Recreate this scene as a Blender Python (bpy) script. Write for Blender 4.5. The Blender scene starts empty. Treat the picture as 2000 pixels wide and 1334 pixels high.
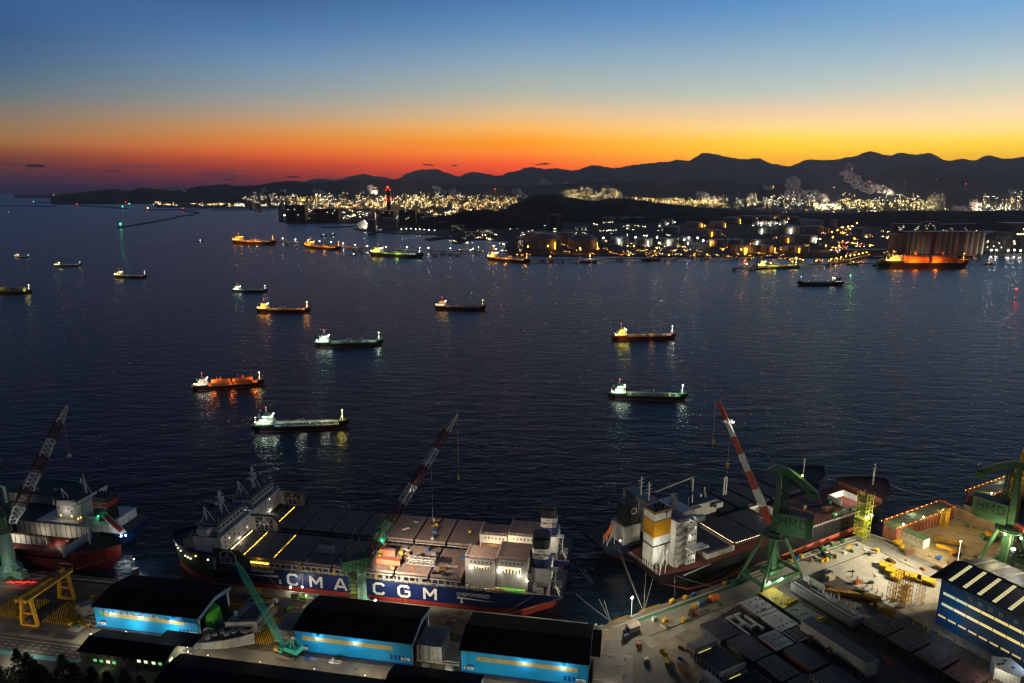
import bpy,bmesh,math,random
from mathutils import Vector,Matrix
R_=math.radians
rnd=random.Random(7)
sc=bpy.context.scene
C=sc.collection
H=200.0; F=1333.0; HY=365.0
TH=math.atan((667-HY)/F)
cam_d=bpy.data.cameras.new('camera'); cam=bpy.data.objects.new('camera',cam_d); C.objects.link(cam)
cam.location=(0,0,H); cam.rotation_euler=(math.pi/2-TH,0,0)
cam_d.sensor_width=36; cam_d.lens=36*F/2000
cam_d.clip_start=1; cam_d.clip_end=90000
sc.camera=cam
vs=sc.view_settings
vs.view_transform='Standard'; vs.look='None'; vs.gamma=1; vs.exposure=0; vs.use_curve_mapping=False
cy=sc.cycles
cy.use_denoising=True; cy.denoiser='OPENIMAGEDENOISE'; cy.denoising_prefilter='ACCURATE'
cy.pixel_filter_type='BLACKMAN_HARRIS'; cy.filter_width=1.25
cy.use_adaptive_sampling=False
cy.max_bounces=4; cy.diffuse_bounces=2; cy.glossy_bounces=2; cy.transmission_bounces=2; cy.volume_bounces=0
cy.sample_clamp_indirect=1.5; cy.sample_clamp_direct=28
cy.caustics_reflective=False; cy.caustics_refractive=False
cy.use_light_tree=True
def s2l(h):
 v=[int(h[i:i+2],16)/255 for i in(0,2,4)]
 return tuple((x/12.92 if x<.04045 else((x+.055)/1.055)**2.4)for x in v)+(1,)
def azel(px,py):
 a=(px-1000)/F; b=(667-py)/F
 dx=a; dy=math.cos(TH)+b*math.sin(TH); dz=-math.sin(TH)+b*math.cos(TH)
 return math.degrees(math.atan2(dx,dy)),math.degrees(math.atan2(dz,math.hypot(dx,dy)))
W=bpy.data.worlds.new('World'); sc.world=W; W.use_nodes=True
nt=W.node_tree; N=nt.nodes; N.clear(); LK=nt.links.new
def nd(tree,typ,**kw):
 n=tree.nodes.new(typ)
 for k,v in kw.items():setattr(n,k,v)
 return n
def mth(tree,op,a,b=None,c=None,clamp=False):
 n=nd(tree,'ShaderNodeMath',operation=op,use_clamp=clamp)
 for i,v in enumerate((a,b,c)):
  if v is None:continue
  if isinstance(v,(int,float)):n.inputs[i].default_value=v
  else:tree.links.new(v,n.inputs[i])
 return n.outputs[0]
tc=nd(nt,'ShaderNodeTexCoord'); sx=nd(nt,'ShaderNodeSeparateXYZ'); LK(tc.outputs['Generated'],sx.inputs[0])
el=mth(nt,'MULTIPLY',mth(nt,'ARCSINE',sx.outputs[2]),57.29578)
az=mth(nt,'MULTIPLY',mth(nt,'ARCTAN2',sx.outputs[0],sx.outputs[1]),57.29578)
E0,E1=-2.0,34.0
t=mth(nt,'DIVIDE',mth(nt,'SUBTRACT',el,E0),E1-E0,clamp=True)
YS=[0,60,120,180,220,250,275,300,320,345,368]
COLS=[(20,['3b5f92','3d5d88','4c6986','67757e','85796c','96785a','a0704a','8c5038','703f3f','4c3744','2c3044'],'2c4468'),(520,['416798','527aa8','708fad','8f9a9c','b09c86','d0955c','dd8440','dd6628','b8492f','7e3a3c','4a3444'],'304c74'),(1020,['4f7cb0','6a92ba','8fa8b8','b4b6a8','ddbd90','fcb860','ff9f20','ff8a08','fc6010','d84a20','a84030'],'38588a'),(1520,['5f92c8','7fa4c4','a0b8c4','c0c6bc','eecfa8','ffdb88','ffd648','ffc42c','ffa826','f08830','d07038'],'3e649c'),(1980,['76a8d4','94b4cc','b6c6c8','dcd4b8','fbdcae','ffe08c','ffd84e','ffc830','ffb428','f49a30','d88040'],'466ea6')]
def ramp(stops):
 r=nd(nt,'ShaderNodeValToRGB'); cr=r.color_ramp; cr.interpolation='LINEAR'
 stops=sorted(stops)
 while len(cr.elements)<len(stops):cr.elements.new(.5)
 for e,(p,c)in zip(cr.elements,stops):e.position=p;
 for e,(p,c)in zip(cr.elements,stops):e.color=c
 LK(t,r.inputs[0]); return r.outputs[0]
HZ_D,HZ_TOP,HZ_R=2.9e-5,1320.0,25600.0
def thru(c,e):
 L_=min(HZ_R/math.cos(math.radians(e)),(HZ_TOP-H)/max(math.sin(math.radians(e)),1e-4))if e>0 else HZ_R
 T_=math.exp(-HZ_D*L_); s_=(.060,.053,.064)
 return tuple(max(.002,x-k*(1-T_))/T_ for x,k in zip(c[:3],s_))+(1,)
outs=[]
for px,hs,top in COLS:
 st=[((azel(px,y)[1]-E0)/(E1-E0),thru(s2l(h),azel(px,y)[1]))for y,h in zip(YS,hs)]
 st.append((0,s2l(hs[-1]))); st.append((1,s2l(top)))
 a_el=(azel(px,0)[1]-E0)/(E1-E0)
 outs.append((azel(px,200)[0],ramp(st)))
def mixc(fac,a,b,typ='MIX'):
 m=nd(nt,'ShaderNodeMix',data_type='RGBA',blend_type=typ)
 if isinstance(fac,(int,float)):m.inputs[0].default_value=fac
 else:LK(fac,m.inputs[0])
 for s,v in((6,a),(7,b)):
  if isinstance(v,tuple):m.inputs[s].default_value=v
  else:LK(v,m.inputs[s])
 return m.outputs[2]
def rng(v,a,b):
 return mth(nt,'DIVIDE',mth(nt,'SUBTRACT',v,a),b-a,clamp=True)
cur=outs[0][1]
for i in range(1,5):cur=mixc(rng(az,outs[i-1][0],outs[i][0]),cur,outs[i][1])
dk=ramp([(0,s2l('141a28')),(.06,s2l('1a2034')),(.3,s2l('1c2842')),(1,s2l('101c34'))])
d45=mth(nt,'ABSOLUTE',mth(nt,'WRAP',mth(nt,'SUBTRACT',az,25),180,-180))
cur=mixc(rng(d45,63,105),cur,dk)
cur=mixc(rng(el,15,45),cur,s2l('0c1528'))
mp=nd(nt,'ShaderNodeMapping'); LK(tc.outputs['Generated'],mp.inputs[0]); mp.inputs['Scale'].default_value=(14,14,190)
nz=nd(nt,'ShaderNodeTexNoise'); LK(mp.outputs[0],nz.inputs[0]); nz.inputs['Scale'].default_value=1; nz.inputs['Detail'].default_value=4
band=mth(nt,'MULTIPLY',rng(el,-.3,.4),mth(nt,'SUBTRACT',1,rng(el,1.0,2.2)))
lefty=mth(nt,'SUBTRACT',1,rng(az,-26,6))
cl=mth(nt,'MULTIPLY',mth(nt,'MULTIPLY',rng(nz.outputs[0],.48,.68),band),mth(nt,'MULTIPLY',lefty,.75))
cur=mixc(cl,cur,s2l('3c3440'))
sky=nd(nt,'ShaderNodeTexSky',sky_type='NISHITA',sun_disc=False)
sky.sun_elevation=R_(-4); sky.sun_rotation=R_(45); sky.altitude=200
b1=nd(nt,'ShaderNodeBackground'); LK(cur,b1.inputs[0]); b1.inputs[1].default_value=1.0
b2=nd(nt,'ShaderNodeBackground'); LK(sky.outputs[0],b2.inputs[0]); b2.inputs[1].default_value=0.02
ad=nd(nt,'ShaderNodeAddShader'); LK(b1.outputs[0],ad.inputs[0]); LK(b2.outputs[0],ad.inputs[1])
wo=nd(nt,'ShaderNodeOutputWorld'); LK(ad.outputs[0],wo.inputs[0])
W.cycles.sampling_method='MANUAL'; W.cycles.sample_map_resolution=512
def at(px,py,z=0.0):
 a=(px-1000)/F; b=(667-py)/F
 dx=a; dy=math.cos(TH)+b*math.sin(TH); dz=-math.sin(TH)+b*math.cos(TH)
 k=(z-H)/dz
 return Vector((dx*k,dy*k,z))
def ray(px,py):
 a=(px-1000)/F; b=(667-py)/F
 return Vector((a,math.cos(TH)+b*math.sin(TH),-math.sin(TH)+b*math.cos(TH)))
def atd(px,py,dist):
 r=ray(px,py); k=dist/math.hypot(r.x,r.y); return Vector((r.x*k,r.y*k,H+r.z*k))
def tip(cx,cyy,ang,px,py):
 r=ray(px,py); s,c=math.sin(R_(ang)),math.cos(R_(ang))
 k=(-cx*s+cyy*c)/(-r.x*s+r.y*c)
 p=r*k; return Vector((p.x,p.y,p.z+H))
class Fr:
 def __init__(s,deg):s.deg=deg; s.c=math.cos(R_(deg)); s.s=math.sin(R_(deg))
 def w(s,u,v,z=0):return Vector((u*s.c-v*s.s,u*s.s+v*s.c,z))
 def l(s,p):return(p[0]*s.c+p[1]*s.s,-p[0]*s.s+p[1]*s.c)
LF=Fr(-10.0); RF=Fr(28.0)
MATS={}
def mat(name,col,rough=.65,metal=0.0,var=.3,scale=.35,bump=0.0,rust=None,spec=.25):
 if name in MATS:return MATS[name]
 m=bpy.data.materials.new(name); m.use_nodes=True; T=m.node_tree
 P=T.nodes['Principled BSDF']
 if isinstance(col,str):col=s2l(col)
 if len(col)==3:col=tuple(col)+(1,)
 P.inputs['Roughness'].default_value=rough; P.inputs['Metallic'].default_value=metal
 P.inputs['Specular IOR Level'].default_value=spec
 if var>0:
  c=nd(T,'ShaderNodeTexCoord'); n=nd(T,'ShaderNodeTexNoise'); n.inputs['Scale'].default_value=scale
  n.inputs['Detail'].default_value=5; n.inputs['Roughness'].default_value=.65
  T.links.new(c.outputs['Object'],n.inputs[0])
  r=nd(T,'ShaderNodeValToRGB'); r.color_ramp.elements[0].position=.3; r.color_ramp.elements[1].position=.72
  lo=tuple(x*(1-var)for x in col[:3])+(1,); hi=tuple(min(1,x*(1+var))for x in col[:3])+(1,)
  r.color_ramp.elements[0].color=lo; r.color_ramp.elements[1].color=hi
  T.links.new(n.outputs[0],r.inputs[0]); out=r.outputs[0]
  if rust:
   n2=nd(T,'ShaderNodeTexNoise'); n2.inputs['Scale'].default_value=scale*2.3; n2.inputs['Detail'].default_value=6
   mp2=nd(T,'ShaderNodeMapping'); mp2.inputs['Scale'].default_value=(1,1,.25)
   T.links.new(c.outputs['Object'],mp2.inputs[0]); T.links.new(mp2.outputs[0],n2.inputs[0])
   r2=nd(T,'ShaderNodeValToRGB'); r2.color_ramp.elements[0].position=.55; r2.color_ramp.elements[1].position=.75
   T.links.new(n2.outputs[0],r2.inputs[0])
   mx=nd(T,'ShaderNodeMix',data_type='RGBA'); T.links.new(r2.outputs[0],mx.inputs[0])
   T.links.new(out,mx.inputs[6]); mx.inputs[7].default_value=s2l(rust)if isinstance(rust,str)else rust
   out=mx.outputs[2]
  T.links.new(out,P.inputs['Base Color'])
  if bump:
   b=nd(T,'ShaderNodeBump'); b.inputs['Strength'].default_value=bump; b.inputs['Distance'].default_value=.2
   T.links.new(n.outputs[0],b.inputs['Height']); T.links.new(b.outputs[0],P.inputs['Normal'])
 else:P.inputs['Base Color'].default_value=col
 MATS[name]=m; return m
def emat(name,col,s,sample='NONE'):
 if name in MATS:return MATS[name]
 m=bpy.data.materials.new(name); m.use_nodes=True; T=m.node_tree
 P=T.nodes['Principled BSDF']; c=s2l(col)if isinstance(col,str)else tuple(col)+(1,)
 P.inputs['Base Color'].default_value=(.5,.5,.5,1)
 P.inputs['Emission Color'].default_value=c; P.inputs['Emission Strength'].default_value=s
 m.cycles.emission_sampling=sample
 MATS[name]=m; return m
class MB:
 def __init__(s):s.v=[]; s.f=[]; s.m=[]; s.mats=[]; s.cur=0
 def use(s,m):
  if m not in s.mats:s.mats.append(m)
  s.cur=s.mats.index(m); return s
 def face(s,idx):s.f.append(idx); s.m.append(s.cur)
 def poly(s,pts):
  n=len(s.v); s.v+=[tuple(p)for p in pts]; s.face(list(range(n,n+len(pts)))); return s
 def hexa(s,p):
  n=len(s.v); s.v+=[tuple(q)for q in p]
  for q in((0,3,2,1),(4,5,6,7),(0,1,5,4),(1,2,6,5),(2,3,7,6),(3,0,4,7)):s.face([n+i for i in q])
  return s
 def box(s,x0,x1,y0,y1,z0,z1):
  return s.hexa([(x0,y0,z0),(x1,y0,z0),(x1,y1,z0),(x0,y1,z0),(x0,y0,z1),(x1,y0,z1),(x1,y1,z1),(x0,y1,z1)])
 def cbox(s,cx,cyy,z0,sx_,sy_,sz_,rz=0):
  c,d=math.cos(rz),math.sin(rz); P=[]
  for z in(z0,z0+sz_):
   for a,b in((-1,-1),(1,-1),(1,1),(-1,1)):
    x,y=a*sx_/2,b*sy_/2; P.append((cx+x*c-y*d,cyy+x*d+y*c,z))
  return s.hexa(P)
 def bar(s,p,q,w,h=None):
  p=Vector(p); q=Vector(q); d=q-p
  if d.length<1e-6:return s
  up=Vector((0,0,1))if abs(d.normalized().z)<.95 else Vector((0,1,0))
  a=d.cross(up).normalized()*(w/2); b=a.cross(d).normalized()*((h or w)/2)
  return s.hexa([p-a-b,p+a-b,p+a+b,p-a+b,q-a-b,q+a-b,q+a+b,q-a+b])
 def taper(s,p,q,r0,r1,n=8,cap=True):
  p=Vector(p); q=Vector(q); d=(q-p).normalized()
  up=Vector((0,0,1))if abs(d.z)<.95 else Vector((1,0,0))
  a=d.cross(up).normalized(); b=a.cross(d).normalized(); k=len(s.v)
  for c,r in((p,r0),(q,r1)):
   for i in range(n):
    th=2*math.pi*i/n; s.v.append(tuple(c+(a*math.cos(th)+b*math.sin(th))*r))
  for i in range(n):j=(i+1)%n; s.face([k+i,k+j,k+n+j,k+n+i])
  if cap:s.face([k+i for i in range(n)][::-1]); s.face([k+n+i for i in range(n)])
  return s
 def cyl(s,x,y,z0,z1,r,n=12,r1=None):return s.taper((x,y,z0),(x,y,z1),r,r if r1 is None else r1,n)
 def prism(s,pts,z0,z1):
  n=len(pts); k=len(s.v)
  s.v+=[(p[0],p[1],z0)for p in pts]+[(p[0],p[1],z1)for p in pts]
  for i in range(n):j=(i+1)%n; s.face([k+i,k+j,k+n+j,k+n+i])
  s.face([k+n+i for i in range(n)]); s.face([k+i for i in range(n)][::-1]); return s
 def extr(s,prof,u0,u1,axis='x'):
  n=len(prof); k=len(s.v)
  for u in(u0,u1):s.v+=[((u,p[0],p[1])if axis=='x' else(p[0],u,p[1]))for p in prof]
  for i in range(n):j=(i+1)%n; s.face([k+i,k+j,k+n+j,k+n+i])
  s.face([k+n+i for i in range(n)]); s.face([k+i for i in range(n)][::-1]); return s
 def ball(s,x,y,z,r,seg=8,rings=5,sz=1.0):
  k=len(s.v); s.v.append((x,y,z-r*sz))
  for i in range(1,rings):
   ph=-math.pi/2+math.pi*i/rings
   for j in range(seg):
    th=2*math.pi*j/seg; s.v.append((x+r*math.cos(ph)*math.cos(th),y+r*math.cos(ph)*math.sin(th),z+r*math.sin(ph)*sz))
  s.v.append((x,y,z+r*sz)); e=len(s.v)-1
  for j in range(seg):
   j2=(j+1)%seg; s.face([k,k+1+j2,k+1+j]); b=k+1+(rings-2)*seg; s.face([b+j,b+j2,e])
   for i in range(rings-2):a=k+1+i*seg; s.face([a+j,a+j2,a+seg+j2,a+seg+j])
  return s
 def build(s,name,m=None,parent=None,loc=None,rotz=0,smooth=False):
  me=bpy.data.meshes.new(name); me.from_pydata(s.v,[],s.f)
  if m is not None:me.materials.append(m)
  else:
   for q in s.mats:me.materials.append(q)
   me.polygons.foreach_set('material_index',s.m)
  if smooth:me.polygons.foreach_set('use_smooth',[True]*len(me.polygons))
  me.update()
  o=bpy.data.objects.new(name,me); C.objects.link(o)
  if parent is not None:o.parent=parent
  if loc is not None:o.location=loc
  o.rotation_euler.z=rotz
  return o
def tag(o,label=None,cat=None,group=None,kind=None):
 if label:o['label']=label
 if cat:o['category']=cat
 if group:o['group']=group
 if kind:o['kind']=kind
 return o
def thing(name,label,cat,loc=(0,0,0),rotz=0,group=None):
 o=bpy.data.objects.new(name,None); C.objects.link(o); o.empty_display_size=1
 o.location=loc; o.rotation_euler.z=rotz
 return tag(o,label,cat,group)
def copy_tree(o,parent=None):
 c=o.copy(); C.objects.link(c)
 if parent is not None:c.parent=parent
 for ch in[x for x in bpy.data.objects if x.parent==o]:copy_tree(ch,c)
 return c
def point(name,loc,watts,col='fff0d0',r=.4,parent=None):
 l=bpy.data.lights.new(name,'POINT'); l.energy=watts; l.color=s2l(col)[:3]; l.shadow_soft_size=r
 o=bpy.data.objects.new(name,l); C.objects.link(o); o.location=loc
 if parent is not None:o.parent=parent
 return o
def spot(name,loc,target,watts,deg,col='fff0d0',r=.4,blend=.6,parent=None):
 l=bpy.data.lights.new(name,'SPOT'); l.energy=watts; l.color=s2l(col)[:3]; l.shadow_soft_size=r
 l.spot_size=R_(deg); l.spot_blend=blend
 o=bpy.data.objects.new(name,l); C.objects.link(o); o.location=loc
 o.rotation_euler=(Vector(target)-Vector(loc)).to_track_quat('-Z','Y').to_euler()
 if parent is not None:o.parent=parent
 return o
def text(body,size,m,parent,loc,rot,name='lettering',bold=.0,ext=.04,align='LEFT',sx=1.0,space=1.0):
 cu=bpy.data.curves.new(name,'FONT'); cu.body=body; cu.size=size; cu.offset=bold; cu.extrude=ext
 cu.align_x=align; cu.resolution_u=2; cu.space_character=space
 tmp=bpy.data.objects.new(name,cu); C.objects.link(tmp)
 dg=bpy.context.evaluated_depsgraph_get(); me=bpy.data.meshes.new_from_object(tmp.evaluated_get(dg))
 bpy.data.objects.remove(tmp); bpy.data.curves.remove(cu)
 me.materials.clear(); me.materials.append(m)
 o=bpy.data.objects.new(name,me); C.objects.link(o); o.parent=parent; o.location=loc; o.rotation_euler=rot; o.scale=(sx,1,1)
 return o
GLY={'C':[[(.86,.78),(.70,.95),(.26,.95),(.08,.77),(.08,.23),(.26,.05),(.70,.05),(.86,.22)]],'M':[[(.07,0),(.07,1)],[(.07,.98),(.5,.36),(.93,.98)],[(.93,0),(.93,1)]],'A':[[(.04,0),(.44,.97),(.56,.97),(.96,0)],[(.2,.3),(.8,.3)]],'G':[[(.88,.80),(.72,.95),(.26,.95),(.08,.77),(.08,.23),(.26,.05),(.74,.05),(.89,.2),(.89,.5),(.56,.5)]],'H':[[(.07,0),(.07,1)],[(.93,0),(.93,1)],[(.07,.52),(.93,.52)]],'D':[[(.07,.05),(.07,.95),(.66,.95),(.93,.72),(.93,.28),(.66,.05),(.07,.05)]],'T':[[(.02,.94),(.98,.94)],[(.5,0),(.5,.94)]],'I':[[(.3,0),(.3,.22)],[(.6,0),(.6,.22)]]}
def glyph(ch,w,h,st,m,parent,o,ax,name='letter',nrm=None):
 """block letter built from strokes; o = lower left corner, ax = reading direction in the wall plane"""
 mb=MB(); o=Vector(o); ax=Vector(ax).normalized(); n=ax.cross(Vector((0,0,1)))
 for pl in GLY[ch]:
  for i,((x0,y0),(x1,y1))in enumerate(zip(pl,pl[1:])):
   a=o+ax*x0*w+Vector((0,0,y0*h)); b=o+ax*x1*w+Vector((0,0,y1*h)); d=(b-a).normalized(); e=st*.22
   a2=a-d*(e if i else 0); b2=b+d*(e if i<len(pl)-2 else 0); s_=d.cross(n).normalized()*st/2; f=n*(.02+.004*i)
   mb.hexa([a2-s_,b2-s_,b2+s_,a2+s_,a2-s_+f,b2-s_+f,b2+s_+f,a2+s_+f])
 return mb.build(name,m,parent)
def truss(mb,p,q,w0,w1,n,th,hh=None):
 """square lattice beam from p to q, widths w0->w1, n bays"""
 p=Vector(p); q=Vector(q); d=(q-p); dn=d.normalized()
 a=dn.cross(Vector((0,0,1)))
 a=a.normalized()if a.length>.05 else Vector((1,0,0)); b=a.cross(dn).normalized()
 rr=[]
 for i in range(n+1):
  t_=i/n; w=(w0+(w1-w0)*t_)/2; c=p+d*t_; h_=w*(hh or 1)
  rr.append([c+a*w+b*h_,c-a*w+b*h_,c-a*w-b*h_,c+a*w-b*h_])
 for i in range(n):
  for k in range(4):
   mb.bar(rr[i][k],rr[i+1][k],th*1.3); k2=(k+1)%4
   mb.bar(rr[i][k],rr[i+1][k2]if i%2==0 else rr[i+1][k2],th*.8)
   mb.bar(rr[i][k2],rr[i+1][k],th*.8)if k%2==0 else None
   mb.bar(rr[i][k],rr[i][k2],th*.8)
 for k in range(4):mb.bar(rr[n][k],rr[n][(k+1)%4],th)
 return mb
def each(name,m,parent,boxes):
 for b in boxes:q=MB(); q.box(*b); q.build(name,m,parent)
def rail(mb,pts,h=1.1,th=.12,step=3.0):
 for a,b in zip(pts,pts[1:]):
  a=Vector(a); b=Vector(b); mb.bar(a+Vector((0,0,h)),b+Vector((0,0,h)),th); mb.bar(a+Vector((0,0,h*.5)),b+Vector((0,0,h*.5)),th*.7)
  n=max(1,int((b-a).length/step))
  for i in range(n+1):c=a.lerp(b,i/n); mb.bar(c,c+Vector((0,0,h)),th)
 return mb
white=mat('white_paint',(.66,.66,.62),.5,var=.16,scale=.25,rust=(.46,.40,.32,1))
offwhite=mat('weathered_white_paint',(.55,.54,.5),.6,var=.2,rust=(.3,.2,.12,1),scale=.2)
blackm=mat('black_paint',(.018,.02,.024),.45,var=.3)
dkgrey=mat('dark_grey_steel',(.07,.07,.075),.6,var=.3)
grey=mat('grey_steel',(.24,.24,.24),.6,var=.3,scale=.3)
lgrey=mat('light_grey_steel',(.42,.42,.41),.55,var=.2,scale=.3)
yellow=mat('yellow_paint',(.62,.36,.02),.5,var=.25,scale=.6)
redp=mat('red_paint',(.36,.04,.025),.5,var=.2)
orangep=mat('orange_paint',(.75,.16,.03),.5,var=.2)
greenp=mat('green_crane_paint',(.045,.125,.06),.5,var=.2,scale=.3,rust=(.1,.12,.06,1))
palegreen=mat('pale_green_crane_paint',(.17,.30,.23),.5,var=.15)
brightgreen=mat('bright_green_tarpaulin',(.12,.62,.05),.6,var=.25)
bluem=mat('blue_paint',(.03,.1,.32),.5,var=.2)
teal=mat('teal_paint',(.06,.45,.33),.45,var=.15)
rustm=mat('rusty_steel',(.20,.11,.06),.8,var=.4,scale=.6)
winw=emat('lit_window_white','fff2cc',1.7); winy=emat('lit_window_yellow','ffcf60',2.2)
bulb_w=emat('white_lamp','fffbe8',60); bulb_c=emat('cool_lamp','e6f4ff',60); bulb_y=emat('yellow_lamp','ffd860',40)
bulb_o=emat('orange_lamp','ff9a28',40); bulb_r=emat('red_lamp','ff1a10',25); bulb_g=emat('green_lamp','20ff90',25)
BUL={'w':bulb_w,'c':bulb_c,'y':bulb_y,'o':bulb_o,'r':bulb_r,'g':bulb_g}
LC={'w':'fff4dc','c':'e4f2ff','y':'ffe650','o':'ffa238','r':'ff2010','g':'70ff60','k':'d8ffe0'}
# ================================================================ sea
TILT=.14
def sea_material():
 m=bpy.data.materials.new('sea_water'); m.use_nodes=True; T=m.node_tree; P=T.nodes['Principled BSDF']
 P.inputs['Base Color'].default_value=(.0022,.0075,.017,1); P.inputs['IOR'].default_value=1.33
 g=nd(T,'ShaderNodeNewGeometry')
 def noise(scale,sc3,detail,rough=.55,rot=0):
  mp=nd(T,'ShaderNodeMapping'); T.links.new(g.outputs['Position'],mp.inputs[0])
  mp.inputs['Scale'].default_value=sc3; mp.inputs['Rotation'].default_value=(0,0,rot)
  n=nd(T,'ShaderNodeTexNoise'); n.inputs['Scale'].default_value=scale; n.inputs['Detail'].default_value=detail
  n.inputs['Roughness'].default_value=rough; T.links.new(mp.outputs[0],n.inputs[0]); return n.outputs[0]
 big=noise(.085,(.42,1,1),3,.5,R_(12))
 mid=noise(.26,(.55,1,1),4,.6,R_(-9))
 sml=noise(.9,(.7,1,1),3,.6,R_(5))
 h=mth(T,'ADD',mth(T,'MULTIPLY',big,1.6),mth(T,'ADD',mth(T,'MULTIPLY',mid,1.0),mth(T,'MULTIPLY',sml,.3)))
 b=nd(T,'ShaderNodeBump'); b.inputs['Distance'].default_value=.8; b.inputs['Strength'].default_value=1.0
 T.links.new(h,b.inputs['Height'])
 inc=nd(T,'ShaderNodeVectorMath',operation='MULTIPLY'); T.links.new(g.outputs['Incoming'],inc.inputs[0]); inc.inputs[1].default_value=(TILT,TILT,0)
 av=nd(T,'ShaderNodeVectorMath',operation='ADD'); T.links.new(b.outputs[0],av.inputs[0]); T.links.new(inc.outputs[0],av.inputs[1])
 nv=nd(T,'ShaderNodeVectorMath',operation='NORMALIZE'); T.links.new(av.outputs[0],nv.inputs[0]); T.links.new(nv.outputs[0],P.inputs['Normal'])
 pat=noise(.0035,(.35,1,1),4,.6)
 rr=nd(T,'ShaderNodeMapRange'); rr.inputs['From Min'].default_value=.35; rr.inputs['From Max'].default_value=.65
 rr.inputs['To Min'].default_value=.10; rr.inputs['To Max'].default_value=.15
 T.links.new(pat,rr.inputs[0]); T.links.new(rr.outputs[0],P.inputs['Roughness'])
 P.inputs['Specular IOR Level'].default_value=.5
 return m
SEA_R=26700
mb=MB(); ring=[0,300,1200,5000,SEA_R]; nseg=96
mb.v.append((0,0,0));
for r in ring[1:]:
 for i in range(nseg):a=2*math.pi*i/nseg; mb.v.append((r*math.cos(a),r*math.sin(a),0))
for i in range(nseg):
 j=(i+1)%nseg; mb.face([0,1+i,1+j])
 for k in range(len(ring)-2):a=1+k*nseg; mb.face([a+i,a+nseg+i,a+nseg+j,a+j])
tag(mb.build('sea',sea_material()),kind='structure')
# ================================================================ far land
landm=mat('dark_land',(.035,.036,.03),.95,var=.4,scale=.004)
wood=mat('wooded_hill',(.030,.036,.024),1,var=.45,scale=.01,spec=.1)
def flat(name,pts,z=3.0,m=landm,depth=5):
 mb=MB(); mb.prism([at(x,y,z)for x,y in pts],z-depth,z)
 return tag(mb.build(name,m),kind='structure')
def farland(name,pxs,far,z=3.0,m=landm):
 P=[at(x,y,z)for x,y in pxs]; Q=[]
 for p in reversed([P[0],P[len(P)//2],P[-1]]):
  v=Vector((p.x,p.y,0)).normalized()*far; Q.append(Vector((v.x,v.y,z)))
 mb=MB(); mb.prism(P+Q,z-5,z); return tag(mb.build(name,m),kind='structure')
SH=[(545,433),(575,435),(600,435),(640,434),(690,436),(735,433),(722,440),(690,447),(720,451),(760,455),(800,456),(850,458),(862,461),(830,466),(838,469),(884,464),(884,474),(902,475),(908,470),(930,467),(1000,470),(990,474),(985,490),(1000,498),(1100,499),(1205,498),(1300,500),(1400,499),(1500,502),(1640,502),(1700,494),(1760,498),(1900,500),(1915,491),(1960,496),(2010,497),(2300,497)]
farland('shore',SH,26000)
farland('coast',[(28,386.2),(100,387),(150,387.5),(215,389),(240,393),(250,397),(300,399),(305,405),(415,406),(560,405),(562,400),(640,398),(700,399),(760,400),(790,410),(760,420)],26200,z=2.4)
def ridge(name,prof,d0,d1,m,base=-2,n=260,rough=10,seed=1,wav=.012):
 """hill range: crest seen through the pixel profile at distance d1, front foot at d0, real back slope"""
 rr=random.Random(seed); xs0,xs1=prof[0][0],prof[-1][0]
 ph=[(rr.uniform(0,6.28),rr.uniform(.6,1.6))for _ in range(9)]
 def yy(x):
  for(xa,ya),(xb,yb)in zip(prof,prof[1:]):
   if xa<=x<=xb:
    t_=(x-xa)/(xb-xa); t_=t_*t_*(3-2*t_); return ya+(yb-ya)*t_
  return prof[-1][1]
 rows=[0,.18,.36,.54,.72,.88,1,1.18,1.4,1.7]; mb=MB()
 for i in range(n+1):
  x=xs0+(xs1-xs0)*i/n; y=yy(x)
  jag=sum(math.sin(x*wav*2**(k*.8)*w_+p_)/1.75**k for k,(p_,w_)in enumerate(ph))*rough*.028
  crest=atd(x,y+jag,d1)
  for r in rows:
   d=d0+(d1-d0)*r; k=d/d1
   s_=1-abs(r-1)**1.0 if r>1 else r**.85
   spur=.10*math.sin(x*.05+r*7+ph[0][0])*math.sin(math.pi*min(r,1))+.05*math.sin(x*.13-r*11)*math.sin(math.pi*min(r,1))
   z=base+(crest.z-base)*max(0,min(1,s_+spur if r<1 else s_))
   mb.v.append((crest.x*k,crest.y*k,z))
 R2=len(rows)
 for i in range(n):
  for j in range(R2-1):a=i*R2+j; mb.face([a,a+R2,a+R2+1,a+1])
 return tag(mb.build(name,m,smooth=True),kind='structure')
wood_near=mat('pine_wood_near',(.018,.024,.014),1,var=.5,scale=.03,bump=.6,spec=.1)
ridge('mountains',[(560,362),(610,352),(660,348),(690,345),(712,340),(735,346),(770,347),(800,338),(830,332),(850,330),(875,337),(895,342),(920,338),(945,340),(975,342),(1000,334),(1030,328),(1060,331),(1085,327),(1120,332),(1160,325),(1200,326),(1240,322),(1270,321),(1300,315),(1322,310),(1343,314),(1376,300),(1392,302),(1420,304),(1460,312),(1480,310),(1510,321),(1535,322),(1580,314),(1630,312),(1660,304),(1700,299),(1740,302),(1758,298),(1810,302),(1850,311),(1878,310),(1900,313),(1926,306),(1950,309),(1975,306),(2030,308),(2100,300)],19500,24500,wood,rough=70,n=520,seed=3,wav=.05)
ridge('foothills',[(1240,366),(1290,362),(1350,358),(1390,352),(1440,356),(1500,352),(1560,350),(1620,352),(1680,346),(1730,334),(1755,320),(1790,322),(1822,319),(1860,330),(1920,328),(1960,338),(2010,342),(2100,340)],12000,16500,wood,rough=45,n=400,seed=5)
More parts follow.
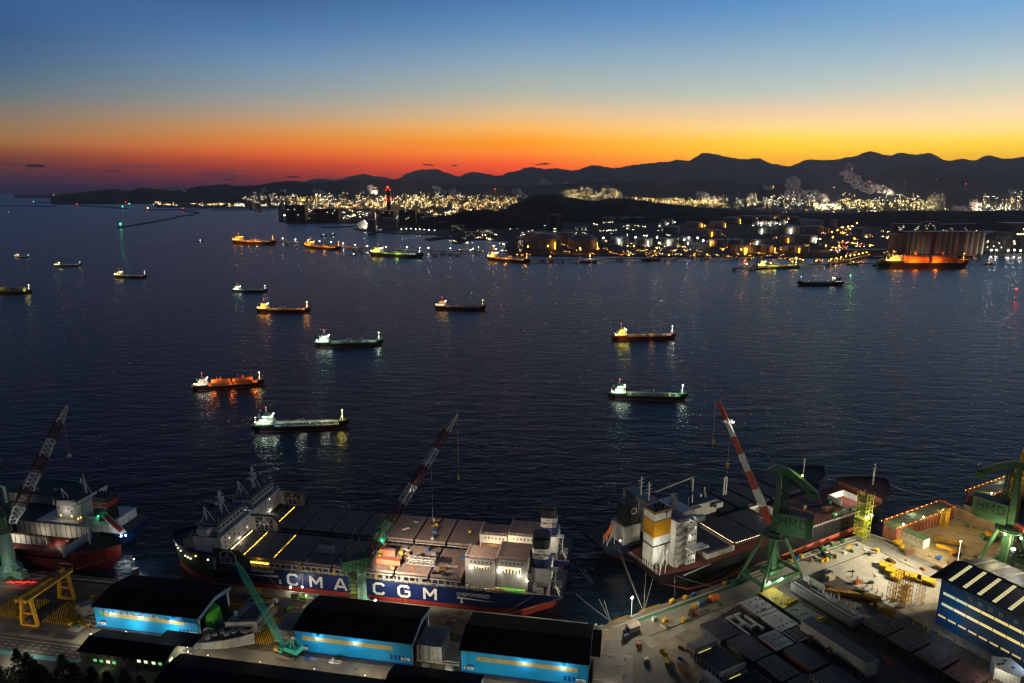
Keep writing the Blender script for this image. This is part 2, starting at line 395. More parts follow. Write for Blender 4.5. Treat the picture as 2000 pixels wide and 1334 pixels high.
ridge('coastal_hills',[(98,385.5),(112,384),(130,380),(155,376.5),(185,373),(222,369),(250,373),(278,367),(310,370),(350,369),(400,362),(440,359),(460,362),(500,361),(545,355),(570,354),(610,357),(650,355),(690,352),(740,353),(800,353),(860,357),(930,360),(1000,362),(1080,360),(1160,356),(1240,354),(1300,358),(1370,350),(1400,350),(1460,356),(1540,360),(1640,364),(1720,366),(1830,366),(1990,364),(2100,362)],9500,12500,wood,rough=26,n=400,seed=9)
ridge('low_island_hill',[(452,392),(480,384),(520,379),(560,377),(600,378),(640,382),(680,384),(720,388)],8200,8900,wood,rough=8,seed=12)
ridge('dark_wooded_hill',[(960,420),(985,408),(1010,396),(1040,382),(1065,379),(1090,380),(1120,386),(1150,392),(1165,393),(1190,387),(1220,386),(1250,391),(1290,397),(1330,401),(1380,406),(1450,411),(1540,415),(1640,416),(1720,413),(1800,411),(1880,413),(1960,411),(2060,411)],3900,4700,wood_near,rough=10,seed=15,wav=.03)
ridge('small_wooded_hill',[(820,428),(870,420),(905,413),(940,409),(985,413),(1010,420),(1060,428)],3300,3600,wood_near,rough=10,seed=18,wav=.03)
stonem=mat('breakwater_stone',(.10,.10,.10),.9,var=.4,scale=.02)
for k_,(x,y,w_,h_)in enumerate([(70,324,13,3.2),(78,326.5,10,1.6),(836,322,10,2),(888,323.5,5,1.4),(1064,320.5,12,2.2),(1048,322,6,1.2),(160,331,12,1.2),(232,334,14,1.5),(450,350,14,2),(577,345,14,2)]):
 c_=atd(x,y,29500); mb=MB(); s_=29500/F; rr=random.Random(k_)
 for q in range(7):mb.ball(rr.uniform(-1,1)*w_*s_*.7,rr.uniform(-300,300),rr.uniform(-.4,.4)*h_*s_,w_*s_*rr.uniform(.25,.45),10,6,h_/w_*rr.uniform(.8,1.6))
 tag(mb.build('cloud',mat('dark_evening_cloud',(.10,.075,.09),1,var=.2,scale=.0005,spec=0),None,c_,smooth=True),kind='structure')
def breakwater(lbl,pts,w=14,h=5):
 P=[at(x,y,0)for x,y in pts]; mb=MB()
 for a,b in zip(P,P[1:]):
  d=(b-a).normalized(); nn=Vector((-d.y,d.x,0))
  a2=a-d*w*.3; b2=b+d*w*.3
  mb.hexa([a2-nn*w,b2-nn*w,b2+nn*w,a2+nn*w]and[Vector((q.x,q.y,-1))for q in(a2-nn*w,b2-nn*w,b2+nn*w,a2+nn*w)]+[Vector((q.x,q.y,h))for q in(a2-nn*w*.45,b2-nn*w*.45,b2+nn*w*.45,a2+nn*w*.45)])
 return tag(mb.build('breakwater',stonem),lbl,'breakwater')
breakwater('nearest zigzag stone breakwater running away from its green beacon',[(233,446),(300,434),(340,427),(346,424),(372,421),(388,416),(357,412)],13,6)
breakwater('long low breakwater just under the headland town, green lamp at its seaward tip',[(66,396),(140,395),(222,393)],20,7)
breakwater('straight dark breakwater cut by the left edge of the picture',[(-60,402),(40,402.5),(110,404)],18,7)
breakwater('breakwater between the red lamp and the white-footed green lighthouse',[(150,402),(200,404.5),(247,408)],18,7)
breakwater('breakwater with an orange lamp at its left end',[(287,411),(340,410),(402,408.5)],18,7)
breakwater('long breakwater in front of the brightly lit quay',[(412,411),(480,410),(545,409)],18,7)
breakwater('second longer breakwater arm behind the lit quay basin',[(418,407.5),(560,406)],18,7)
breakwater('low spit of rubble left of the cement silos',[(630,445),(665,444),(700,442)],12,4)
def beacon(px,py,col,lbl,h=16,base='white'):
 p=at(px,py,5); t_=thing('beacon',lbl,'lighthouse',p)
 mb=MB(); mb.cyl(0,0,-4,h,2.2 if py<500 else.8,8,1.3 if py<500 else.4); mb.build('tower',{'white':white,'red':redp,'green':greenp}[base],t_)
 mb=MB(); mb.ball(0,0,h+1,3.4 if py<500 else 1.0); mb.build('lamp',BUL[col],t_)
 if h>17 and col=='g' or py>540:point('beacon_light',(0,-3,h+1),4000,LC[col],1,t_)
beacon(236,445,'g','green beacon on the seaward end of the nearest zigzag breakwater',18)
beacon(240,409,'g','white lighthouse with green lamp at the end of a breakwater',24)
beacon(151,402,'r','red beacon at the left end of the middle breakwater',20,'red')
beacon(289,411,'o','orange lit beacon at the left end of its breakwater',20)
beacon(357,411,'r','red beacon at the inner end of the zigzag breakwater',18,'red')
beacon(66,397,'g','green lamp on the tip of the breakwater nearest the headland town',18)
beacon(181,396,'o','small orange harbour light on the long low breakwater',14)
beacon(253,403,'g','green floodlit beacon among the inner breakwaters',26,'green')
beacon(246,397,'r','faint red beacon just left of the floodlit green one',14,'red')
beacon(1660,549,'g','small green channel marker to the right of the departing tanker',11)
beacon(1983,579,'r','red channel marker post standing in the water at the right edge',13,'red')
# ================================================================ ships
def hull_parts(root,L,B,D,m_up,m_bot,m_deck,zred=1.0,m_fore=None,foc=.09,foch=2.4,poop=.2,pooph=0.0,rake=.045,srake=.03,draft=-1.5,bul=.9,step=None,blunt=1.0):
 """bow towards +x, stern at x=0, centre line y=0, waterline z=0"""
 ts=[0,.012,.04,.09,.16,.3,.5,.65,.74,.8,.85,.89,.92,.945,.965,.98,.992,1.0]
 ts=sorted(set(ts+[1-foc,poop])); S=[]
 def hb(t_,zf):
  s_=min(1,.72+(t_/.10)**.8*.28)if t_<.10 else 1
  if zf<.6:s_*=min(1,(.25+t_/.14))if t_<.12 else 1
  st=.70+.12*zf; b_=1 if t_<st else max(0,1-((t_-st)/(1-st))**((1.7+1.1*zf)*blunt))
  return B/2*s_*b_
 def zd(t_,a):
  z=D+1.2*max(0,(t_-.7)/.3)**2*D/10
  if t_>1-foc or(a and t_>=1-foc):z+=foch
  if pooph and(t_<poop or(not a and t_<=poop)):z+=pooph
  return z
 stn=[]
 for t_ in ts:
  if abs(t_-(1-foc))<1e-6 or(pooph and abs(t_-poop)<1e-6):
   stn.append((t_,zd(t_-1e-4,False))); stn.append((t_,zd(t_+1e-4,True)))
  else:stn.append((t_,zd(t_,True)))
 def X(t_,z):
  x=t_*L; f_=max(0,min(1,(z-draft)/(D-draft)))
  if t_>.8:x-=rake*L*(1-f_)*((t_-.8)/.2)**2
  if t_<.1:x+=srake*L*(1-f_)**1.3*(1-t_/.1)
  return x
 zr=(lambda t_:zred[0]+(zred[1]-zred[0])*t_)if isinstance(zred,tuple)else(lambda t_:zred)
 def strip(name,m,lv):
  mb=MB(); rows=[]; mb.use(m); mf=m_fore and name=='hull'
  for t_,zt in stn:
   zs=[(zl(t_)if callable(zl)else zl if zl is not None else zt)for zl in lv]
   rows.append([(X(t_,z),hb(t_,(z-draft)/(zt-draft))if k<len(zs)-1 or lv[-1]is not None else hb(t_,1),z)for k,z in enumerate(zs)])
  n=len(lv)
  for sd in(-1,1):
   k0=len(mb.v)
   for r in rows:mb.v+=[(x,y*sd,z)for x,y,z in r]
   for i in range(len(rows)-1):
    for j in range(n-1):
     if mf:mb.use(m if stn[i][0]<.742 else m_fore[0 if j<1 else 1])
     a=k0+i*n+j; q=[a,a+n,a+n+1,a+1]; mb.face(q if sd<0 else q[::-1])
  k0=0; k1=len(rows)*n
  for j in range(n-1):mb.face([k0+j,k0+j+1,k1+j+1,k1+j])
  return mb.build(name,None,root)
 strip('hull',m_up,[zr,lambda t_:zr(t_)+(D-zr(t_))*.55,D*.9,None])
 strip('hull_bottom',m_bot,[draft,zr])
 mb=MB()
 for(ta,za),(tb,zb)in zip(stn,stn[1:]):
  ya,yb=hb(ta,1),hb(tb,1)
  za2,zb2=za-bul*.0-.05,zb-.05
  mb.poly([(X(ta,za),-ya,za2),(X(tb,zb),-yb,zb2),(X(tb,zb),yb,zb2),(X(ta,za),ya,za2)])
 mb.build('deck',m_deck,root)
 mb=MB()
 for(ta,za),(tb,zb)in zip(stn,stn[1:]):
  if ta>=1-foc-1e-6 and tb>ta:
   for sd in(-1,1):
    mb.bar((X(ta,za),hb(ta,1)*sd,za+bul/2),(X(tb,zb),hb(tb,1)*sd,zb+bul/2),.25,bul)
 mb.build('bulwark',m_up,root)
 return lambda t_,side=1:(X(t_,D),hb(t_,1)*side)
BUL_S={'w':emat('small_white_lamp','fff2d0',16),'c':emat('small_cool_lamp','e8f4ff',16),'y':emat('small_yellow_lamp','ffd860',14),'o':emat('small_orange_lamp','ff9c30',14)}
BUL_W={'w':winw,'y':winy,'c':winw,'o':winy}
housem=mat('ship_house_paint',(.42,.42,.40),.6,var=.25,scale=.3,rust=(.25,.16,.1,1))
def coaster(p0,p1,lbl,hullm,deckm,light='w',bulbs='w',power=1.0,D=None,gas=False,house=housem,fore=None,funnelm=blackm,name='tanker',red=True,manifold=True,cat='ship',group='ships lying at anchor in the bay',amb=None,bowlamp='w',hs=1.0,zred=.6):
 a=at(*p0); b=at(*p1); L=(b-a).length; ang=math.atan2(b.y-a.y,b.x-a.x)
 t_=thing(name,lbl,cat,a,ang,group)
 B=L*.155; D=D or L*.055; k=L/90*hs
 hull_parts(t_,L,B,D,hullm,redp,deckm,zred=zred,pooph=L*.02,poop=.24,foch=L*.022,foc=.1)
 zp=D+L*.02
 mb=MB(); w=B*.42
 h1,h2,h3=2.6*k,5.4*k,8.0*k
 mb.box(L*.05,L*.22,-w,w,zp,zp+h1).box(L*.09,L*.205,-w*.9,w*.9,zp+h1,zp+h2).box(L*.12,L*.20,-w*.85,w*.85,zp+h2,zp+h3)
 mb.build('deckhouse',house,t_)
 mb=MB(); mb.box(L*.125,L*.205,-B*.5,B*.5,zp+h2+.05,zp+h2+.5*k).box(L*.115,L*.21,-w*.9,w*.9,zp+h3,zp+h3+.4*k); mb.build('bridge_deck',house,t_)
 each('window',BUL_W.get(bulbs,winw),t_,[(L*.2005,L*.203,-w*.8,w*.8,zp+h2+1.2*k,zp+h2+2.1*k)]+[(L*(.065+.03*q),L*(.078+.03*q),sd*w*1.003-.06,sd*w*1.003+.06,zp+1.1*k,zp+1.9*k)for sd in(-1,1)for q in range(5)])
 mb=MB(); mb.taper((L*.075,0,zp+h1),(L*.07,0,zp+h1+6.5*k),L*.018,L*.015,8); mb.build('funnel',funnelm,t_)
 mb=MB(); mb.bar((L*.15,0,zp+h3),(L*.15,0,zp+h3+7*k),.5*k).bar((L*.15,-2.2*k,zp+h3+4*k),(L*.15,2.2*k,zp+h3+4*k),.3*k); mb.build('radar_mast',house,t_)
 mb=MB(); fz=D+L*.03; fh=9*k
 mb.bar((L*.93,0,fz),(L*.93,0,fz+fh),.7*k).bar((L*.93,0,fz+fh*.5),(L*.90,0,fz),.3*k); mb.build('foremast',white,t_)
 mb=MB()
 if gas:
  for x0,x1 in((.27,.52),(.56,.83)):
   mb.taper((L*x0,0,D+B*.16),(L*x1,0,D+B*.16),B*.36,B*.36,12)
   mb.cyl(L*(x0+x1)/2,0,D+B*.4,D+B*.75,B*.1,8)
   mb.bar((L*(x0+.07),0,D+B*.4),(L*(x0+.07),0,D+B*.95),.5*k)
  mb.build('gas_tank',deckm,t_)
 elif manifold:
  for y in(-.16,-.07,.03,.12,.2):mb.taper((L*.25,B*y,D+1.5),(L*.88,B*y,D+1.5),.28*k,.28*k,6)
  for q in range(10):x=L*(.29+.06*q); mb.bar((x,-B*.3,D+.9),(x,B*.3,D+.9),.3*k).box(x-.4*k,x+.4*k,-B*.25,-B*.17,D,D+2.2*k)
  mb.build('cargo_piping',lgrey,t_)
  mb=MB(); mb.bar((L*.53,0,D),(L*.53,0,D+5.5*k),.7*k).bar((L*.53,0,D+5.2*k),(L*.42,0,D+3.4*k),.4*k); mb.build('hose_crane',lgrey,t_)
 else:
  for q in range(4):mb.box(L*(.28+.15*q),L*(.41+.15*q),-B*.32,B*.32,D,D+1.8*k)
  mb.build('hatch_cover',deckm,t_)
 mb=MB(); rail(mb,[(L*.24,-B*.49,D),(L*.8,-B*.47,D)],1.1*k,.14*k,5); rail(mb,[(L*.24,B*.49,D),(L*.8,B*.47,D)],1.1*k,.14*k,5); mb.build('railing',lgrey,t_)
 rv=random.Random(int(L*97)+len(lbl)); mb=MB()
 for q in range(rv.randrange(9,20)):mb.ball(L*rv.uniform(.04,.225),-w*rv.uniform(.9,1.06),zp+rv.choice((1.2,1.5,2.9,3.2,5.6,7.6))*k,.2*k*rv.uniform(.6,1.3),5,3)
 for q in range(rv.randrange(2,8)):mb.ball(L*rv.uniform(.25,.9),-B*rv.uniform(.2,.46),D+rv.uniform(1,3)*k,.17*k,5,3)
 tag(mb.build('small_lamps',BUL_S.get(bulbs if rv.random()<.6 else 'y'),t_),kind='stuff')
 if rv.random()<.6:
  mb=MB(); x=L*rv.uniform(.35,.7); mb.bar((x,0,D),(x,0,D+rv.uniform(5,8)*k),.6*k).bar((x,0,D+5*k),(x+L*rv.uniform(-.12,.12),0,D+3*k),.35*k); mb.build('derrick',lgrey,t_)
 mb=MB()
 for q in range(9):x=L*(.27+.07*q); mb.cbox(x,B*rv.uniform(-.35,.35),D,rv.uniform(1,3)*k,rv.uniform(.8,2)*k,rv.uniform(.5,2.2)*k)
 tag(mb.build('deck_gear',grey,t_),kind='stuff')
 mb=MB(); r=.42*k
 P=[(L*.215,-w*.8,zp+h3),(L*.215,w*.6,zp+h3),(L*.05,-w,zp+3.2*k)]
 for q in P:mb.ball(*q,r,6,4)
 mb.build('lamp',BUL.get(bulbs,bulb_w),t_)
 mb=MB(); mb.ball(L*.93,0,fz+fh+.4,r,6,4).ball(L*.928,-.6,fz+fh*.4,r*.7,6,4); mb.build('foremast_lamp',BUL[bowlamp],t_)
 mb=MB(); mb.ball(L*.15,0,zp+h3+7.3*k,r*.7,6,4); mb.build('masthead_lamp',bulb_r,t_)
 E=min(2600*power*k*k,60000)
 point('deck_light',(L*.225,-w*.9,zp+h3+.5),min(E,30000)*.8,LC[light],.5*k,t_)
 point('streak_light',(L*.13,-w*1.75,zp+h2),E*1.5,LC[light],.5*k,t_)  # added point hung outboard without a fixture, for streaks on the water
 point('bow_light',(L*.92,-B*.3,fz+fh*.7),min(E*1.5*(fore if fore is not None else.5),30000),LC[amb or light],.5*k,t_)
 return t_,L,B,D,k
hk=mat('black_hull',(.012,.013,.016),.45,var=.3,rust=(.05,.025,.015,1),scale=.15)
hr=mat('dark_red_hull',(.12,.015,.012),.5,var=.3,scale=.15)
hg=mat('dark_green_hull',(.012,.05,.03),.5,var=.3,scale=.15)
dgn=mat('green_deck',(.05,.16,.07),.6,var=.3,scale=.3)
dred=mat('red_oxide_deck',(.26,.07,.05),.65,var=.3,scale=.3)
dora=mat('orange_deck_tanks',(.40,.20,.08),.55,var=.25,scale=.3)
dgr=mat('grey_deck',(.16,.17,.17),.65,var=.3,scale=.3)
coaster((30,503),(58,504),'small brightly lit ship seen end on, leftmost of the upper row, under the breakwaters',hk,dgr,'y','c',.8,bowlamp='c')
coaster((105,521.5),(161,519.5),'tanker with yellow deck lights and white stern lights, second in the row at far left',hk,dgr,'y','w',.9)
coaster((225,542),(288,543.5),'tanker with orange stern lights and dark foredeck, right of the yellow lit one',hk,dred,'y','w',.9,fore=.2,amb='o')
coaster((-20,573),(64,573),'gas carrier flooded with yellow deck light at the left edge',hk,dgr,'y','w',2.2,gas=True,fore=1.2)
coaster((455,570.5),(523,571),'small ship with hard white deck lights above the orange lit tanker',hk,dgr,'k','w',1.7,manifold=False)
coaster((501,610),(608,610),'tanker whose house front and foredeck glow orange',hk,dora,'o','w',3.2,fore=1.2,bowlamp='w')
coaster((614,677),(750,674),'dark long tanker with cold white lit deckhouse, middle of the bay',hk,dgn,'k','c',2.2,fore=.5)
coaster((849,604),(950,606),'dark tanker with red brown deck alone in the centre of the bay',hk,dred,'o','w',.8,fore=.25,bowlamp='y')
g9=coaster((375,762),(518,751),'gas carrier with glowing orange deck tanks and black funnel',hk,dora,'w','w',1.2,gas=True,fore=.4,amb='y')
point('tank_light',(g9[1]*.28,-g9[2]*.3,g9[3]+7),9000,'ff7a18',.5,g9[0]); point('tank_light',(g9[1]*.86,-g9[2]*.25,g9[3]+7),7000,'ff7a18',.5,g9[0]); point('tank_light',(g9[1]*.55,-g9[2]*.35,g9[3]+5),2500,'ff7a18',.5,g9[0])
g10=coaster((494,840),(683,834),'nearest anchored tanker, cargo pipes lit white, below the gas carrier',hk,dgr,'k','w',1.5,fore=1.0,amb='y')
point('pipe_light',(g10[1]*.5,0,g10[3]+9),2500,'f4ffe0',.5,g10[0]); point('pipe_light',(g10[1]*.75,0,g10[3]+8),2500,'f4ffe0',.5,g10[0])
g11=coaster((1193,664),(1321,661),'dark red tanker with lit deck pipes, upper of two right of centre',hr,dred,'y','w',1.5,fore=.9,amb='w')
point('pipe_light',(g11[1]*.62,0,g11[3]+6),1500,'ffb060',.5,g11[0])
coaster((1186,776),(1343,781),'black tanker with green foredeck, lower one of the two right of centre',hk,dgn,'k','w',1.9,fore=.9,amb='k')
coaster((1646,557),(1557,557.5),'dark tanker under way to the left, towing a thin white wake',hk,dred,'w','w',.8,fore=.1,group='ships moving in the bay',amb='o')
FG='ships moored at the far jetties'
q=coaster((455,476),(540,478),'big orange lit tanker at the outer end of the long jetty',hk,dora,'o','o',9,fore=6,group=FG,bowlamp='o',D=10,hs=.8)
point('outboard_fill',(q[1]*.42,-q[2]*.62,16),60000,'ff9420',1,q[0]); point('outboard_fill',(q[1]*.62,-q[2]*.62,16),40000,'ffb040',1,q[0])  # added points outboard of the moored hulls, no fixture, to streak the water
q=coaster((597,485),(667,489),'orange lit tanker halfway along the long jetty',hk,dora,'o','o',10,fore=6,group=FG,bowlamp='o',D=8,hs=.9)
point('outboard_fill',(q[1]*.62,-q[2]*.62,15),60000,'ff9420',1,q[0])
q=coaster((724,500),(828,504),'black tanker with green deck glow at the inner end of the long jetty',hk,dgn,'y','k' if 0 else 'w',3.5,fore=3,group=FG,amb='k',D=9,hs=.8)
point('outboard_fill',(q[1]*.55,-q[2]*.62,14),26000,'d8ff70',1,q[0])
q=coaster((953,508),(1035,514),'small orange lit tanker at the near end of the front jetty',hk,dora,'o','w',4,fore=3,group=FG,bowlamp='o',D=7)
point('outboard_fill',(q[1]*.5,-q[2]*.62,12),24000,'ff9420',1,q[0])
q=coaster((1472,526),(1560,523),'tanker with yellow green lit deck moored on the right jetty',hk,dgn,'y','w',2.5,fore=2.5,group=FG,amb='y',D=6,bowlamp='w')
point('outboard_fill',(q[1]*.4,-q[2]*.6,12),20000,'e0ff50',1,q[0])
q=coaster((1714,522),(1892,522),'large dark hulled ship ablaze with orange light in front of the silos',hk,dora,'o','w',14,fore=8,group=FG,bowlamp='o',D=13,gas=True,hs=.62,zred=.5)
for xx in(.36,.58):point('outboard_fill',(q[1]*xx,-q[2]*.6,20),80000,'ff8018',1,q[0])
def small_boat(px,py,lbl,L=22,col='w',hm=hk,ang=0,pw=6000,group=None):
 p=at(px,py); t_=thing('small_boat',lbl,'boat',p,ang,group)
 hull_parts(t_,L,L*.28,L*.09,hm,hm,dkgrey,zred=.1,foc=.3,foch=L*.03)
 mb=MB(); mb.box(L*.3,L*.58,-L*.08,L*.08,L*.09,L*.22).bar((L*.4,0,L*.2),(L*.4,0,L*.45),.3); mb.build('wheelhouse',white,t_)
 mb=MB(); mb.ball(L*.58,0,L*.25,.55,6,4); mb.build('lamp',BUL[col],t_)
 point('boat_light',(L*.6,-1,L*.27),pw,LC[col],.4,t_)
small_boat(384,472,'small white lit boat with a wake, alone left of the jetty tankers',25)
small_boat(13,416,'tiny lit boat at the far left, below the breakwaters',34)
small_boat(1920,517,'tugboat just right of the large orange lit ship',26,'o')
small_boat(1652,517,'small boat with a green lit side beside the lamp lined causeway',34,'g',pw=9000)
small_boat(1703,519,'small orange lit boat at the stern of the large silo ship',24,'o')
small_boat(683,499,'tiny dark launch between the two jetty tankers',22,'w',pw=800)
small_boat(1133,513,'workboat with warm deck lights on the front jetty, left of two',46,'w',pw=9000)
small_boat(1252,509,'workboat with orange lights on the front jetty, right of two',56,'o',pw=20000)
small_boat(497,414,'dark barge lying before the long breakwater',60,'r',pw=400)
small_boat(625,461.5,'row of fishing boats moored at the rubble spit, leftmost boat',28,'w',pw=1500)
small_boat(643,459,'second fishing boat moored at the rubble spit',28,'w',pw=1500)
foam=mat('wake_foam',(.30,.33,.36),.8,var=.6,scale=.06)
def wake(pts,w0,w1):
 mb=MB(); P=[at(x,y,.06)for x,y in pts]; n=len(P)
 for i in range(n-1):
  wa=w0+(w1-w0)*i/n; wb=w0+(w1-w0)*(i+1)/n
  mb.poly([P[i]+Vector((0,-wa,0)),P[i+1]+Vector((0,-wb,0)),P[i+1]+Vector((0,wb,0)),P[i]+Vector((0,wa,0))])
 tag(mb.build('wake',foam),kind='structure')
wake([(1640,551),(1680,551),(1720,550.5),(1756,550)],2.2,.6)
wake([(384,471),(350,469),(318,468.5)],3,.6)
# ================================================================ jetties
conc=mat('concrete',(.27,.26,.23),.85,var=.3,scale=.12,bump=.15)
def jetty(lbl,pts,w=5,z=6,lamps=0,col='o',pw=9000,pier=45,name='jetty',rad=1.3):
 P=[at(x,y,z)for x,y in pts]; t_=thing(name,lbl,'jetty')
 mb=MB(); mp_=MB(); tot=0; ml=MB(); mp2=MB()
 for a,b in zip(P,P[1:]):
  d=(b-a).normalized(); nn=Vector((-d.y,d.x,0))*w
  mb.hexa([a-nn-Vector((0,0,1.6)),b-nn-Vector((0,0,1.6)),b+nn-Vector((0,0,1.6)),a+nn-Vector((0,0,1.6)),a-nn,b-nn,b+nn,a+nn])
  n=max(1,int((b-a).length/pier))
  for i in range(n+1):
   c=a.lerp(b,i/n); mp_.cbox(c.x,c.y,-1,4,w*1.8,z+.4,math.atan2(d.y,d.x))
  for s_ in(-.5,0,.5):mp2.bar(a+nn*s_+Vector((0,0,1)),b+nn*s_+Vector((0,0,1)),.8)
 mb.build('deck',conc,t_); mp_.build('pier',conc,t_); mp2.build('pipeline',lgrey,t_)
 if lamps:
  LEN=sum((b-a).length for a,b in zip(P,P[1:]));
  for i in range(lamps):
   s_=LEN*(i+.5)/lamps
   for a,b in zip(P,P[1:]):
    l_=(b-a).length
    if s_<=l_:c=a.lerp(b,s_/l_); break
    s_-=l_
   m1=MB(); m1.bar(c,c+Vector((0,0,9)),.4); post=m1.build('lamp_post',grey,t_)
   m2=MB(); m2.ball(c.x,c.y,c.z+9.5,rad,6,4); m2.build('lamp',BUL[col],t_)
   if i%4==1:point('jetty_light',(c.x,c.y-2,c.z+9),pw*3,LC[col],.8,t_)
 return t_
jetty('long pipeline jetty linking the three bright tankers to the shore',[(540,470),(600,474),(680,482),(724,487),(840,490),(930,492),(992,492)],lamps=14,col='w',pw=7000)
jetty('front jetty on thick piers before the storage domes',[(1035,508),(1100,507.5),(1205,505),(1300,505),(1440,503),(1490,502)],lamps=6,col='o',pw=6000,pier=70)
jetty('outer platform line of the right jetty, by the yellow green tanker',[(1434,524),(1500,521),(1560,517.5),(1618,516)],lamps=4,col='o',pw=14000)
jetty('causeway with a string of orange lamps running out to the right jetty',[(1618,514),(1650,508),(1703,497)],lamps=10,col='o',pw=4000,pier=30,name='causeway')
jetty('thin trestle between the causeway and the silo ship',[(1665,514),(1716,515)],lamps=0,w=3)
dg_='mooring dolphins along the long jetty'
for x,y in((562,479),(580,481),(692,492),(706,494),(850,500),(864,498),(879,498),(893,500),(1060,512),(1077,514),(1213,507),(1318,506),(1352,505),(1380,506)):
 p=at(x,y); o=MB(); o.cyl(0,0,-1,5,6,8).cbox(0,0,5,15,9,1.4); oo=o.build('mooring_dolphin',conc,None,p)
 tag(oo,'squat concrete mooring dolphin standing in the water beside the jetty','mooring dolphin',dg_)
# ================================================================ far shore: tanks, terminal, silos, power plant, refineries
tankm=mat('tank_steel',(.34,.33,.30),.55,var=.18,scale=.06,rust=(.2,.16,.12,1))
tankd=mat('tank_grey_steel',(.16,.16,.16),.55,var=.2,scale=.06)
tanktop=mat('tank_roof',(.30,.31,.33),.5,var=.15,scale=.05)
concd=mat('concrete_dark',(.13,.13,.13),.85,var=.3,scale=.03)
TG='oil storage tanks on the far shore'
def tank(px,py,wpx,hpx,lbl,m=tankm,dome=0.0,group=TG,lightcol=None,lw=20000,side=-.8):
 p=at(px,py,3); d=math.hypot(p.x,p.y); sc_=d/F*1.0
 r=wpx/2*sc_; h=hpx*sc_*1.02; p=p+Vector((p.x,p.y,0)).normalized()*r
 t_=thing('storage_tank',lbl,'storage tank',p,0,group)
 mb=MB(); mb.cyl(0,0,0,h,r,28); mb.build('wall',m,t_)
 mb=MB(); mb.cyl(0,0,h,h+r*(.06+dome),r*1.012,28,r*.25 if not dome else r*.45); mb.build('roof',tanktop,t_)
 mb=MB()
 for k in range(7):a=-math.pi/2-1.1+k*.2; a2=a+.2; mb.bar((math.cos(a)*(r+1),math.sin(a)*(r+1),h*k/7),(math.cos(a2)*(r+1),math.sin(a2)*(r+1),h*(k+1)/7),.9)
 mb.build('stair',lgrey,t_)
 if lightcol:
  a=math.radians(-90+side*60); x,y=math.cos(a)*(r+8),math.sin(a)*(r+8)
  mb=MB(); mb.bar((x,y,0),(x,y,h*.5+3),.5).ball(x,y,h*.5+3,1.0,6,4); o=mb.build('floodlight',BUL['o' if lightcol=='o' else 'w'],t_)
  tank.n=getattr(tank,'n',0)+1
  if tank.n%2:point('tank_light',(x,y,h*.5+1),lw*.8,LC[lightcol],.8,t_)
 return t_
T1=[(1065,487,60,20,'big dark domed tank, left one of the pair at the point',tankd,.22,'o',.5),(1138,488,56,20,'big dark domed tank, right one of the pair at the point',tankd,.22,'o',.9),(1040,477,32,22,'pale tank behind the left dome, its rim lit orange',tankm,0,'o',.9),(1070,475,36,20,'grey tank wedged between the two domes and the lit frame',tankm,0,'o',.5),(1106,478,34,22,'tank half hidden behind the gap between the two domes',tankm,0,None,0),(1210,477,34,13,'green tinged tank glowing behind a tree line',tankm,0,'k',-.2),(1257,480,34,13,'white lit tank, left of the twin floodlit ones',tankm,0,'w',.2),(1307,480,34,13,'white lit tank, right of the twin floodlit ones',tankm,0,'w',-.3),(1310,455,32,11,'squat tank at the foot of the two spherical tanks',tankm,0,None,0),(1391,462,33,12,'red brown lit tank with dark roof rim',tankm,0,'o',-.3),(1400,481,28,12,'plain tank in the shade below the red brown one',tankm,0,'o',-.9),(1435,481,28,12,'tank whose left flank is just catching light',tankm,0,None,0),(1489,457,34,13,'large tank below the row of lit spheres, left',tankm,0,'w',-.4),(1540,457,38,13,'wide tank with a pale roof edge below the lit spheres',tankm,.06,'w',-.2),(1588,455,34,11,'wide tank with bright roof line, right of the one with the pale edge',tankm,0,None,0),(1612,455,14,8,'narrow tank tucked behind the one with the bright roof line',tankm,0,None,0),(1536,474,25,11,'tank lit gold on its left side with lamp row',tankm,0,'o',-.2),(1578,474,30,12,'tank with a red chevron painted on its flank',tankm,0,'w',.3),(1400,444,26,10,'tank in the back row lit orange at its right edge',tankm,0,'o',.9),(1355,444,26,9,'low tank in the back row, orange on the right flank',tankm,0,'o',.9),(1428,437,30,11,'back row tank with an orange lamp on its right side',tankm,0,'o',.8),(1460,434,30,11,'large back row tank left of the highest orange glow',tankm,0,'o',.8),(1490,434,30,11,'back row tank glowing orange in the middle',tankm,0,'o',-.5),(1520,433,30,11,'last big tank of the glowing back row',tankm,0,'o',-.7),(1548,434,20,10,'tank with a yellow stripe of light at its left edge',tankm,0,'o',-1),(1566,437,14,9,'small unlit tank beside the yellow edged one',tankm,0,None,0),(1585,441,38,8,'low flat grey tank right of the lit spheres',tankm,.05,None,0),(1675,461,20,13,'solitary grey tank on the dark slope left of the silos',tankm,0,None,0),(1628,442,11,11,'small pale upright tank near the road lamps',tankm,0,None,0),(1440,495,24,13,'dim grey tank on the waterfront, first of three',tankm,0,'o',.9),(1466,494,26,13,'dim grey tank on the waterfront, second of three',tankm,0,'o',-.9),(1493,494,28,13,'dim grey tank on the waterfront, third of three',tankm,0,'o',.8),(1540,494,26,11,'orange rimmed tank at the right end of the waterfront row',tankm,0,'o',.9),(1566,494,24,11,'tank just right of the orange rimmed waterfront one',tankm,0,None,0),(1478,478,22,8,'greenish low tank behind the waterfront row',tankd,0,'k',-.3),(1338,473,26,9,'dim tank behind the white lit twins',tankd,0,None,0)]
for x,y,w_,h_,lb,m_,dm,lc,sd in T1:tank(x,y,w_,h_,lb,m_,dm,TG,lc,16000,sd)
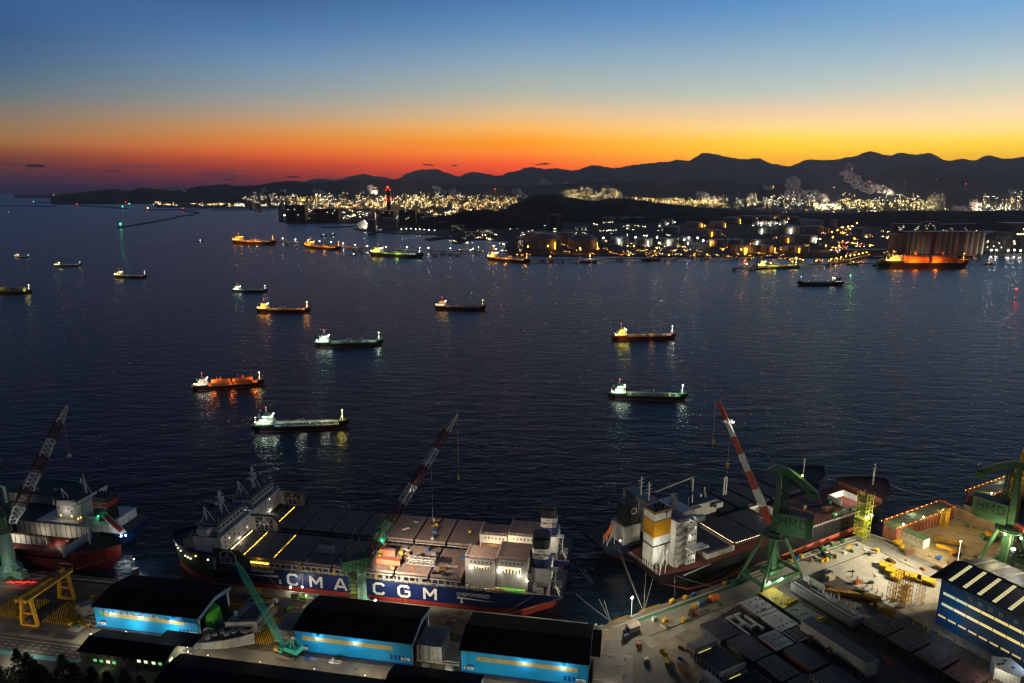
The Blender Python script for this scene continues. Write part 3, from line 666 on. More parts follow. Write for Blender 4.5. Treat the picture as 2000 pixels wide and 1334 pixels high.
for i,(x,y)in enumerate([(1140,424),(1168,427),(1180,422),(1200,428),(1214,423),(1232,429),(1250,425),(1265,430),(1150,432),(1188,434),(1222,434),(1246,434)]):
 tank(x,y,26,9,'large pale tank in the crowded farm at the foot of the wooded hill',tankm,0,'tank farm at the foot of the wooded hill')
def ball_tank(px,py,wpx,lbl,pw=9000):
 p=at(px,py,3); r=wpx/2*math.hypot(p.x,p.y)/F; t_=thing('spherical_tank',lbl,'gas tank',p,0,'spherical gas tanks')
 mb=MB(); mb.ball(0,0,r*1.15,r,16,10); mb.build('sphere',tankm,t_,smooth=True)
 mb=MB()
 for k in range(8):a=k*math.pi/4; mb.bar((r*.95*math.cos(a),r*.95*math.sin(a),0),(r*.95*math.cos(a),r*.95*math.sin(a),r),.8)
 mb.build('leg',grey,t_)
 mb=MB(); mb.ball(-r,-r,r*.6,1.2,6,4).ball(r,-r,r*1.2,1.2,6,4); mb.build('lamp',bulb_w,t_)
 point('tank_light',(r*1.1,-r*1.2,r*1.2),pw,'fff4d8',.8,t_)
for x,y,l in((1475,444,'first of the four floodlit gas spheres'),(1491,444,'second of the four floodlit gas spheres'),(1508,444,'third of the four floodlit gas spheres'),(1527,442,'largest and rightmost of the four floodlit gas spheres')):ball_tank(x,y,13,l,22000)
ball_tank(1294,446,16,'grey gas sphere, left of the pair above a squat tank',5000); ball_tank(1308,443,15,'grey gas sphere with a bright stair, right of the pair',5000)
def block(px0,px1,py,hpx,lbl,m=concd,depth=40,name='building',cat='building',wins=0,wm=None,group=None,ret=False,z=3):
 a=at(px0,py,z); b=at(px1,py,z); d=math.hypot(a.x,a.y); h=hpx*d/F*1.02
 L=(b-a).length; t_=thing(name,lbl,cat,a,math.atan2(b.y-a.y,b.x-a.x),group)
 mb=MB(); mb.box(0,L,0,depth,0,h); mb.build('wall',m,t_)
 mb=MB(); mb.box(-1,L+1,-1,depth+1,h+.01,h+1.2); mb.build('roof',tanktop,t_)
 if wins:
  for k in range(wins):x=rnd.uniform(.05,.9)*L; z_=rnd.uniform(.15,.9)*h; each('window',wm or winw,t_,[(x,x+L*.04,-.6,-.1,z_,z_+h*.06)])
 if ret:return t_,L,h
 return t_
t_,L,h=block(1762,1918,496,36,'row of tall pale grain silo blocks behind the orange lit ship',concd,38,'grain_silo','silo',ret=True)
silom=mat('silo_concrete',(.26,.235,.22),.85,var=.15,scale=.02)
for k in range(15):
 if k in(5,10):continue
 mb=MB(); mb.cyl((k+.5)*L/15,1,0,h*.985,L/28,12); mb.build('silo_cell',silom,t_)
each('red_band',redp,t_,[(L*.16,L*.33,-8.5,-7.6,h*.88,h*.93),(L*.333,L*.342,-8.5,-7.6,0,h),(L*.666,L*.675,-8.5,-7.6,0,h)])
for k in(.2,.8):point('quay_light',(L*k,-40,14),14000,'ffc8a0',1,t_)
block(1744,1762,496,32,'narrow silo tower at the left end of the grain silos',silom,30,'grain_silo','silo')
block(1920,1975,492,30,'dark warehouse right of the grain silos',concd,60,wins=6)
block(1960,2060,490,42,'tall dark plant building at the right edge with lit quay lamps',concd,60,wins=20)
t_,L,h=block(1068,1098,468,47,'twin square concrete towers joined at the top, behind the domes',concd,30,'twin_tower','tower',ret=True)
mb=MB()
for k in range(4):mb.box(L*.42,L*.6,-.8,-.1,h*(.12+.1*k),h*(.15+.1*k))
mb.build('window',winw,t_)
each('recess',blackm,t_,[(L*.26,L*.56,-.5,-.05,0,h*.93)])
B1=[(1008,1022,496,30,'dark lit process building at the tip of the terminal point',1,14),(1098,1150,466,14,'long low pale building right of the twin towers',0,18),(1100,1150,474,8,'lit shed below the long low building',0,14),(1122,1150,461,16,'white lit office block beside the shed',0,16),(1052,1068,472,14,'small lit building left of the twin towers',0,10),(935,965,434,9,'lit building on the dark slope left of the hill',0,18),(958,985,440,6,'lower lit building on the dark slope',0,10),(935,965,458,9,'waterside plant building with a blue lit window',0,16),(905,930,462,8,'dim waterside shed left of the plant building',0,6),(820,850,440,16,'dark block by the inner basin with a few lamps',0,6),(858,880,444,10,'flat dark warehouse on the inner basin',0,8),(880,905,452,11,'dark block near the end of the inner basin quay',0,6),(1745,1800,452,12,'long low pale factory hall on the right slope',0,12),(1800,1830,450,14,'blue roofed factory hall on the right slope',0,8),(1835,1870,453,12,'factory hall with a bright blue lit panel',0,8),(1850,1890,452,9,'grey factory hall beside the lamp lit street',0,6),(1870,1905,455,14,'pale rock faced hall at the right end of the factories',0,4),(1650,1680,500,10,'low harbour office near the causeway foot',0,8),(1690,1760,500,10,'orange lit harbour shed beside the causeway foot',0,10),(1550,1600,449,5,'low shed between tanks and road',0,3),(1600,1650,403,8,'grey block at the edge of the flare lit plant',0,20),(1555,1575,397,11,'grey boiler house in the steam clouds',0,6),(1457,1472,394,9,'pale windowless block left of the steam clouds',0,0),(1815,1840,412,8,'long dim hall among the right refinery',0,4),(1750,1760,423,9,'small orange lit tower block on the dark slope',0,6)]
for x0,x1,y,h_,lb,_,wn in B1:block(x0,x1,y,h_,lb,concd,30,wins=wn,wm=winw if rnd.random()<.7 else winy)
mb=MB(); mb.prism([at(x,y,9)for x,y in((1463,407.5),(1585,408.5),(1590,404.5),(1500,403.5))],3,9)
tag(mb.build('greenhouse_roof',lgrey),'wide pale flat roof lying on the dark plain behind the tank farm','roof')
def chimney(px,py,hpx,rpx,lbl,col=None,lamps='r',redb=False,steam=False):
 p=at(px,py,3); s_=math.hypot(p.x,p.y)/F; h=hpx*s_; r=rpx*s_; t_=thing('chimney',lbl,'chimney',p,0,'chimneys and masts on the far shore')
 n=5 if redb else 1
 for k in range(n):
  mb=MB(); mb.cyl(0,0,h*k/n,h*(k+1)/n,r*(1.15-.3*k/n),12,r*(1.15-.3*(k+1)/n)); mb.build('shaft',(blackm if k%2==0 else redp)if redb else(col or dkgrey),t_)
 mb=MB(); mb.ball(0,-r*1.3,h+r*.5,max(1.6,r*.5),6,4)
 if redb:
  for k in(.33,.66,.95):mb.ball(-r,-r,h*k,2,6,4).ball(r,-r,h*k,2,6,4)
 mb.build('lamp',BUL[lamps],t_); return t_,h
chimney(761,434,63,3.6,'thick power station chimney with red and black bands',redb=True)
chimney(967,403,32,1.2,'slim dark stack among the refinery lights, left of the wooded hill')
for x,y,h_,r_,l in((1214,375,28,.9,'tall mast with the brightest red lamp, above the central refinery'),(1238,377,25,.9,'red lamped stack right of the brightest red mast'),(1290,383,42,.5,'thin mast with a red lamp above the long dark hill'),(1300,385,20,.5,'short red lamped mast near the long dark hill'),(1694,392,31,1.6,'thick grey stack standing before the big steam plume'),(1626,390,20,1.0,'dark stack with a white lamp left of the big steam plume'),(1763,392,30,.7,'mast with a red lamp at the right refinery'),(1823,388,31,.6,'red lamped pylon behind the right refinery'),(1878,386,32,.6,'left of two red lamped pylons close together'),(1885,386,32,.6,'right of two red lamped pylons close together'),(1881,392,26,.9,'stack with a large red lamp below the paired pylons'),(1847,389,26,.6,'small pylon with red lamp beyond the right refinery'),(1508,392,24,1.0,'flare stack with an orange lamp, left of the steam clouds'),(1520,389,21,1.2,'column strung with white lamps, left of the steam clouds'),(1495,388,40,.4,'thin mast topped with red light below the mountain saddle'),(1582,380,36,.4,'distant mast with a red lamp, middle of the right hills'),(1616,380,46,.4,'distant tall mast with two red lamps on the right hills'),(1349,375,24,.4,'distant red lamp mast at the foot of the highest peak'),(1394,372,24,.4,'second distant red lamp mast at the foot of the highest peak'),(1090,372,28,.4,'distant red lamp above the central steam plume'),(937,372,24,.4,'distant red lamp mast left of the central plume'),(534,384,8,2.2,'short stack with twin red lamps on the low island hill'),(370,388,18,.5,'red lamped stack of the far port plant'),(1715,375,20,.4,'red lamp mast behind the plume of the right refinery'),(1741,385,24,.5,'red lamp mast beside the white lamp of the right refinery'),(636,375,16,.5,'mast in the left refinery haze'),(856,376,12,.5,'red lamped mast of the left refinery')):
 chimney(x,y,h_,r_,l,lamps='w' if 'column strung' in l or 'white lamp left' in l else('o' if 'flare' in l else 'r'))
for x0,x1,y,h_,lb in((745,770,436,22,'dark boiler hall at the foot of the banded chimney'),(780,812,438,26,'dark turbine hall right of the banded chimney'),(800,830,436,18,'lower dark hall of the power station'),(735,745,432,20,'small lit block left of the boiler hall'),(615,662,432,22,'large dark coal store shed on the left point'),(560,597,432,28,'dark tower like loading hall at the tip of the left point'),(600,615,433,14,'low dark shed between the two big dark halls')):
 block(x0,x1,y,h_,lb,blackm if 'dark' in lb else concd,60,wins=3)
for x0,x1,y,h_,lb in((718,734,453,22,'pair of pale cement silos on the wharf'),(748,763,447,20,'tall ribbed cement silo behind the wharf'),(764,775,447,18,'second ribbed cement silo behind the wharf')):
 block(x0,x1,y,h_,lb,silom,30,'cement_silo','silo')
def crane_ship():
 p=at(700,447,0); t_=thing('ship_loader','floodlit inclined loader beside the cement silos','ship loader',p)
 s_=math.hypot(p.x,p.y)/F; mb=MB(); mb.hexa([(0,0,2),(22*s_,0,2),(22*s_,20,2),(0,20,2),(-2*s_,0,10*s_),(10*s_,0,17*s_),(10*s_,20,17*s_),(-2*s_,20,10*s_)]); mb.build('hood',lgrey,t_)
 mb=MB(); mb.bar((12*s_,-3,16*s_),(20*s_,-3,6*s_),2); mb.build('lit_conveyor',emat('conveyor_lights','fff4d8',6),t_)
 mb=MB(); mb.ball(14*s_,-14,3*s_,3,6,4); mb.build('lamp',bulb_w,t_); point('loader_light',(14*s_,-18,3.5*s_),40000,'fff4d8',2,t_)
crane_ship()
def lampfield(name,lbl,cat,px0,px1,py0,py1,n,palette,top=0,size=(1.6,2.6),structure=True,seed=1,cluster=6,group='brightly lit plants on the far shore',dens=None):
 """a plant: columns, racks and boxes standing on the plain with lamps fixed to them"""
 rr=random.Random(seed); far=top>6
 def dist(py):return rr.uniform(6300,8700)if far else math.hypot(*at(px0,py,3)[:2])
 o=atd((px0+px1)/2,400,7400 if far else dist(py1)); o.z=3; t_=thing(name,lbl,cat,o,0,group)
 ms=MB(); lam={k:MB()for k in 'wyocrg'}; n=int(n*(2.3 if far else 1.5))
 for _ in range(max(3,n//cluster)):
  cx=rr.uniform(px0,px1); w_=rr.uniform(.25,1)
  if far:d=dist(0); up=rr.random()**1.6; hp=H+(365-(py1-(py1-py0)*up))/F*d; hh=max(25,hp)
  else:d=dist(rr.uniform(py0,py1)); hh=(rr.random()**2.2)*top*d/F+2*d/F
  s_=d/F; q=atd(cx,400,d)-o
  if structure:
   for k in range(3):
    x=q.x+rr.uniform(-4,4)*s_; y=q.y+rr.uniform(-20,20); hk_=hh*rr.uniform(.5,1)
    if rr.random()<.6:ms.cyl(x,y,-3,hk_,rr.uniform(.25,.7)*s_,6)
    else:ms.cbox(x,y,-3,rr.uniform(2,7)*s_,15,3+hk_*.6)
  for k in range(int(cluster*rr.uniform(.5,1.5)*w_+1)):
   c=rr.choice(palette); z=hh*(1-rr.random()**1.6*.75)if far else rr.random()**1.3*hh; r=rr.uniform(*size)*s_*(.125 if far else.15)
   lam[c].ball(q.x+rr.gauss(0,3.2)*s_,q.y+rr.uniform(-30,0),z,r,5,3)
 if structure:tag(ms.build('columns_and_racks',mat('plant_steel',(.25,.25,.24),.5,var=.3),t_),kind='stuff')
 for k,m in lam.items():
  if m.v:tag(m.build('lamps',{'w':plant_w,'y':plant_y,'o':plant_o,'c':plant_c,'r':bulb_r,'g':plant_g}[k],t_),kind='stuff')
 return t_
plant_w=emat('plant_lamp_white','ffeaba',20); plant_y=emat('plant_lamp_yellow','ffd25c',16); plant_o=emat('plant_lamp_orange','ff9c30',14); plant_c=emat('plant_lamp_cool','e0f6ff',20); plant_g=emat('plant_lamp_green','30ffa0',14)
LFs=[('port_plant','glittering white quay plant left of the dark hall, behind the long breakwater','plant',448,560,399,404,150,'wwwyyc',3,5),('port_plant','orange and white lit quay of the far left port','plant',308,440,399,403,80,'wwwoo',3,6),('waterfront_town','scattered lamps of the low waterfront town under the left hills','town',300,470,385,397,110,'wwwyoc',2,7),('headland_town','string of lights of the town on the far headland','town',112,235,387,388,36,'wwyoc',2,8),('refinery','left refinery, a carpet of white lamps above the low island hill','refinery',560,720,380,392,190,'wwyyyoc',9,11),('refinery','dense golden refinery behind the banded chimney','refinery',700,830,380,403,420,'wwwyyyow',16,12),('refinery','long refinery between the banded chimney and the wooded hill','refinery',820,1010,380,400,480,'wwwyyyoow',16,13),('refinery','orange lit plant in front of the golden refinery','refinery',660,760,400,422,170,'oooowwy',7,14),('refinery','white lit tank yard in front of the left refinery','refinery',600,720,412,428,110,'wwwwcy',5,15),('refinery','central refinery glowing above the wooded hill crest','refinery',1092,1214,365,383,260,'wwyyyyw',14,16),('refinery','low refinery right of the central one, strewn with yellow lamps','refinery',1205,1400,383,394,330,'wwyyyyo',12,17),('refinery','small dense plant at the foot of the steam plume, left of the saddle','refinery',1320,1412,384,396,130,'wwyyo',13,18),('refinery','white lit plant wrapped in steam clouds','refinery',1440,1590,378,396,190,'wwwwyc',11,19),('refinery','blindingly lit square plant below the steam clouds','refinery',1592,1645,398,412,230,'wwwwy',13,20),('refinery','broad right hand refinery before the big plume','refinery',1640,1830,384,398,480,'wwyyyyw',15,21),('refinery','cluster of bright towers at the right edge','refinery',1900,2040,402,410,170,'wwwwwc',14,22),('town','thin scatter of town lamps under the right mountains','town',1900,2040,376,386,60,'wwoc',2,23),('town','dim suburb lamps beyond the central refinery','town',1240,1480,374,380,90,'wwcwo',2,24),('town','red and orange signal lamps and roads behind the right refinery','town',1600,1900,400,414,60,'wwoocr',2,25),('industrial_estate','industrial estate lamps on the right slope above the silos','industrial estate',1700,1990,424,456,80,'wwooycw',2,26),('industrial_estate','lamps of the works between inner basin and wooded hill','industrial estate',860,1010,404,438,110,'wwwyoc',2,27),('industrial_estate','white lamps of the tank yard behind the terminal domes','industrial estate',1160,1330,438,460,70,'wwwwcy',2,28),('industrial_estate','orange lamps strewn through the tank terminal','industrial estate',1330,1680,450,496,90,'oooowy',3,29),('industrial_estate','orange and white lamps around the terminal domes','industrial estate',1010,1330,470,494,110,'oooowwy',5,30),('industrial_estate','lamps along the inner basin quay and power station yard','industrial estate',730,910,426,450,60,'wwwwoc',2,31),('container_yard','orange lit road and yard between the works and the hill','industrial estate',810,950,400,420,110,'oooyw',2,32),('industrial_estate','lamps of the works at the foot of the dark hill, behind the tank farm','industrial estate',1120,1330,418,436,60,'wwwyc',2,34),('industrial_estate','white lamps on the slope between the silo roofs and the plain','industrial estate',1600,2000,430,470,110,'wwwoyc',2,35),('industrial_estate','orange and white lamps of the streets left of the twin towers','industrial estate',900,1070,440,470,70,'wwwoyc',2,36),('industrial_estate','lamps of the plain right of the square plant','industrial estate',1650,2000,408,428,70,'wwwoyr',2,37),('refinery','scattered far plant lights under the left mountains','refinery',470,900,374,384,170,'wwwyoc',7.5,38),('refinery','scattered far plant lights under the right mountains','refinery',1400,2030,372,386,200,'wwwyoc',7.5,39),('waterfront_lamps','continuous orange lamp row along the terminal waterfront','waterfront lamps',1000,1700,493,498,120,'ooooy',1.2,41),('waterfront_lamps','orange lamps among the waterfront pipe racks','waterfront lamps',1180,1640,484,496,80,'oooyw',2,42),('waterfront_lamps','lamps strung along the inner side of the long jetty root','waterfront lamps',880,1000,468,492,40,'wwoyc',1.5,43),('refinery','amber lit belt before the long refinery','refinery',800,1000,398,412,120,'ooyyw',6.5,44),('refinery','golden belt across the foot of the left refinery','refinery',560,760,392,406,150,'yyowww',6.5,45),('industrial_estate','lamps dotted over the plain behind the tank spheres','industrial estate',1320,1660,404,432,90,'wwyoyc',2,46),('industrial_estate','street lamps and sheds on the slope left of the silos','industrial estate',1640,1760,446,490,60,'ooywy',2,47),('town','warm sprinkle of town lamps along the foot of the left hills','town',112,560,380,387,120,'yywoyw',2,48),('town','warm sprinkle of suburb lamps below the central ridge','town',880,1420,371,379,150,'yywoyw',2,49),('power_station_lamps','lamps in and around the power station halls','plant',600,900,408,430,130,'wwwycoo',3,40),('roadside_lamps','traffic and lamp glow at the foot of the winding road','road',1630,1700,470,500,60,'ooowwrw',1,33)]
for nm,lb,ct,a,b,c,d,n,pal,tp,sd in LFs:lampfield(nm,lb,ct,a,b,c,d,n,pal,tp,seed=sd)
def far_lamp(px,py,col,lbl,h=12,pw=12000,r=1.6,group='single lamps on the far shore'):
 p=at(px,py,3); t_=thing('street_lamp',lbl,'street lamp',p,0,group)
 mb=MB(); mb.bar((0,0,0),(0,0,h),.5); mb.build('post',grey,t_)
 mb=MB(); mb.ball(0,0,h+r*.6,r,6,4); mb.build('lamp',BUL[col],t_)
 far_lamp.n=getattr(far_lamp,'n',0)+1
 if pw and(far_lamp.n%4==0 or px>1930):point('lamp_light',(0,-2,h),pw*.8,LC[col],1,t_)
for i,(x,y)in enumerate([(1624,456),(1635,453),(1646,447),(1656,445),(1663,444),(1673,438),(1676,433),(1668,470),(1626,467)]):far_lamp(x,y+3,'o','orange lamp beside the winding road up the right slope',12,30000,2.4,'orange lamps of the winding road')
far_lamp(1698,492,'o','large orange lamp at the shore end of the causeway',18,60000,2.6)
for x,y,c in((1352,423,'o'),(1376,447,'o'),(1457,500,'o'),(1411,497,'o'),(1447,497,'o'),(1612,489,'o'),(1638,489,'o'),(1238,490,'o'),(1283,494,'o'),(1133,495,'o'),(1070,490,'o'),(1031,491,'o')):far_lamp(x,y,c,'orange lamp on the terminal waterfront',14,30000,1.9,'orange lamps on the terminal waterfront')
for x,y in((1178,474),(1241,473),(1283,473),(1336,478),(1345,474),(1362,474),(1373,480),(1343,486),(1287,485)):far_lamp(x,y,'w','bright white floodlight on a mast between the terminal tanks',16,30000,2.4,'white floodlights between the terminal tanks')
for x,y in((784,453),(794,452),(803,452),(812,453),(820,453),(829,454),(838,455),(849,456)):far_lamp(x,y,'w','white lamp on the inner basin quay',12,24000,1.1,'white lamps on the inner basin quay')
for x,y in((1935,497),(1945,497),(1968,498),(1980,497),(1992,498)):far_lamp(x,y,'w','bright white quay lamp at the right edge',12,60000,2.0,'white quay lamps at the right edge')
for x,y,l in((1834,429,'lone bright white lamp on the dark right slope'),(1898,366,'white lamp below the right mountains'),(1762,366,'white lamp above the right refinery'),(1655,410,'white road lamp right of the square plant'),(1708,410,'second white road lamp, before the right refinery'),(971,427,'white lamp high on the road by the small hill'),(1008,425,'white lamp at the foot of the wooded hill'),(660,418,'floodlight between the dark halls'),(556,426,'floodlight on the side of the dark hall at the left point')):
 far_lamp(x,y,'w',l,16 if y>380 else 10,60000,3.4 if y>400 else 6)
for x,y,c,pw in((765,398,'ffd890',6e5),(960,395,'ffc070',5e5),(1150,384,'fff0c0',9e5),(1300,391,'ffe8a0',5e5),(1618,405,'fff0c8',9e5),(1740,394,'fff0c8',8e5),(1965,405,'fff4d8',6e5),(1665,432,'ffa040',1.5e5),(1490,439,'ffb060',1.2e5)):
 p=at(x,y,60); t_=point('plant_fill',p if y<415 else p-Vector((0,0,44)),pw*(2 if y<415 else.12),'ffffff',12); t_.data.color=s2l(c)[:3]  # strong fill point standing for the many lamps of each plant
def steam_mat():
 m=bpy.data.materials.new('steam_mist'); m.use_nodes=True; T=m.node_tree; P=T.nodes['Principled BSDF']; T.nodes.remove(P)
 df=nd(T,'ShaderNodeBsdfDiffuse'); df.inputs[0].default_value=(.86,.80,.79,1); tr=nd(T,'ShaderNodeBsdfTranslucent'); tr.inputs[0].default_value=(.8,.72,.70,1)
 a1=nd(T,'ShaderNodeMixShader'); a1.inputs[0].default_value=.5; T.links.new(df.outputs[0],a1.inputs[1]); T.links.new(tr.outputs[0],a1.inputs[2])
 tp=nd(T,'ShaderNodeBsdfTransparent'); g=nd(T,'ShaderNodeNewGeometry'); n=nd(T,'ShaderNodeTexNoise'); n.inputs['Scale'].default_value=.02; n.inputs['Detail'].default_value=5
 T.links.new(g.outputs['Position'],n.inputs[0])
 a2=nd(T,'ShaderNodeMixShader'); f=mth(T,'MULTIPLY',mth(T,'SUBTRACT',n.outputs[0],.38,clamp=True),5.0,clamp=True)
 T.links.new(f,a2.inputs[0]); T.links.new(tp.outputs[0],a2.inputs[1]); T.links.new(a1.outputs[0],a2.inputs[2]); T.links.new(a2.outputs[0],T.nodes['Material Output'].inputs[0]); return m
steam=steam_mat()
def plume(pts,lbl,seed,group='steam plumes over the refineries',y0=398,jit=.5):
 rr=random.Random(seed); o=at(pts[0][0],y0,3); d=math.hypot(o.x,o.y); s_=d/F
 mb=MB()
 for(xa,ya,ra),(xb,yb,rb)in zip(pts,pts[1:]):
  n=max(2,int(math.hypot(xb-xa,yb-ya)/(min(ra,rb)*.55)))
  for i in range(n):
   f_=i/n
   for k in range(3):
    r=(ra+(rb-ra)*f_)*rr.uniform(.55,1.15); x=xa+(xb-xa)*f_+rr.gauss(0,jit)*r; y=ya+(yb-ya)*f_+rr.gauss(0,jit*.7)*r
    p=atd(x,y,d+rr.uniform(-1,1)*r*s_)-o; mb.ball(p.x,p.y,p.z,r*s_,9,7,rr.uniform(.75,1.05))
 ob=mb.build('steam_plume',steam,None,o,smooth=True)
 md=ob.modifiers.new('remesh','REMESH'); md.mode='VOXEL'; md.voxel_size=s_*.9
 tx=bpy.data.textures.new('puff','CLOUDS'); tx.noise_scale=s_*4; tx.noise_depth=3
 dm=ob.modifiers.new('billow','DISPLACE'); dm.texture=tx; dm.strength=s_*3.2; dm.texture_coords='LOCAL'
 pl_=atd(pts[0][0],pts[0][1]+4,d-90)
 if seed in(2,3,5,8,13,19):point('plant_fill',pl_,1.1e6*(s_/5)**2,'ffe4c4',10)  # added fill at the plume's foot, brightens the steam
 tag(ob,lbl,'steam',group); return ob
plume([(1742,378,3),(1728,372,5),(1712,366,6),(1694,368,8),(1680,360,8),(1668,350,7),(1655,346,6),(1650,338,5),(1660,330,6),(1660,320,4)],'tallest steam plume, bent over and rising before the right mountains',2)
plume([(1612,392,6),(1596,388,10),(1578,386,13),(1560,388,13),(1545,380,9),(1540,374,6)],'wide low cloud bank of steam around the wrapped plant',3)
plume([(1546,372,3),(1540,362,6),(1552,352,6),(1550,345,4)],'pinkish puff of steam above the wide cloud bank',4)
plume([(1100,380,4),(1085,374,7),(1072,366,7),(1062,358,6),(1052,352,4)],'steam plume rising behind the crest of the wooded hill',5,y0=385)
plume([(1205,380,3),(1192,374,5),(1180,371,4)],'short steam trail over the central refinery',6,y0=385)
plume([(1118,366,2),(1105,361,4),(1098,358,3)],'thin steam streak left above the central refinery',7,y0=385)
plume([(1398,392,3),(1386,388,6),(1372,382,5),(1362,378,4)],'steam plume of the small dense plant',8,y0=396)
plume([(1508,369,1.5),(1498,367,2.6),(1490,364,2.4)],'small curl of steam from the flare stack',9,y0=392)
plume([(1026,384,3),(1014,378,5),(1004,370,4)],'steam puff at the left foot of the wooded hill',10,y0=396)
plume([(905,384,3),(890,378,5),(878,374,4)],'steam drift in the middle of the long refinery',11,y0=396)
plume([(868,376,2),(856,368,4),(846,364,3)],'rising steam twist near the red lamped mast',12,y0=396)
plume([(735,376,3),(728,368,6),(722,364,4)],'steam cloud left of the banded chimney',13,y0=396)
plume([(640,380,2),(622,375,5),(612,371,3)],'steam over the left refinery',14,y0=392)
plume([(516,378,2),(514,372,3.6),(516,368,2)],'small upright steam puff above the low island hill',15,y0=392)
plume([(565,378,1.6),(556,374,3),(550,371,2)],'faint steam wisp right of the twin red lamps',16,y0=392)
plume([(365,373,1.6),(345,368,3),(325,369,2)],'long thin steam streak over the far left port',17,y0=392)
plume([(1888,409,2),(1876,406,4),(1862,405,3)],'low steam wisp on the right slope',18,y0=412)
plume([(1912,402,2),(1904,398,4),(1906,392,3)],'steam beside the bright towers at the right edge',19,y0=410)
plume([(1980,384,2),(1976,376,4),(1974,370,3)],'steam column behind the bright towers at the right edge',20,y0=400)
# ================================================================ yard ground
asph=mat('yard_concrete',(.23,.20,.155),.85,var=.35,scale=.09,bump=.2,rust=(.09,.075,.06,1))
conc2=mat('pale_yard_concrete',(.34,.32,.27),.85,var=.18,scale=.12,bump=.15)
road=mat('asphalt',(.10,.095,.085),.85,var=.25,scale=.15)
line=mat('road_marking_white',(.62,.62,.58),.7,var=.25,scale=.5)
cyan=mat('cyan_lane_paint',(.12,.34,.40),.7,var=.2)
greenlane=mat('green_lane_paint',(.03,.16,.09),.7,var=.3,scale=.3)
dirt=mat('brown_ground',(.11,.085,.06),.95,var=.5,scale=.15,bump=.4)
def P2(fr,pts):return[(fr.w(u,v).x,fr.w(u,v).y)for u,v in pts]
def sheet(name,fr,pts,z,m,kind='structure'):
 mb=MB(); mb.poly([fr.w(u,v,z)for u,v in pts]); return tag(mb.build(name,m),kind=kind)
def lab(pts):return[LF.w(*p)[:2]for p in pts]
G=[LF.w(-520,60),LF.w(-520,271),LF.w(-205,271),LF.w(-205,279.5),LF.w(-14,279.5),RF.w(160,218),RF.w(163,224),RF.w(352,224),RF.w(356,209),RF.w(419,209),RF.w(419,178),RF.w(620,178),RF.w(620,-140),RF.w(150,-140)]
mb=MB(); mb.prism([(p.x,p.y)for p in G],-3,4.0); tag(mb.build('yard_ground',asph),kind='structure')
mb=MB()
for a,b in zip(G[1:9],G[2:10]):
 d=(b-a).normalized(); n=Vector((d.y,-d.x,0))*.5; mb.bar(Vector((a.x,a.y,4.2))+n,Vector((b.x,b.y,4.2))+n,.9,.4)
tag(mb.build('quay_coping',conc),kind='structure')
sheet('dark_yard',LF,[(-400,236),(-14,236),(-14,279),(-400,270.5)],4.004,dirt)
sheet('road',LF,[(-400,206),(-226,206),(-226,226),(-400,226)],4.004,road)
sheet('yard_apron',LF,[(-226,225),(0,225),(0,236),(-226,236)],4.008,asph)
sheet('yard_apron',LF,[(-400,226.2),(-226,226.2),(-226,236.8),(-400,236.8)],4.008,asph)
sheet('cyan_lane',LF,[(-400,214.6),(-224,214.6),(-224,217.0),(-400,217.0)],4.012,cyan)
mb=MB()
for v_ in(224.4,):mb.poly([LF.w(-400,v_-.12,4.014),LF.w(-227,v_-.12,4.014),LF.w(-227,v_+.12,4.014),LF.w(-400,v_+.12,4.014)])
for v_ in(218.6,220.8,222.6):
 for k in range(28):u=-330+k*4; mb.poly([LF.w(u,v_-.1,4.014),LF.w(u+2,v_-.1,4.014),LF.w(u+2,v_+.1,4.014),LF.w(u,v_+.1,4.014)])
tag(mb.build('road_marking',line),kind='structure')
for u0,u1,v0,v1 in((-262,-252,229,232),(-248,-238,228,231.5),(-274,-266,228,230)):sheet('asphalt_patch',LF,[(u0,v0),(u1,v0),(u1,v1),(u0,v1)],4.013,road)
for u0,u1 in((-264,-250),(-251,-237)):sheet('pale_patch',LF,[(u0,226.5),(u1,226.5),(u1,228),(u0,228)],4.013,conc2)
for v_ in(273.5,267.5,258.5):
 mb=MB(); mb.box(-330,-15,v_-.12,v_+.12,4.01,4.18); tag(mb.build('crane_rail',grey,None,(0,0,0),R_(-10)),kind='structure')
sheet('quay_strip',LF,[(-190,274.5),(-16,274.5),(-16,278.8),(-190,278.8)],4.01,asph)
sheet('quay_track',LF,[(-150,262),(-16,262),(-16,266.5),(-150,266.5)],4.01,road)
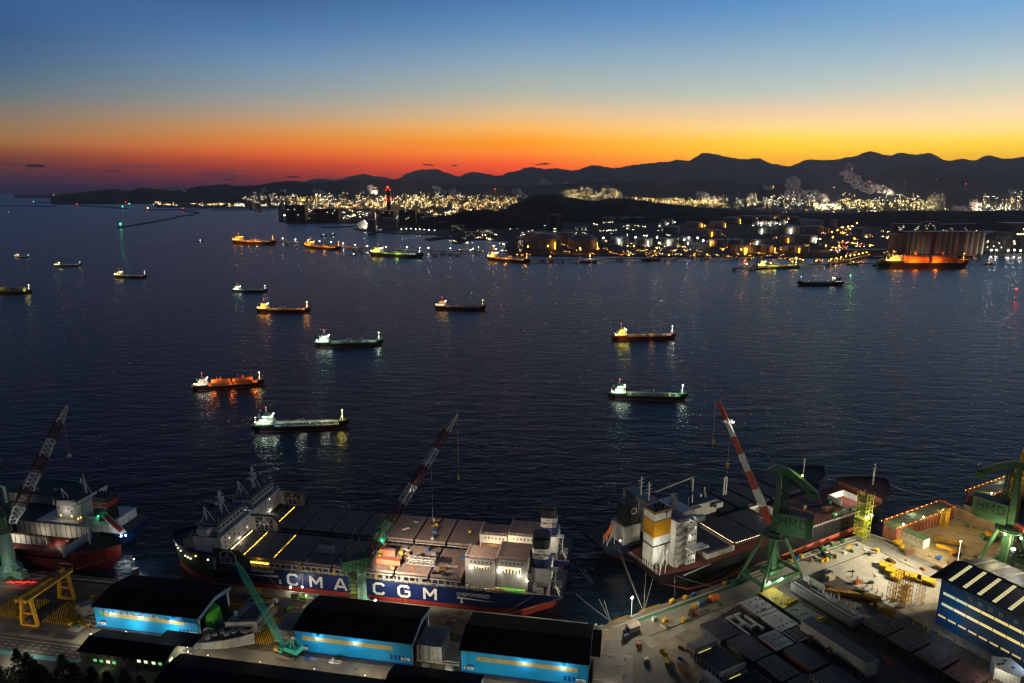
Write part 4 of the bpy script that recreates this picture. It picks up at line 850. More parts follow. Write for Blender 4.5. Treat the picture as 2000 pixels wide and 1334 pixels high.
# ================================================================ container ship pair
navy=mat('navy_blue_hull',(.008,.020,.095),.4,var=.3,scale=.12,rust=(.022,.03,.075,1))
bootred=mat('red_antifouling',(.30,.035,.02),.55,var=.22,scale=.12,rust=(.2,.05,.03,1))
hatchm=mat('brown_grey_hatch_primer',(.23,.16,.135),.7,var=.2,scale=.25,rust=(.12,.1,.09,1))
greymat=mat('unpainted_grey_steel',(.33,.33,.31),.6,var=.18,scale=.25)
letterw=mat('white_lettering',(.75,.75,.72),.5,var=.05)
bowgreen=mat('dark_green_bow_paint',(.008,.045,.022),.5,var=.3,scale=.1)
bowgrey=mat('dark_grey_bow_paint',(.06,.065,.06),.55,var=.3,scale=.1)
u0=-26.0; LS=211.0
def container_ship(lbl,dv,first=True):
 dz=0 if first else-4.6
 o=LF.w(u0,298+dv,0); t_=thing('container_ship',lbl,'container ship',o,R_(170),'two container ships fitting out side by side')
 X=lambda u:u0-u
 hull_parts(t_,LS,29.6,12.6,navy,bootred,dkgrey,zred=4.2,foc=.178,foch=4.4,rake=.012,srake=.035,draft=-3,bul=1.3,blunt=1.5,m_fore=(bowgreen,bowgrey))
 mb=MB(); mb.extr([(X(-183),12),(X(-204),12),(X(-204),21.5),(X(-190),21.5),(X(-184),17)],14.86,15.02,'y'); mb.build('bow_bulwark',bowgrey,t_)
 for sd in(1,-1):
  y0,y1=(15.05,15.3)if sd>0 else(-15.0,-14.6)
  mb=MB(); oc=[(-200,14),(-200,19),(-198,20.6),(-193.5,20.6),(-191.5,18.5),(-191.5,14)]
  for a,b in zip(oc,oc[1:]+oc[:1]):mb.bar((X(a[0]),(y0+y1)/2,a[1]),(X(b[0]),(y0+y1)/2,b[1]),.5)
  mb.build('opening_frame',white,t_)
  mb=MB(); mb.box(X(-191.8),X(-199.8),y0,y0+.05,14,20.2); mb.build('opening',blackm,t_)
  mb=MB()
  for a,b in(((-199,14),(-196,20)),((-193,14),(-196,20)),((-196,14),(-196,20)),((-199.5,17),(-192,17)),((-197.5,14),(-197.5,18)),((-194.5,14),(-194.5,18))):
   mb.bar((X(a[0]),(y0+y1)/2+.2,a[1]),(X(b[0]),(y0+y1)/2+.2,b[1]),.28)
  mb.build('lattice',lgrey,t_)
 mb=MB(); pr=[(X(-200),17),(X(-183),17),(X(-183),22),(X(-186.5),26),(X(-200),26)]; mb.extr(pr,-14.6,-14.2,'y'); mb.build('shelter_wall',lgrey,t_)
 mb=MB();
 for a,b in zip([(-200,26),(-186.5,26),(-183,22)],[(-186.5,26),(-183,22),(-183,17)]):mb.bar((X(a[0]),-13.8,a[1]),(X(b[0]),-13.8,b[1]),1.6,.5)
 mb.build('shelter_coaming',dkgrey,t_)
 mb=MB(); mb.box(X(-187.2),X(-197),-14.15,-14.05,17.3,24.6); mb.build('shelter_opening',blackm,t_)
 mb=MB()
 for a,b in(((-197,17.5),(-192,24.5)),((-187.3,17.5),(-192,24.5)),((-192,17.5),(-192,24.5)),((-197,21),(-187.3,21)),((-197,24.5),(-192,20)),((-187.3,24.5),(-192,20)),((-194.6,17.5),(-194.6,22)),((-189.6,17.5),(-189.6,22))):mb.bar((X(a[0]),-13.9,a[1]),(X(b[0]),-13.9,b[1]),.3)
 mb.build('shelter_lattice',lgrey,t_)
 mb=MB(); mb.box(X(-199.5),X(-215),-14.2,14.2,18,27); mb.build('accommodation',white,t_)
 mb=MB(); mb.box(X(-201),X(-216),-14.6,14.6,27,27.5); mb.build('accommodation_deck',dkgrey,t_)
 mb=MB(); mb.box(X(-202.5),X(-214),-12.2,11,27.5,31.5); mb.build('bridge_house',white,t_)
 mb=MB(); mb.box(X(-202.0),X(-216),-15,12,31.6,32.1); mb.build('bridge_roof',mat('blue_grey_deck',(.05,.06,.085),.6,var=.3),t_)
 mb=MB(); mb.box(X(-206),X(-211.5),11.8,15.6,29,31.4).box(X(-206),X(-211.5),-15.6,-11.8,29,31.4); mb.build('bridge_wing',white,t_)
 mb=MB(); mb.extr([(X(-206),27.5),(X(-211),27.5),(X(-212.5),29),(X(-205.5),29)],12.2,14.8,'y'); mb.build('wing_support',white,t_)
 mb=MB(); mb.box(X(-215),X(-221),5,13.8,19.5,24).box(X(-215),X(-219),-13,-6,19.5,24); mb.build('forward_house',greymat,t_)
 mb=MB(); rail(mb,[(X(-216),14.4,27.5),(X(-201),14.4,27.5),(X(-201),-14.4,27.5)],1.1,.16,2.5); rail(mb,[(X(-202),-12,32.1),(X(-202),11.8,32.1),(X(-215),11.8,32.1)],1.1,.16,2.5); mb.build('railing',lgrey,t_)
 for y in(-10,-7,-2.5,2,6.5,10.5):
  for z in(20.2,22.8,25.2):
   if rnd.random()<.75:mb=MB(); mb.box(X(-199.38),X(-199.5),y,y+.8,z,z+.9); mb.build('window',blackm if rnd.random()<.85 else winw,t_)
 for k in range(7):
  mb=MB(); y=-11.2+k*3.3; mb.box(X(-202.35),X(-202.48),y,y+2.4,29.3,30.6); mb.build('bridge_window',blackm,t_)
 mb=MB(); mb.cyl(X(-209),-2,32,41,.9,8,.6).box(X(-207.5),X(-211),-4.5,.5,38,38.4).bar((X(-209),-2,41),(X(-209),-2,45),.5).bar((X(-204),-2,32),(X(-209),-2,41),.3).bar((X(-209),-5,42),(X(-209),1,42),.4).cbox(X(-209),-4.4,38.4,1,1,2).bar((X(-209),-3,43.6),(X(-209),-1,43.6),.8); mb.build('radar_mast',white,t_)
 for y in(7.5,):
  mb=MB(); mb.bar((X(-211),y,32),(X(-212),y,40),.5).bar((X(-206),y,32),(X(-212),y,40),.3).bar((X(-212),y-2.4,32),(X(-212),y,38),.3).bar((X(-212),y+2.4,32),(X(-212),y,38),.3); mb.build('signal_mast',white,t_)
 mb=MB()
 for k in range(9):mb.cbox(X(-204.5-rnd.random()*9),-11+2.6*k,32.1,.5,.5,rnd.uniform(1,2.6))
 mb.build('roof_fittings',lgrey,t_)
 if first:
  for u,z,lit in((-229,17.2,1),(-226.4,16.4,1),(-223.8,16,1),(-220.6,13.6,1),(-219,13.4,1),(-217.4,13.2,1),(-213.5,15.6,2),(-213,12.4,1),(-206.5,14.2,1)):
   pass
 us=[-189.5,-173,-156.5,-141,-125,-108.5,-91,-74.5]
 zt=17.3
 for i,(a,b)in enumerate(zip(us,us[1:])):
  for y0,y1 in((-12.6,-4.2),(-4.1,4.3),(4.4,12.9)):mb=MB(); mb.box(X(b)+.5,X(a)-.5,y0,y1,16.2,zt+rnd.uniform(-.03,.03)); mb.build('hatch_cover',hatchm,t_)
  mb=MB(); mb.box(X(b)+.9,X(a)-.9,-12.3,12.6,12.6,16.2); mb.build('hatch_coaming',dkgrey,t_)
  mb=MB()
  for q in range(5):mb.bar((X(a)-1.6-q*3.1,13.6,12.5),(X(a)-1.6-q*3.1,13.6,15.6),.55)
  mb.bar((X(a)-.6,13.9,15.8),(X(b)+.6,13.9,15.8),.5); mb.bar((X(a)-.6,-13.9,15.8),(X(b)+.6,-13.9,15.8),.5)
  for q in range(5):mb.bar((X(a)-1.6-q*3.1,-13.6,12.5),(X(a)-1.6-q*3.1,-13.6,15.6),.55)
  mb.build('lashing_stanchion',greymat,t_)
 mb=MB(); mb.box(X(-190),X(-199),-12.6,12.9,15.2,16.3); mb.build('hatch_cover',dkgrey,t_)
 mb=MB(); mb.bar((X(-189.5),14.5,13.8),(X(-26),14.5,13.8),.22); rail(mb,[(X(-190),14.6,12.6),(X(-74),14.6,12.6)],1.1,.16,3); mb.build('side_rail',lgrey,t_)
 for a,b,y0,y1,zt_ in((-73,-58.3,1.4,12.8,28.6+dz),(-58,-43,-3.6,12.4,29.2+dz)):
  mb=MB(); mb.box(X(b)+.05,X(a)-.05,y0,y1,12.6,zt_-.4); mb.build('hull_block' if 0 else 'engine_casing',greymat if first else white,t_)
  mb=MB(); mb.box(X(b)+.02,X(a)-.02,y0-.1,y1+.1,zt_-.4,zt_); mb.build('casing_roof',hatchm,t_)
  mb=MB(); rail(mb,[(X(a)-.2,y1,zt_),(X(b)+.2,y1,zt_)],1.0,.14,2); rail(mb,[(X(a)-.2,y0,zt_),(X(a)-.2,y1,zt_)],1.0,.14,2); mb.build('railing',lgrey,t_)
  for k in range(6):
   mb=MB(); x=X(a)-3-k*1.9; mb.box(x-.35,x+.35,y1,y1+.06,zt_-2.6,zt_-1.7); mb.build('porthole',blackm,t_)
 for(a,b,za,zb)in((-70.5,-61,23,25),(-57,-46,22,25.3))if first else():
  mb=MB(); yy=12.86 if a<-60 else 12.46; mb.box(X(b),X(a),yy,yy+.06,za,zb); mb.build('cut_opening',emat('lit_interior','ffe9b8',.8),t_)
  mb=MB()
  for k in range(7):x=X(a)+(X(b)-X(a))*(k+.5)/7; mb.box(x-.4,x+.4,yy+.06,yy+.12,za,za+(zb-za)*rnd.uniform(.3,.9))
  mb.build('interior_fittings',rustm,t_)
  if first:
   mb=MB(); mb.box(X(b),X(a),yy+.02,yy+.05,za+(zb-za)*.55,za+(zb-za)*.7); mb.build('opening_stiffener',grey,t_)
 mb=MB(); mb.box(X(-33),X(-42.5),-8,6,12.6,22); mb.build('aft_house',white,t_)
 fp=[(X(-34),-3.4),(X(-36),-4.6),(X(-41),-4.6),(X(-42),-3),(X(-42),3.8),(X(-41),5),(X(-36),5),(X(-34),3.8)]
 mb=MB(); mb.prism(fp,22,26.4); mb.build('funnel',navy,t_)
 mb=MB(); mb.prism([(x*1.001,y*1.02)for x,y in fp],26.4,31.6); mb.build('funnel_band',white,t_)
 mb=MB(); mb.prism(fp,31.6,36.2).prism([(x,y*.8)for x,y in fp[::1]],36.2,37.4); mb.build('funnel_top',blackm,t_)
 text('CMA CGM',1.7,navy,t_,(X(-41.6),5.16,28.2),(R_(90),0,R_(180)),bold=.03)
 mb=MB(); mb.poly([(X(-40),5.2,30.2),(X(-37),5.2,30.9),(X(-36.4),5.2,30.6)]).poly([(X(-40),5.2,27.2),(X(-37.5),5.2,26.9),(X(-36.6),5.2,27.5)]); mb.build('funnel_mark',bootred,t_)
 mb=MB(); mb.bar((X(-44),8.5,14),(X(-44),8.5,26),1.4).bar((X(-44),8.5,24),(X(-47.5),11.5,17),1.8).cbox(X(-43),9,12.6,3,3,9); mb.build('provision_crane',dkgrey,t_)
 for y in(10.5,-10.5)if False else(10.5,):
  mb=MB()
  for dx,dy in((-1.2,0),(1.2,0)):mb.bar((X(-31)+dx,y,16.5),(X(-31)+dx,y,25),.4)
  mb.bar((X(-31)-1.2,y,16.5),(X(-31)-3.2,y+1.5,12.6),.4).bar((X(-31)+1.2,y,16.5),(X(-31)+3.2,y+1.5,12.6),.4).bar((X(-31)-1.2,y,16.5),(X(-31)-3.2,y-1.5,12.6),.4).bar((X(-31)+1.2,y,16.5),(X(-31)+3.2,y-1.5,12.6),.4)
  mb.cbox(X(-31),y,25,4.4,3,.5)
  for k in range(4):mb.cbox(X(-31)-1.5+k,y+1,25.5,.6,.6,1.3)
  mb.bar((X(-31)-1.2,y,20),(X(-31)+1.2,y,22),.3).bar((X(-31)+1.2,y,18),(X(-31)-1.2,y,20),.3); mb.build('stern_mast',white,t_)
 mb=MB(); mb.cyl(X(-40),9.5,12.6,16,1.2,8); mb.build('mooring_winch',greymat,t_); mb=MB(); mb.cyl(X(-33),12,12.6,15,.8,8).cbox(X(-37),11.5,12.6,3,2,2.6).cbox(X(-29.5),4,12.6,4,5,1.4); mb.build('mooring_winch',greymat,t_)
 return t_,X
s1,X1=container_ship('nearer navy container ship with big white lettering along its floodlit side',0)
Ys=14.98
for ch,u in(('C',-164.4),('M',-152.2),('A',-139.2),('C',-119.0),('G',-106.4),('M',-93.4)):
 glyph(ch,6.6,6.1,1.25,letterw,s1,(X1(u),Ys+.02,5.3),(-1,0,0))
text('LNGPOWERED',2.55,letterw,s1,(X1(-76.9),Ys,9.2),(R_(90),0,R_(180)),bold=.03,sx=.95)
mb=MB(); mb.poly([(X1(-76.7),Ys,8.6),(X1(-76.7),Ys,7.5),(X1(-57),Ys,7.4)][::-1]).poly([(X1(-186),Ys,8.6),(X1(-169),Ys,9.8),(X1(-169),Ys,8.6)]); mb.build('swoosh_stripe',letterw,s1)
mb=MB(); mb.box(X1(-171.5),X1(-184),Ys,Ys+.04,10.6,12.4); mb.build('primer_patch',greymat,s1)
for u in(-168.2,-74.4):
 mb=MB(); mb.box(X1(u+.5),X1(u-.5),Ys,Ys+.04,5.9,7.6).poly([(X1(u-1.1),Ys+.04,5.9),(X1(u+1.1),Ys+.04,5.9),(X1(u),Ys+.04,5.0)]); mb.build('tug_mark',letterw,s1)
for u,z,col in((-229,17.6,winw),(-227.2,16.6,winw),(-225,15.9,winw),(-221.6,14.2,winw),(-219.8,13.8,winw),(-218,13.5,winw),(-214.5,15.6,winy),(-213.4,12.6,lgrey),(-207.5,14.4,winw)):
 t9=(u0-u)/LS; b_=14.8*(1-max(0,(t9-.82)/.18)**4)+.15
 mb=MB(); mb.cbox(X1(u),b_-.2,z-.3,.8,.5,.7,-(R_(50)*max(0,(t9-.9)/.1))); mb.build('hull_window',col,s1)
mb=MB(); mb.box(X1(-203),X1(-204.6),15.02,15.2,9.6,16.4); mb.build('pilot_door',lgrey,s1)
wl=emat('yellow_work_light','ffc63c',4); wl2=emat('warm_work_light','ffd9a0',4)
def workstring(u_a,v_a,u_b,v_b,z,n,m=wl,s_=.28):
 mb=MB()
 for k in range(n):
  f_=(k+rnd.uniform(-.3,.3))/n; p=(X1(u_a+(u_b-u_a)*f_),-(v_a+(v_b-v_a)*f_-298),z+rnd.uniform(-.2,.2))
  mb.cbox(p[0],p[1],p[2],s_*rnd.uniform(.6,2),s_*rnd.uniform(.6,2),s_)
 tag(mb.build('work_lights',m,s1),kind='stuff')
workstring(-189.6,284,-189.8,311,16.6,40); workstring(-173,288,-173,311,16.6,26); workstring(-187,283.6,-174,283.6,15.2,40,s_=.4); workstring(-199,284,-199,312,16.7,34,wl2)
workstring(-189.6,286+31,-189.8,311+31,16.6,34)
for u,v_,z,w_,c in((-189.6,298,18,90,'ffe0b0'),(-180,284,17,150,'ffc040'),(-199,300,18,420,'fff2dc'),(-199,331,18,420,'fff2dc'),(-192,309,22,160,'f4f6ff')):point('work_light',(X1(u),-(v_-298),z),w_,c,.3,s1)  # the last one is an added white fill on the shelter wall
pc=emat('interior_lamp','fff4d8',30)
for u,z,yv in((-70,23.6,13.1),(-56.6,22.6,12.8),(-47,21.5,12.9),(-43,19.5,13.2)):
 mb=MB(); mb.ball(X1(u),yv+.3,z,.45,6,4); mb.build('lamp',pc,s1); point('lamp_light',(X1(u),yv+2.4,z),420,'fff0d0',.3,s1)
mb=MB(); mb.box(X1(-44),X1(-57),12.5,14.2,12.7,14.3); mb.build('green_netting',brightgreen,s1)
s2,X2=container_ship('farther container ship moored outside its twin, mostly unlit',31.5,False)
point('wing_light',(X2(-209),17.0,28),900,'f0f4ff',.3,s2)
mb=MB(); mb.ball(X2(-209),15.9,30.8,.3,6,4); mb.build('lamp',bulb_w,s2)
mb=MB(); mb.box(X2(-45),X2(-56),12.45,14,16,20).box(X2(-58),X2(-72),12.85,13.8,13,19); mb.build('lit_gallery',rustm,s2)
point('gallery_light',(X2(-56),16,22),900,'ffe0a0',.3,s2); point('gallery_light',(X2(-66),16,20),500,'ffe0a0',.3,s2)
point('deck_light',(X2(-38),10,20),600,'fff4e0',.3,s2)
mb=MB(); mb.ball(X2(-38.4),8.8,21,.35,6,4); mb.build('deck_lamp',bulb_w,s2)
def container(fr,u,v,z,L_,m,lbl,rz=0,group='shipping containers on the hatch covers',n=12,hh=2.6):
 t_=thing('shipping_container',lbl,'container',fr.w(u,v,z),R_(fr.deg)+rz,group)
 mb=MB(); mb.box(0,L_,0,2.45,0,hh);
 k=int(L_/.55)
 for i in range(k):x=.2+i*(L_-.4)/k; mb.box(x,x+.25,-.07,0,.15,hh-.15);
 mb.build('body',m,t_)
 mb=MB()
 for x in(0,L_):
  for y in(0,2.45):mb.cbox(x,y,0,.22,.22,hh+.05)
 mb.build('corner_post',m,t_)
 mb=MB(); mb.box(L_+.01,L_+.06,.1,1.2,.1,hh-.1).box(L_+.01,L_+.06,1.26,2.36,.1,hh-.1); mb.build('door',m,t_)
 return t_
cr=mat('brick_red_container',(.42,.13,.07),.55,var=.15)
cb_=mat('brown_container',(.28,.11,.08),.55,var=.15)
container(LF,-119.6,290,17.4,12.2,cr,'long orange brown shipping container lying on the lit hatch right of the crane')
t_=container(LF,-118.8,297.5,17.4,6.2,cb_,'short brown shipping container with two yellow marks, behind the long one',hh=3.4)
mb=MB(); mb.box(1.6,2.6,-.12,-.08,1.1,1.4).box(3.2,4.2,-.12,-.08,1.1,1.4); mb.build('yellow_mark',yellow,t_)
def deck_truss(u,v,z,L_,w_,lbl,n):
 t_=thing('lattice_truss',lbl,'lattice frame',LF.w(u,v,z),R_(-10),'white lattice frames lying on the hatches')
 mb=MB(); truss(mb,(0,0,w_/2),(L_,0,w_/2),w_,w_,n,.22); mb.build('chords_and_braces',white,t_)
deck_truss(-153.5,296.5,17.5,8.6,2.6,'short white lattice frame lying on the hatch left of the crane house',3)
deck_truss(-104.5,294,17.5,14,2.8,'long white lattice frame lying on the lit hatch right of the containers',6)
for u,v_,m_,l in((-131.5,287,brightgreen,'bright green wrapped bundle on the hatch by the crane column'),(-128.8,288.5,orangep,'orange bundle on the hatch behind the green one'),(-127.5,286.2,offwhite,'pale sacks heaped on the hatch beside the green bundle')):
 mb=MB()
 for k in range(5):mb.ball(rnd.uniform(-.9,.9),rnd.uniform(-.7,.7),.8,rnd.uniform(.7,1.2),7,5,.8)
 tag(mb.build('wrapped_bundle',m_,None,LF.w(u,v_,17.3)),l,'bundle','bundles and gear on the hatch covers')
for u,v_,l,m_ in((-86,291,'low orange brown machine on the last hatch before the casings',rustm),(-84,286,'small dark compressor near the front edge of the last hatch',dkgrey),(-89,286.5,'second small dark compressor, left of the other',dkgrey)):
 t_=thing('deck_machine',l,'machine',LF.w(u,v_,17.35),rnd.random(),'bundles and gear on the hatch covers')
 mb=MB(); mb.cbox(0,0,.2,2.2,1.2,1.1).cbox(1.3,0,.1,.8,1,.7); mb.build('body',m_,t_)
 mb=MB(); mb.bar((-1,.5,.1),(1.6,.5,.1),.2).bar((-1,-.5,.1),(1.6,-.5,.1),.2); mb.build('skid',yellow,t_)
cg_=[('gas_bottle_rack',yellow),('cable_drum',rustm),('welding_set',greymat),('plank_stack',offwhite),('pallet',rustm),('tool_chest',bluem),('hose_coil',orangep)]
for i in range(46):
 far_=i%3==2; u=rnd.uniform(-155,-76)if not far_ else rnd.uniform(-150,-70); v=rnd.uniform(286,309)+(31.5 if far_ else 0); n_,m_=cg_[i%7]; s_=rnd.uniform(.7,1.25)
 t_=thing(n_,n_.replace('_',' ')+' left on the '+('farther' if far_ else 'nearer')+' ship hatches',n_.replace('_',' '),LF.w(u,v,17.33),rnd.uniform(-.6,.6),'work gear on the hatches')
 mb=MB()
 if 'drum' in n_:mb.taper((0,-.5,.8),(0,.5,.8),.8,.8,10).taper((0,-.6,.8),(0,-.5,.8),1,1,10).taper((0,.5,.8),(0,.6,.8),1,1,10)
 elif 'coil' in n_:
  for q in range(10):a=q*.628; mb.bar((math.cos(a),math.sin(a),.2),(math.cos(a+.628),math.sin(a+.628),.25),.3)
 elif 'plank' in n_ or 'pallet' in n_:
  for q in range(4):mb.box(-2*s_,2*s_,-.6+q*.36,-.34+q*.36,.1+.1*(q%2),.3+.12*(q%2))
 else:mb.cbox(0,0,.15,1.7*s_,1.0*s_,1.1*s_).cbox(.3,0,1.1*s_,.5,.5,.4).box(-.9,.9,-.5,-.35,0,.15).box(-.9,.9,.35,.5,0,.15)
 mb.build('body',m_,t_)
for sx_,tt in((X1,s1),(X2,s2)):
 for i in range(26):mb=MB(); mb.cbox(sx_(-188+i*4.4),13.6+rnd.uniform(-.4,.3),12.6,rnd.uniform(.5,1.8),.9,rnd.uniform(.6,2.6)); mb.build('deck_fitting',rnd.choice((greymat,rustm,yellow,greymat)),tt)
 for i in range(16):mb=MB(); mb.cbox(sx_(-45-i*1.8),13.8+rnd.uniform(-.5,.4),12.6,rnd.uniform(.6,1.6),.8,rnd.uniform(.6,2.2)); mb.build('deck_fitting',rnd.choice((greymat,orangep,yellow,offwhite)),tt)
skinm=mat('skin',(.35,.22,.16),.6,var=0); workb=mat('dark_workwear',(.03,.035,.05),.8,var=.1); hatw=mat('white_hard_hat',(.7,.7,.65),.4,var=0)
def person(p,rz,lbl,m=workb,step=.15):
 t_=thing('person',lbl,'person',p,rz,'dock workers')
 mb=MB()
 for sd in(-1,1):
  mb.taper((step*sd,.1*sd,.05),(.03*sd,.1*sd,.48),.07,.09,8); mb.taper((.03*sd,.1*sd,.48),(0,.08*sd,.9),.09,.12,8)
  mb.cbox(step*sd+.06,.1*sd,0,.26,.1,.09)
  mb.taper((0,.2*sd,1.42),(.04*-sd,.26*sd,1.12),.065,.055,8); mb.taper((.04*-sd,.26*sd,1.12),(.12,.25*sd,.86),.055,.04,8)
 mb.taper((0,0,.86),(0,0,1.15),.16,.15,8); mb.taper((0,0,1.15),(0,0,1.46),.15,.19,8); mb.taper((0,0,1.46),(0,0,1.56),.1,.06,8); mb.ball(0,0,1.66,.11,8,6,1.2)
 mb.build('body',m,t_)
 mb=MB(); mb.ball(0,0,1.73,.135,8,6,.7); mb.build('hard_hat',hatw,t_)
 t_.scale=(1.0,1.0,1.0); return t_
person(LF.w(-83,294.5,17.3),1.2,'worker standing on the last lit hatch, farther of two')
person(LF.w(-81.2,287.2,17.3),2.5,'worker standing on the last lit hatch, near its front edge')
person(LF.w(-106.8,231.5,4.01),.4,'worker walking on the apron near the white pickup truck')
person(LF.w(-61,267.5,4.01),.9,'worker on the quay between the middle and right halls, leftmost')
person(LF.w(-59.6,267.8,4.01),2.9,'worker on the quay between the halls, in the middle of three')
person(LF.w(-58.2,267.6,4.01),1.9,'worker on the quay between the halls, rightmost of three')
person(RF.w(357,190,4.02),1.9,'worker crossing the pale concrete before the white office')
# ================================================================ blue halls
hallblue=mat('bright_blue_cladding',(.006,.29,.66),.6,var=.08,scale=.08)
hallbase=mat('deep_blue_plinth',(.008,.06,.30),.5,var=.1)
roofblk=mat('black_corrugated_roof',(.010,.010,.011),.8,var=.3,scale=.1,spec=.06)
skyl=mat('yellowed_translucent_panel',(.36,.31,.13),.5,var=.25,scale=.4,rust=(.2,.17,.09,1))
fasc=mat('grey_blue_fascia',(.14,.24,.32),.5,var=.1)
signw=mat('white_sign',(.75,.75,.72),.5,var=0)
signt=mat('black_sign_print',(.02,.02,.025),.5,var=0)
def hall(ul,ur,lbl,lamps,band,chars=None,greenpart=False,vents=True,ze=15.0):
 L_=ur-ul; t_=thing('hall',lbl,'factory hall',LF.w(ul,238,4),R_(-10),'blue workshop halls with dark roofs')
 h=ze-4; D=24; zr=h+2.6
 mb=MB()
 mb.box(0,L_,0,.35,.9,h); mb.build('front_wall',hallblue,t_)
 mb=MB(); k=int(L_/.9)
 for i in range(k):x=(i+.2)*L_/k; mb.box(x,x+.28,-.06,0,.95,h-.05)
 tag(mb.build('cladding_ribs',hallblue,t_),kind='stuff')
 mb=MB(); mb.box(-.1,L_+.1,-.08,.45,0.25,.9); mb.build('plinth',hallbase,t_)
 mb=MB(); mb.box(0,.35,.36,D,0,h); mb.build('side_wall',hallblue,t_)
 mb=MB(); mb.box(0,L_,D-.35,D,0,h); mb.build('rear_wall',hallblue,t_)
 for y0,y1,z0,z1 in((-1.0,D/2,h,zr),(D/2,D+1,zr,h)):
  mb=MB(); mb.hexa([(-.8,y0,z0),(L_+.8,y0,z0),(L_+.8,y1,z1),(-.8,y1,z1),(-.8,y0,z0+.35),(L_+.8,y0,z0+.35),(L_+.8,y1,z1+.35),(-.8,y1,z1+.35)]); mb.build('roof_slope',roofblk,t_)
  mb=MB(); n_=int(L_/1.1)
  for i in range(n_):
   x=-.6+(i+.5)*(L_+1.2)/n_; mb.bar((x,y0,z0+.4),(x,y1,z1+.4),.16,.1)
  tag(mb.build('roof_ribs',roofblk,t_),kind='stuff')
 mb=MB(); mb.extr([(-.9,h),(D/2,zr),(D+.9,h),(D+.9,h-1.9),(D/2,zr-2.0),(-.9,h-1.9)],L_+.35,L_+.85); mb.build('gable_fascia',fasc,t_)
 mb=MB(); mb.box(L_-.5,L_+.3,.4,1.3,0,h-.5).box(L_-.5,L_+.3,D-1.6,D-.5,0,h-.5); mb.build('door_column',white,t_)
 mb=MB(); mb.box(L_-2,L_+.2,.36,.5,0,h); mb.build('wall_return',hallblue,t_)
 x0,x1=band; n_=18
 for i in range(n_):
  a=x0+(x1-x0)*i/n_; b=x0+(x1-x0)*(i+1)/n_
  mb=MB(); mb.box(a+.03,b-.03,-.12,-.07,h-4.6,h-2.5); mb.build('translucent_panel',(mat('green_panel',(.06,.3,.1),.5)if greenpart and i<1 else skyl),t_)
 for x in lamps:
  mb=MB(); mb.bar((x,0,h-1.9),(x,-1.3,h-1.7),.12).cbox(x,-1.3,h-2.0,.6,.4,.25); mb.build('lamp_bracket',grey,t_)
  mb=MB(); mb.ball(x,-1.55,h-2.0,.3,8,5); mb.build('lamp',bulb_c,t_)
  point('wall_lamp',(x,-1.9,h-2.3),620,'eaf6ff',.18,t_)
 if vents:
  for q in range(4):mb=MB(); mb.box(L_-9.4+q*1.75,L_-8.3+q*1.75,-.1,-.065,2.2,4.4); mb.build('louvre',hallbase,t_)
  mb=MB(); mb.box(2.6,5.4,-.1,-.065,3.4,4.3); mb.build('louvre',hallbase,t_)
  mb=MB(); mb.box(L_-4.6,L_-.6,-.16,-.07,2.3,3.6); s_=mb.build('notice_board',signw,t_)
  text('안전제일',.55,bootred,t_,(L_-4.2,-.18,2.9),(R_(90),0,0),'notice_text'); text('현대미포조선',.5,bluem,t_,(L_-4.2,-.18,2.4),(R_(90),0,0),'notice_text')
  mb=MB(); mb.box(2.5,5.2,-.16,-.07,1.9,2.9); mb.build('notice_board',signw,t_); text('안전통로',.5,signt,t_,(2.8,-.18,2.2),(R_(90),0,0),'notice_text')
  mb=MB(); mb.taper((1.5,-.16,2.6),(1.5,-.07,2.6),.6,.6,14); mb.build('round_sign',bootred,t_)
  mb=MB(); mb.taper((1.5,-.2,2.6),(1.5,-.17,2.6),.38,.38,14); mb.build('round_sign_centre',signw,t_)
 if chars:
  for i,(c,x)in enumerate(chars):
   mb=MB(); mb.box(x,x+1.35,-.3,-.14,h-2.85,h-1.5); mb.build('sign_panel',signw,t_)
   text(c,1.15,signt,t_,(x+.12,-.32,h-2.6),(R_(90),0,0),'sign_character',bold=.02)
 mb=MB()
 for k in range(14):x=L_*(k+.5)/14; mb.cbox(x,0,-.0,1.0,.8,.25)
 mb.build('wheel_bogie',dkgrey,t_)
 return t_
xs=[2.4,5.4,8.6,12.0,15.0,17.8,20.7,23.7,28.0,31.4]
h1=hall(-234.4,-182.8,'left blue hall with a row of character sign plates and three wall lamps',(9.6,24.2,39.8),(2.6,45),list(zip('동한개별정여업기원사',xs)),True)
h2=hall(-136.4,-84.6,'middle blue hall with two wall lamps, behind the two pickup trucks',(10.6,27.4),(3,44))
h3=hall(-63.2,-11.4,'right blue hall with two wall lamps, nearest to the dock corner',(26.4,42.2),(6.6,48))
mb=MB(); mb.box(51.9,56.5,6,22,10,11.2); mb.build('rear_canopy',roofblk,h3)
for i,(u,v,z,pw)in enumerate(((-214,231.2,8.6,3400),(-194,231.2,8.6,3400),(-230,229,7,3000),(-146,224.6,7.6,3600),(-122,224.6,7.6,4000),(-100,224.6,7.6,4000),(-170,224.6,7.6,1600),(-48,222.5,9,4200),(-24,222.5,9,4200),(-66,229.8,9,1800),(-250,212,7.5,4200),(-275,213,7.5,4600),(-300,213,7.5,4600))):
 t_=thing('yard_lamp','lamp on a bracket facing the apron from the near side, hidden by roofs or the picture edge','lamp',LF.w(u,v,4),R_(-10),'yard lamps along the near side')
 mb=MB(); mb.bar((0,0,-.02),(0,0,z-4),.14).bar((0,0,z-4),(0,.6,z-4),.1); mb.build('post',grey,t_)
 mb=MB(); mb.cbox(0,.7,z-4.25,.4,.4,.2); mb.build('lamp',emat('shaded_lamp','fff0cc',6),t_)
 point('yard_light',(0,.8,z-4.6),pw,'fff0cc',.25,t_)
offw=mat('office_cladding',(.33,.31,.22),.7,var=.2,scale=.2,rust=(.2,.19,.12,1))
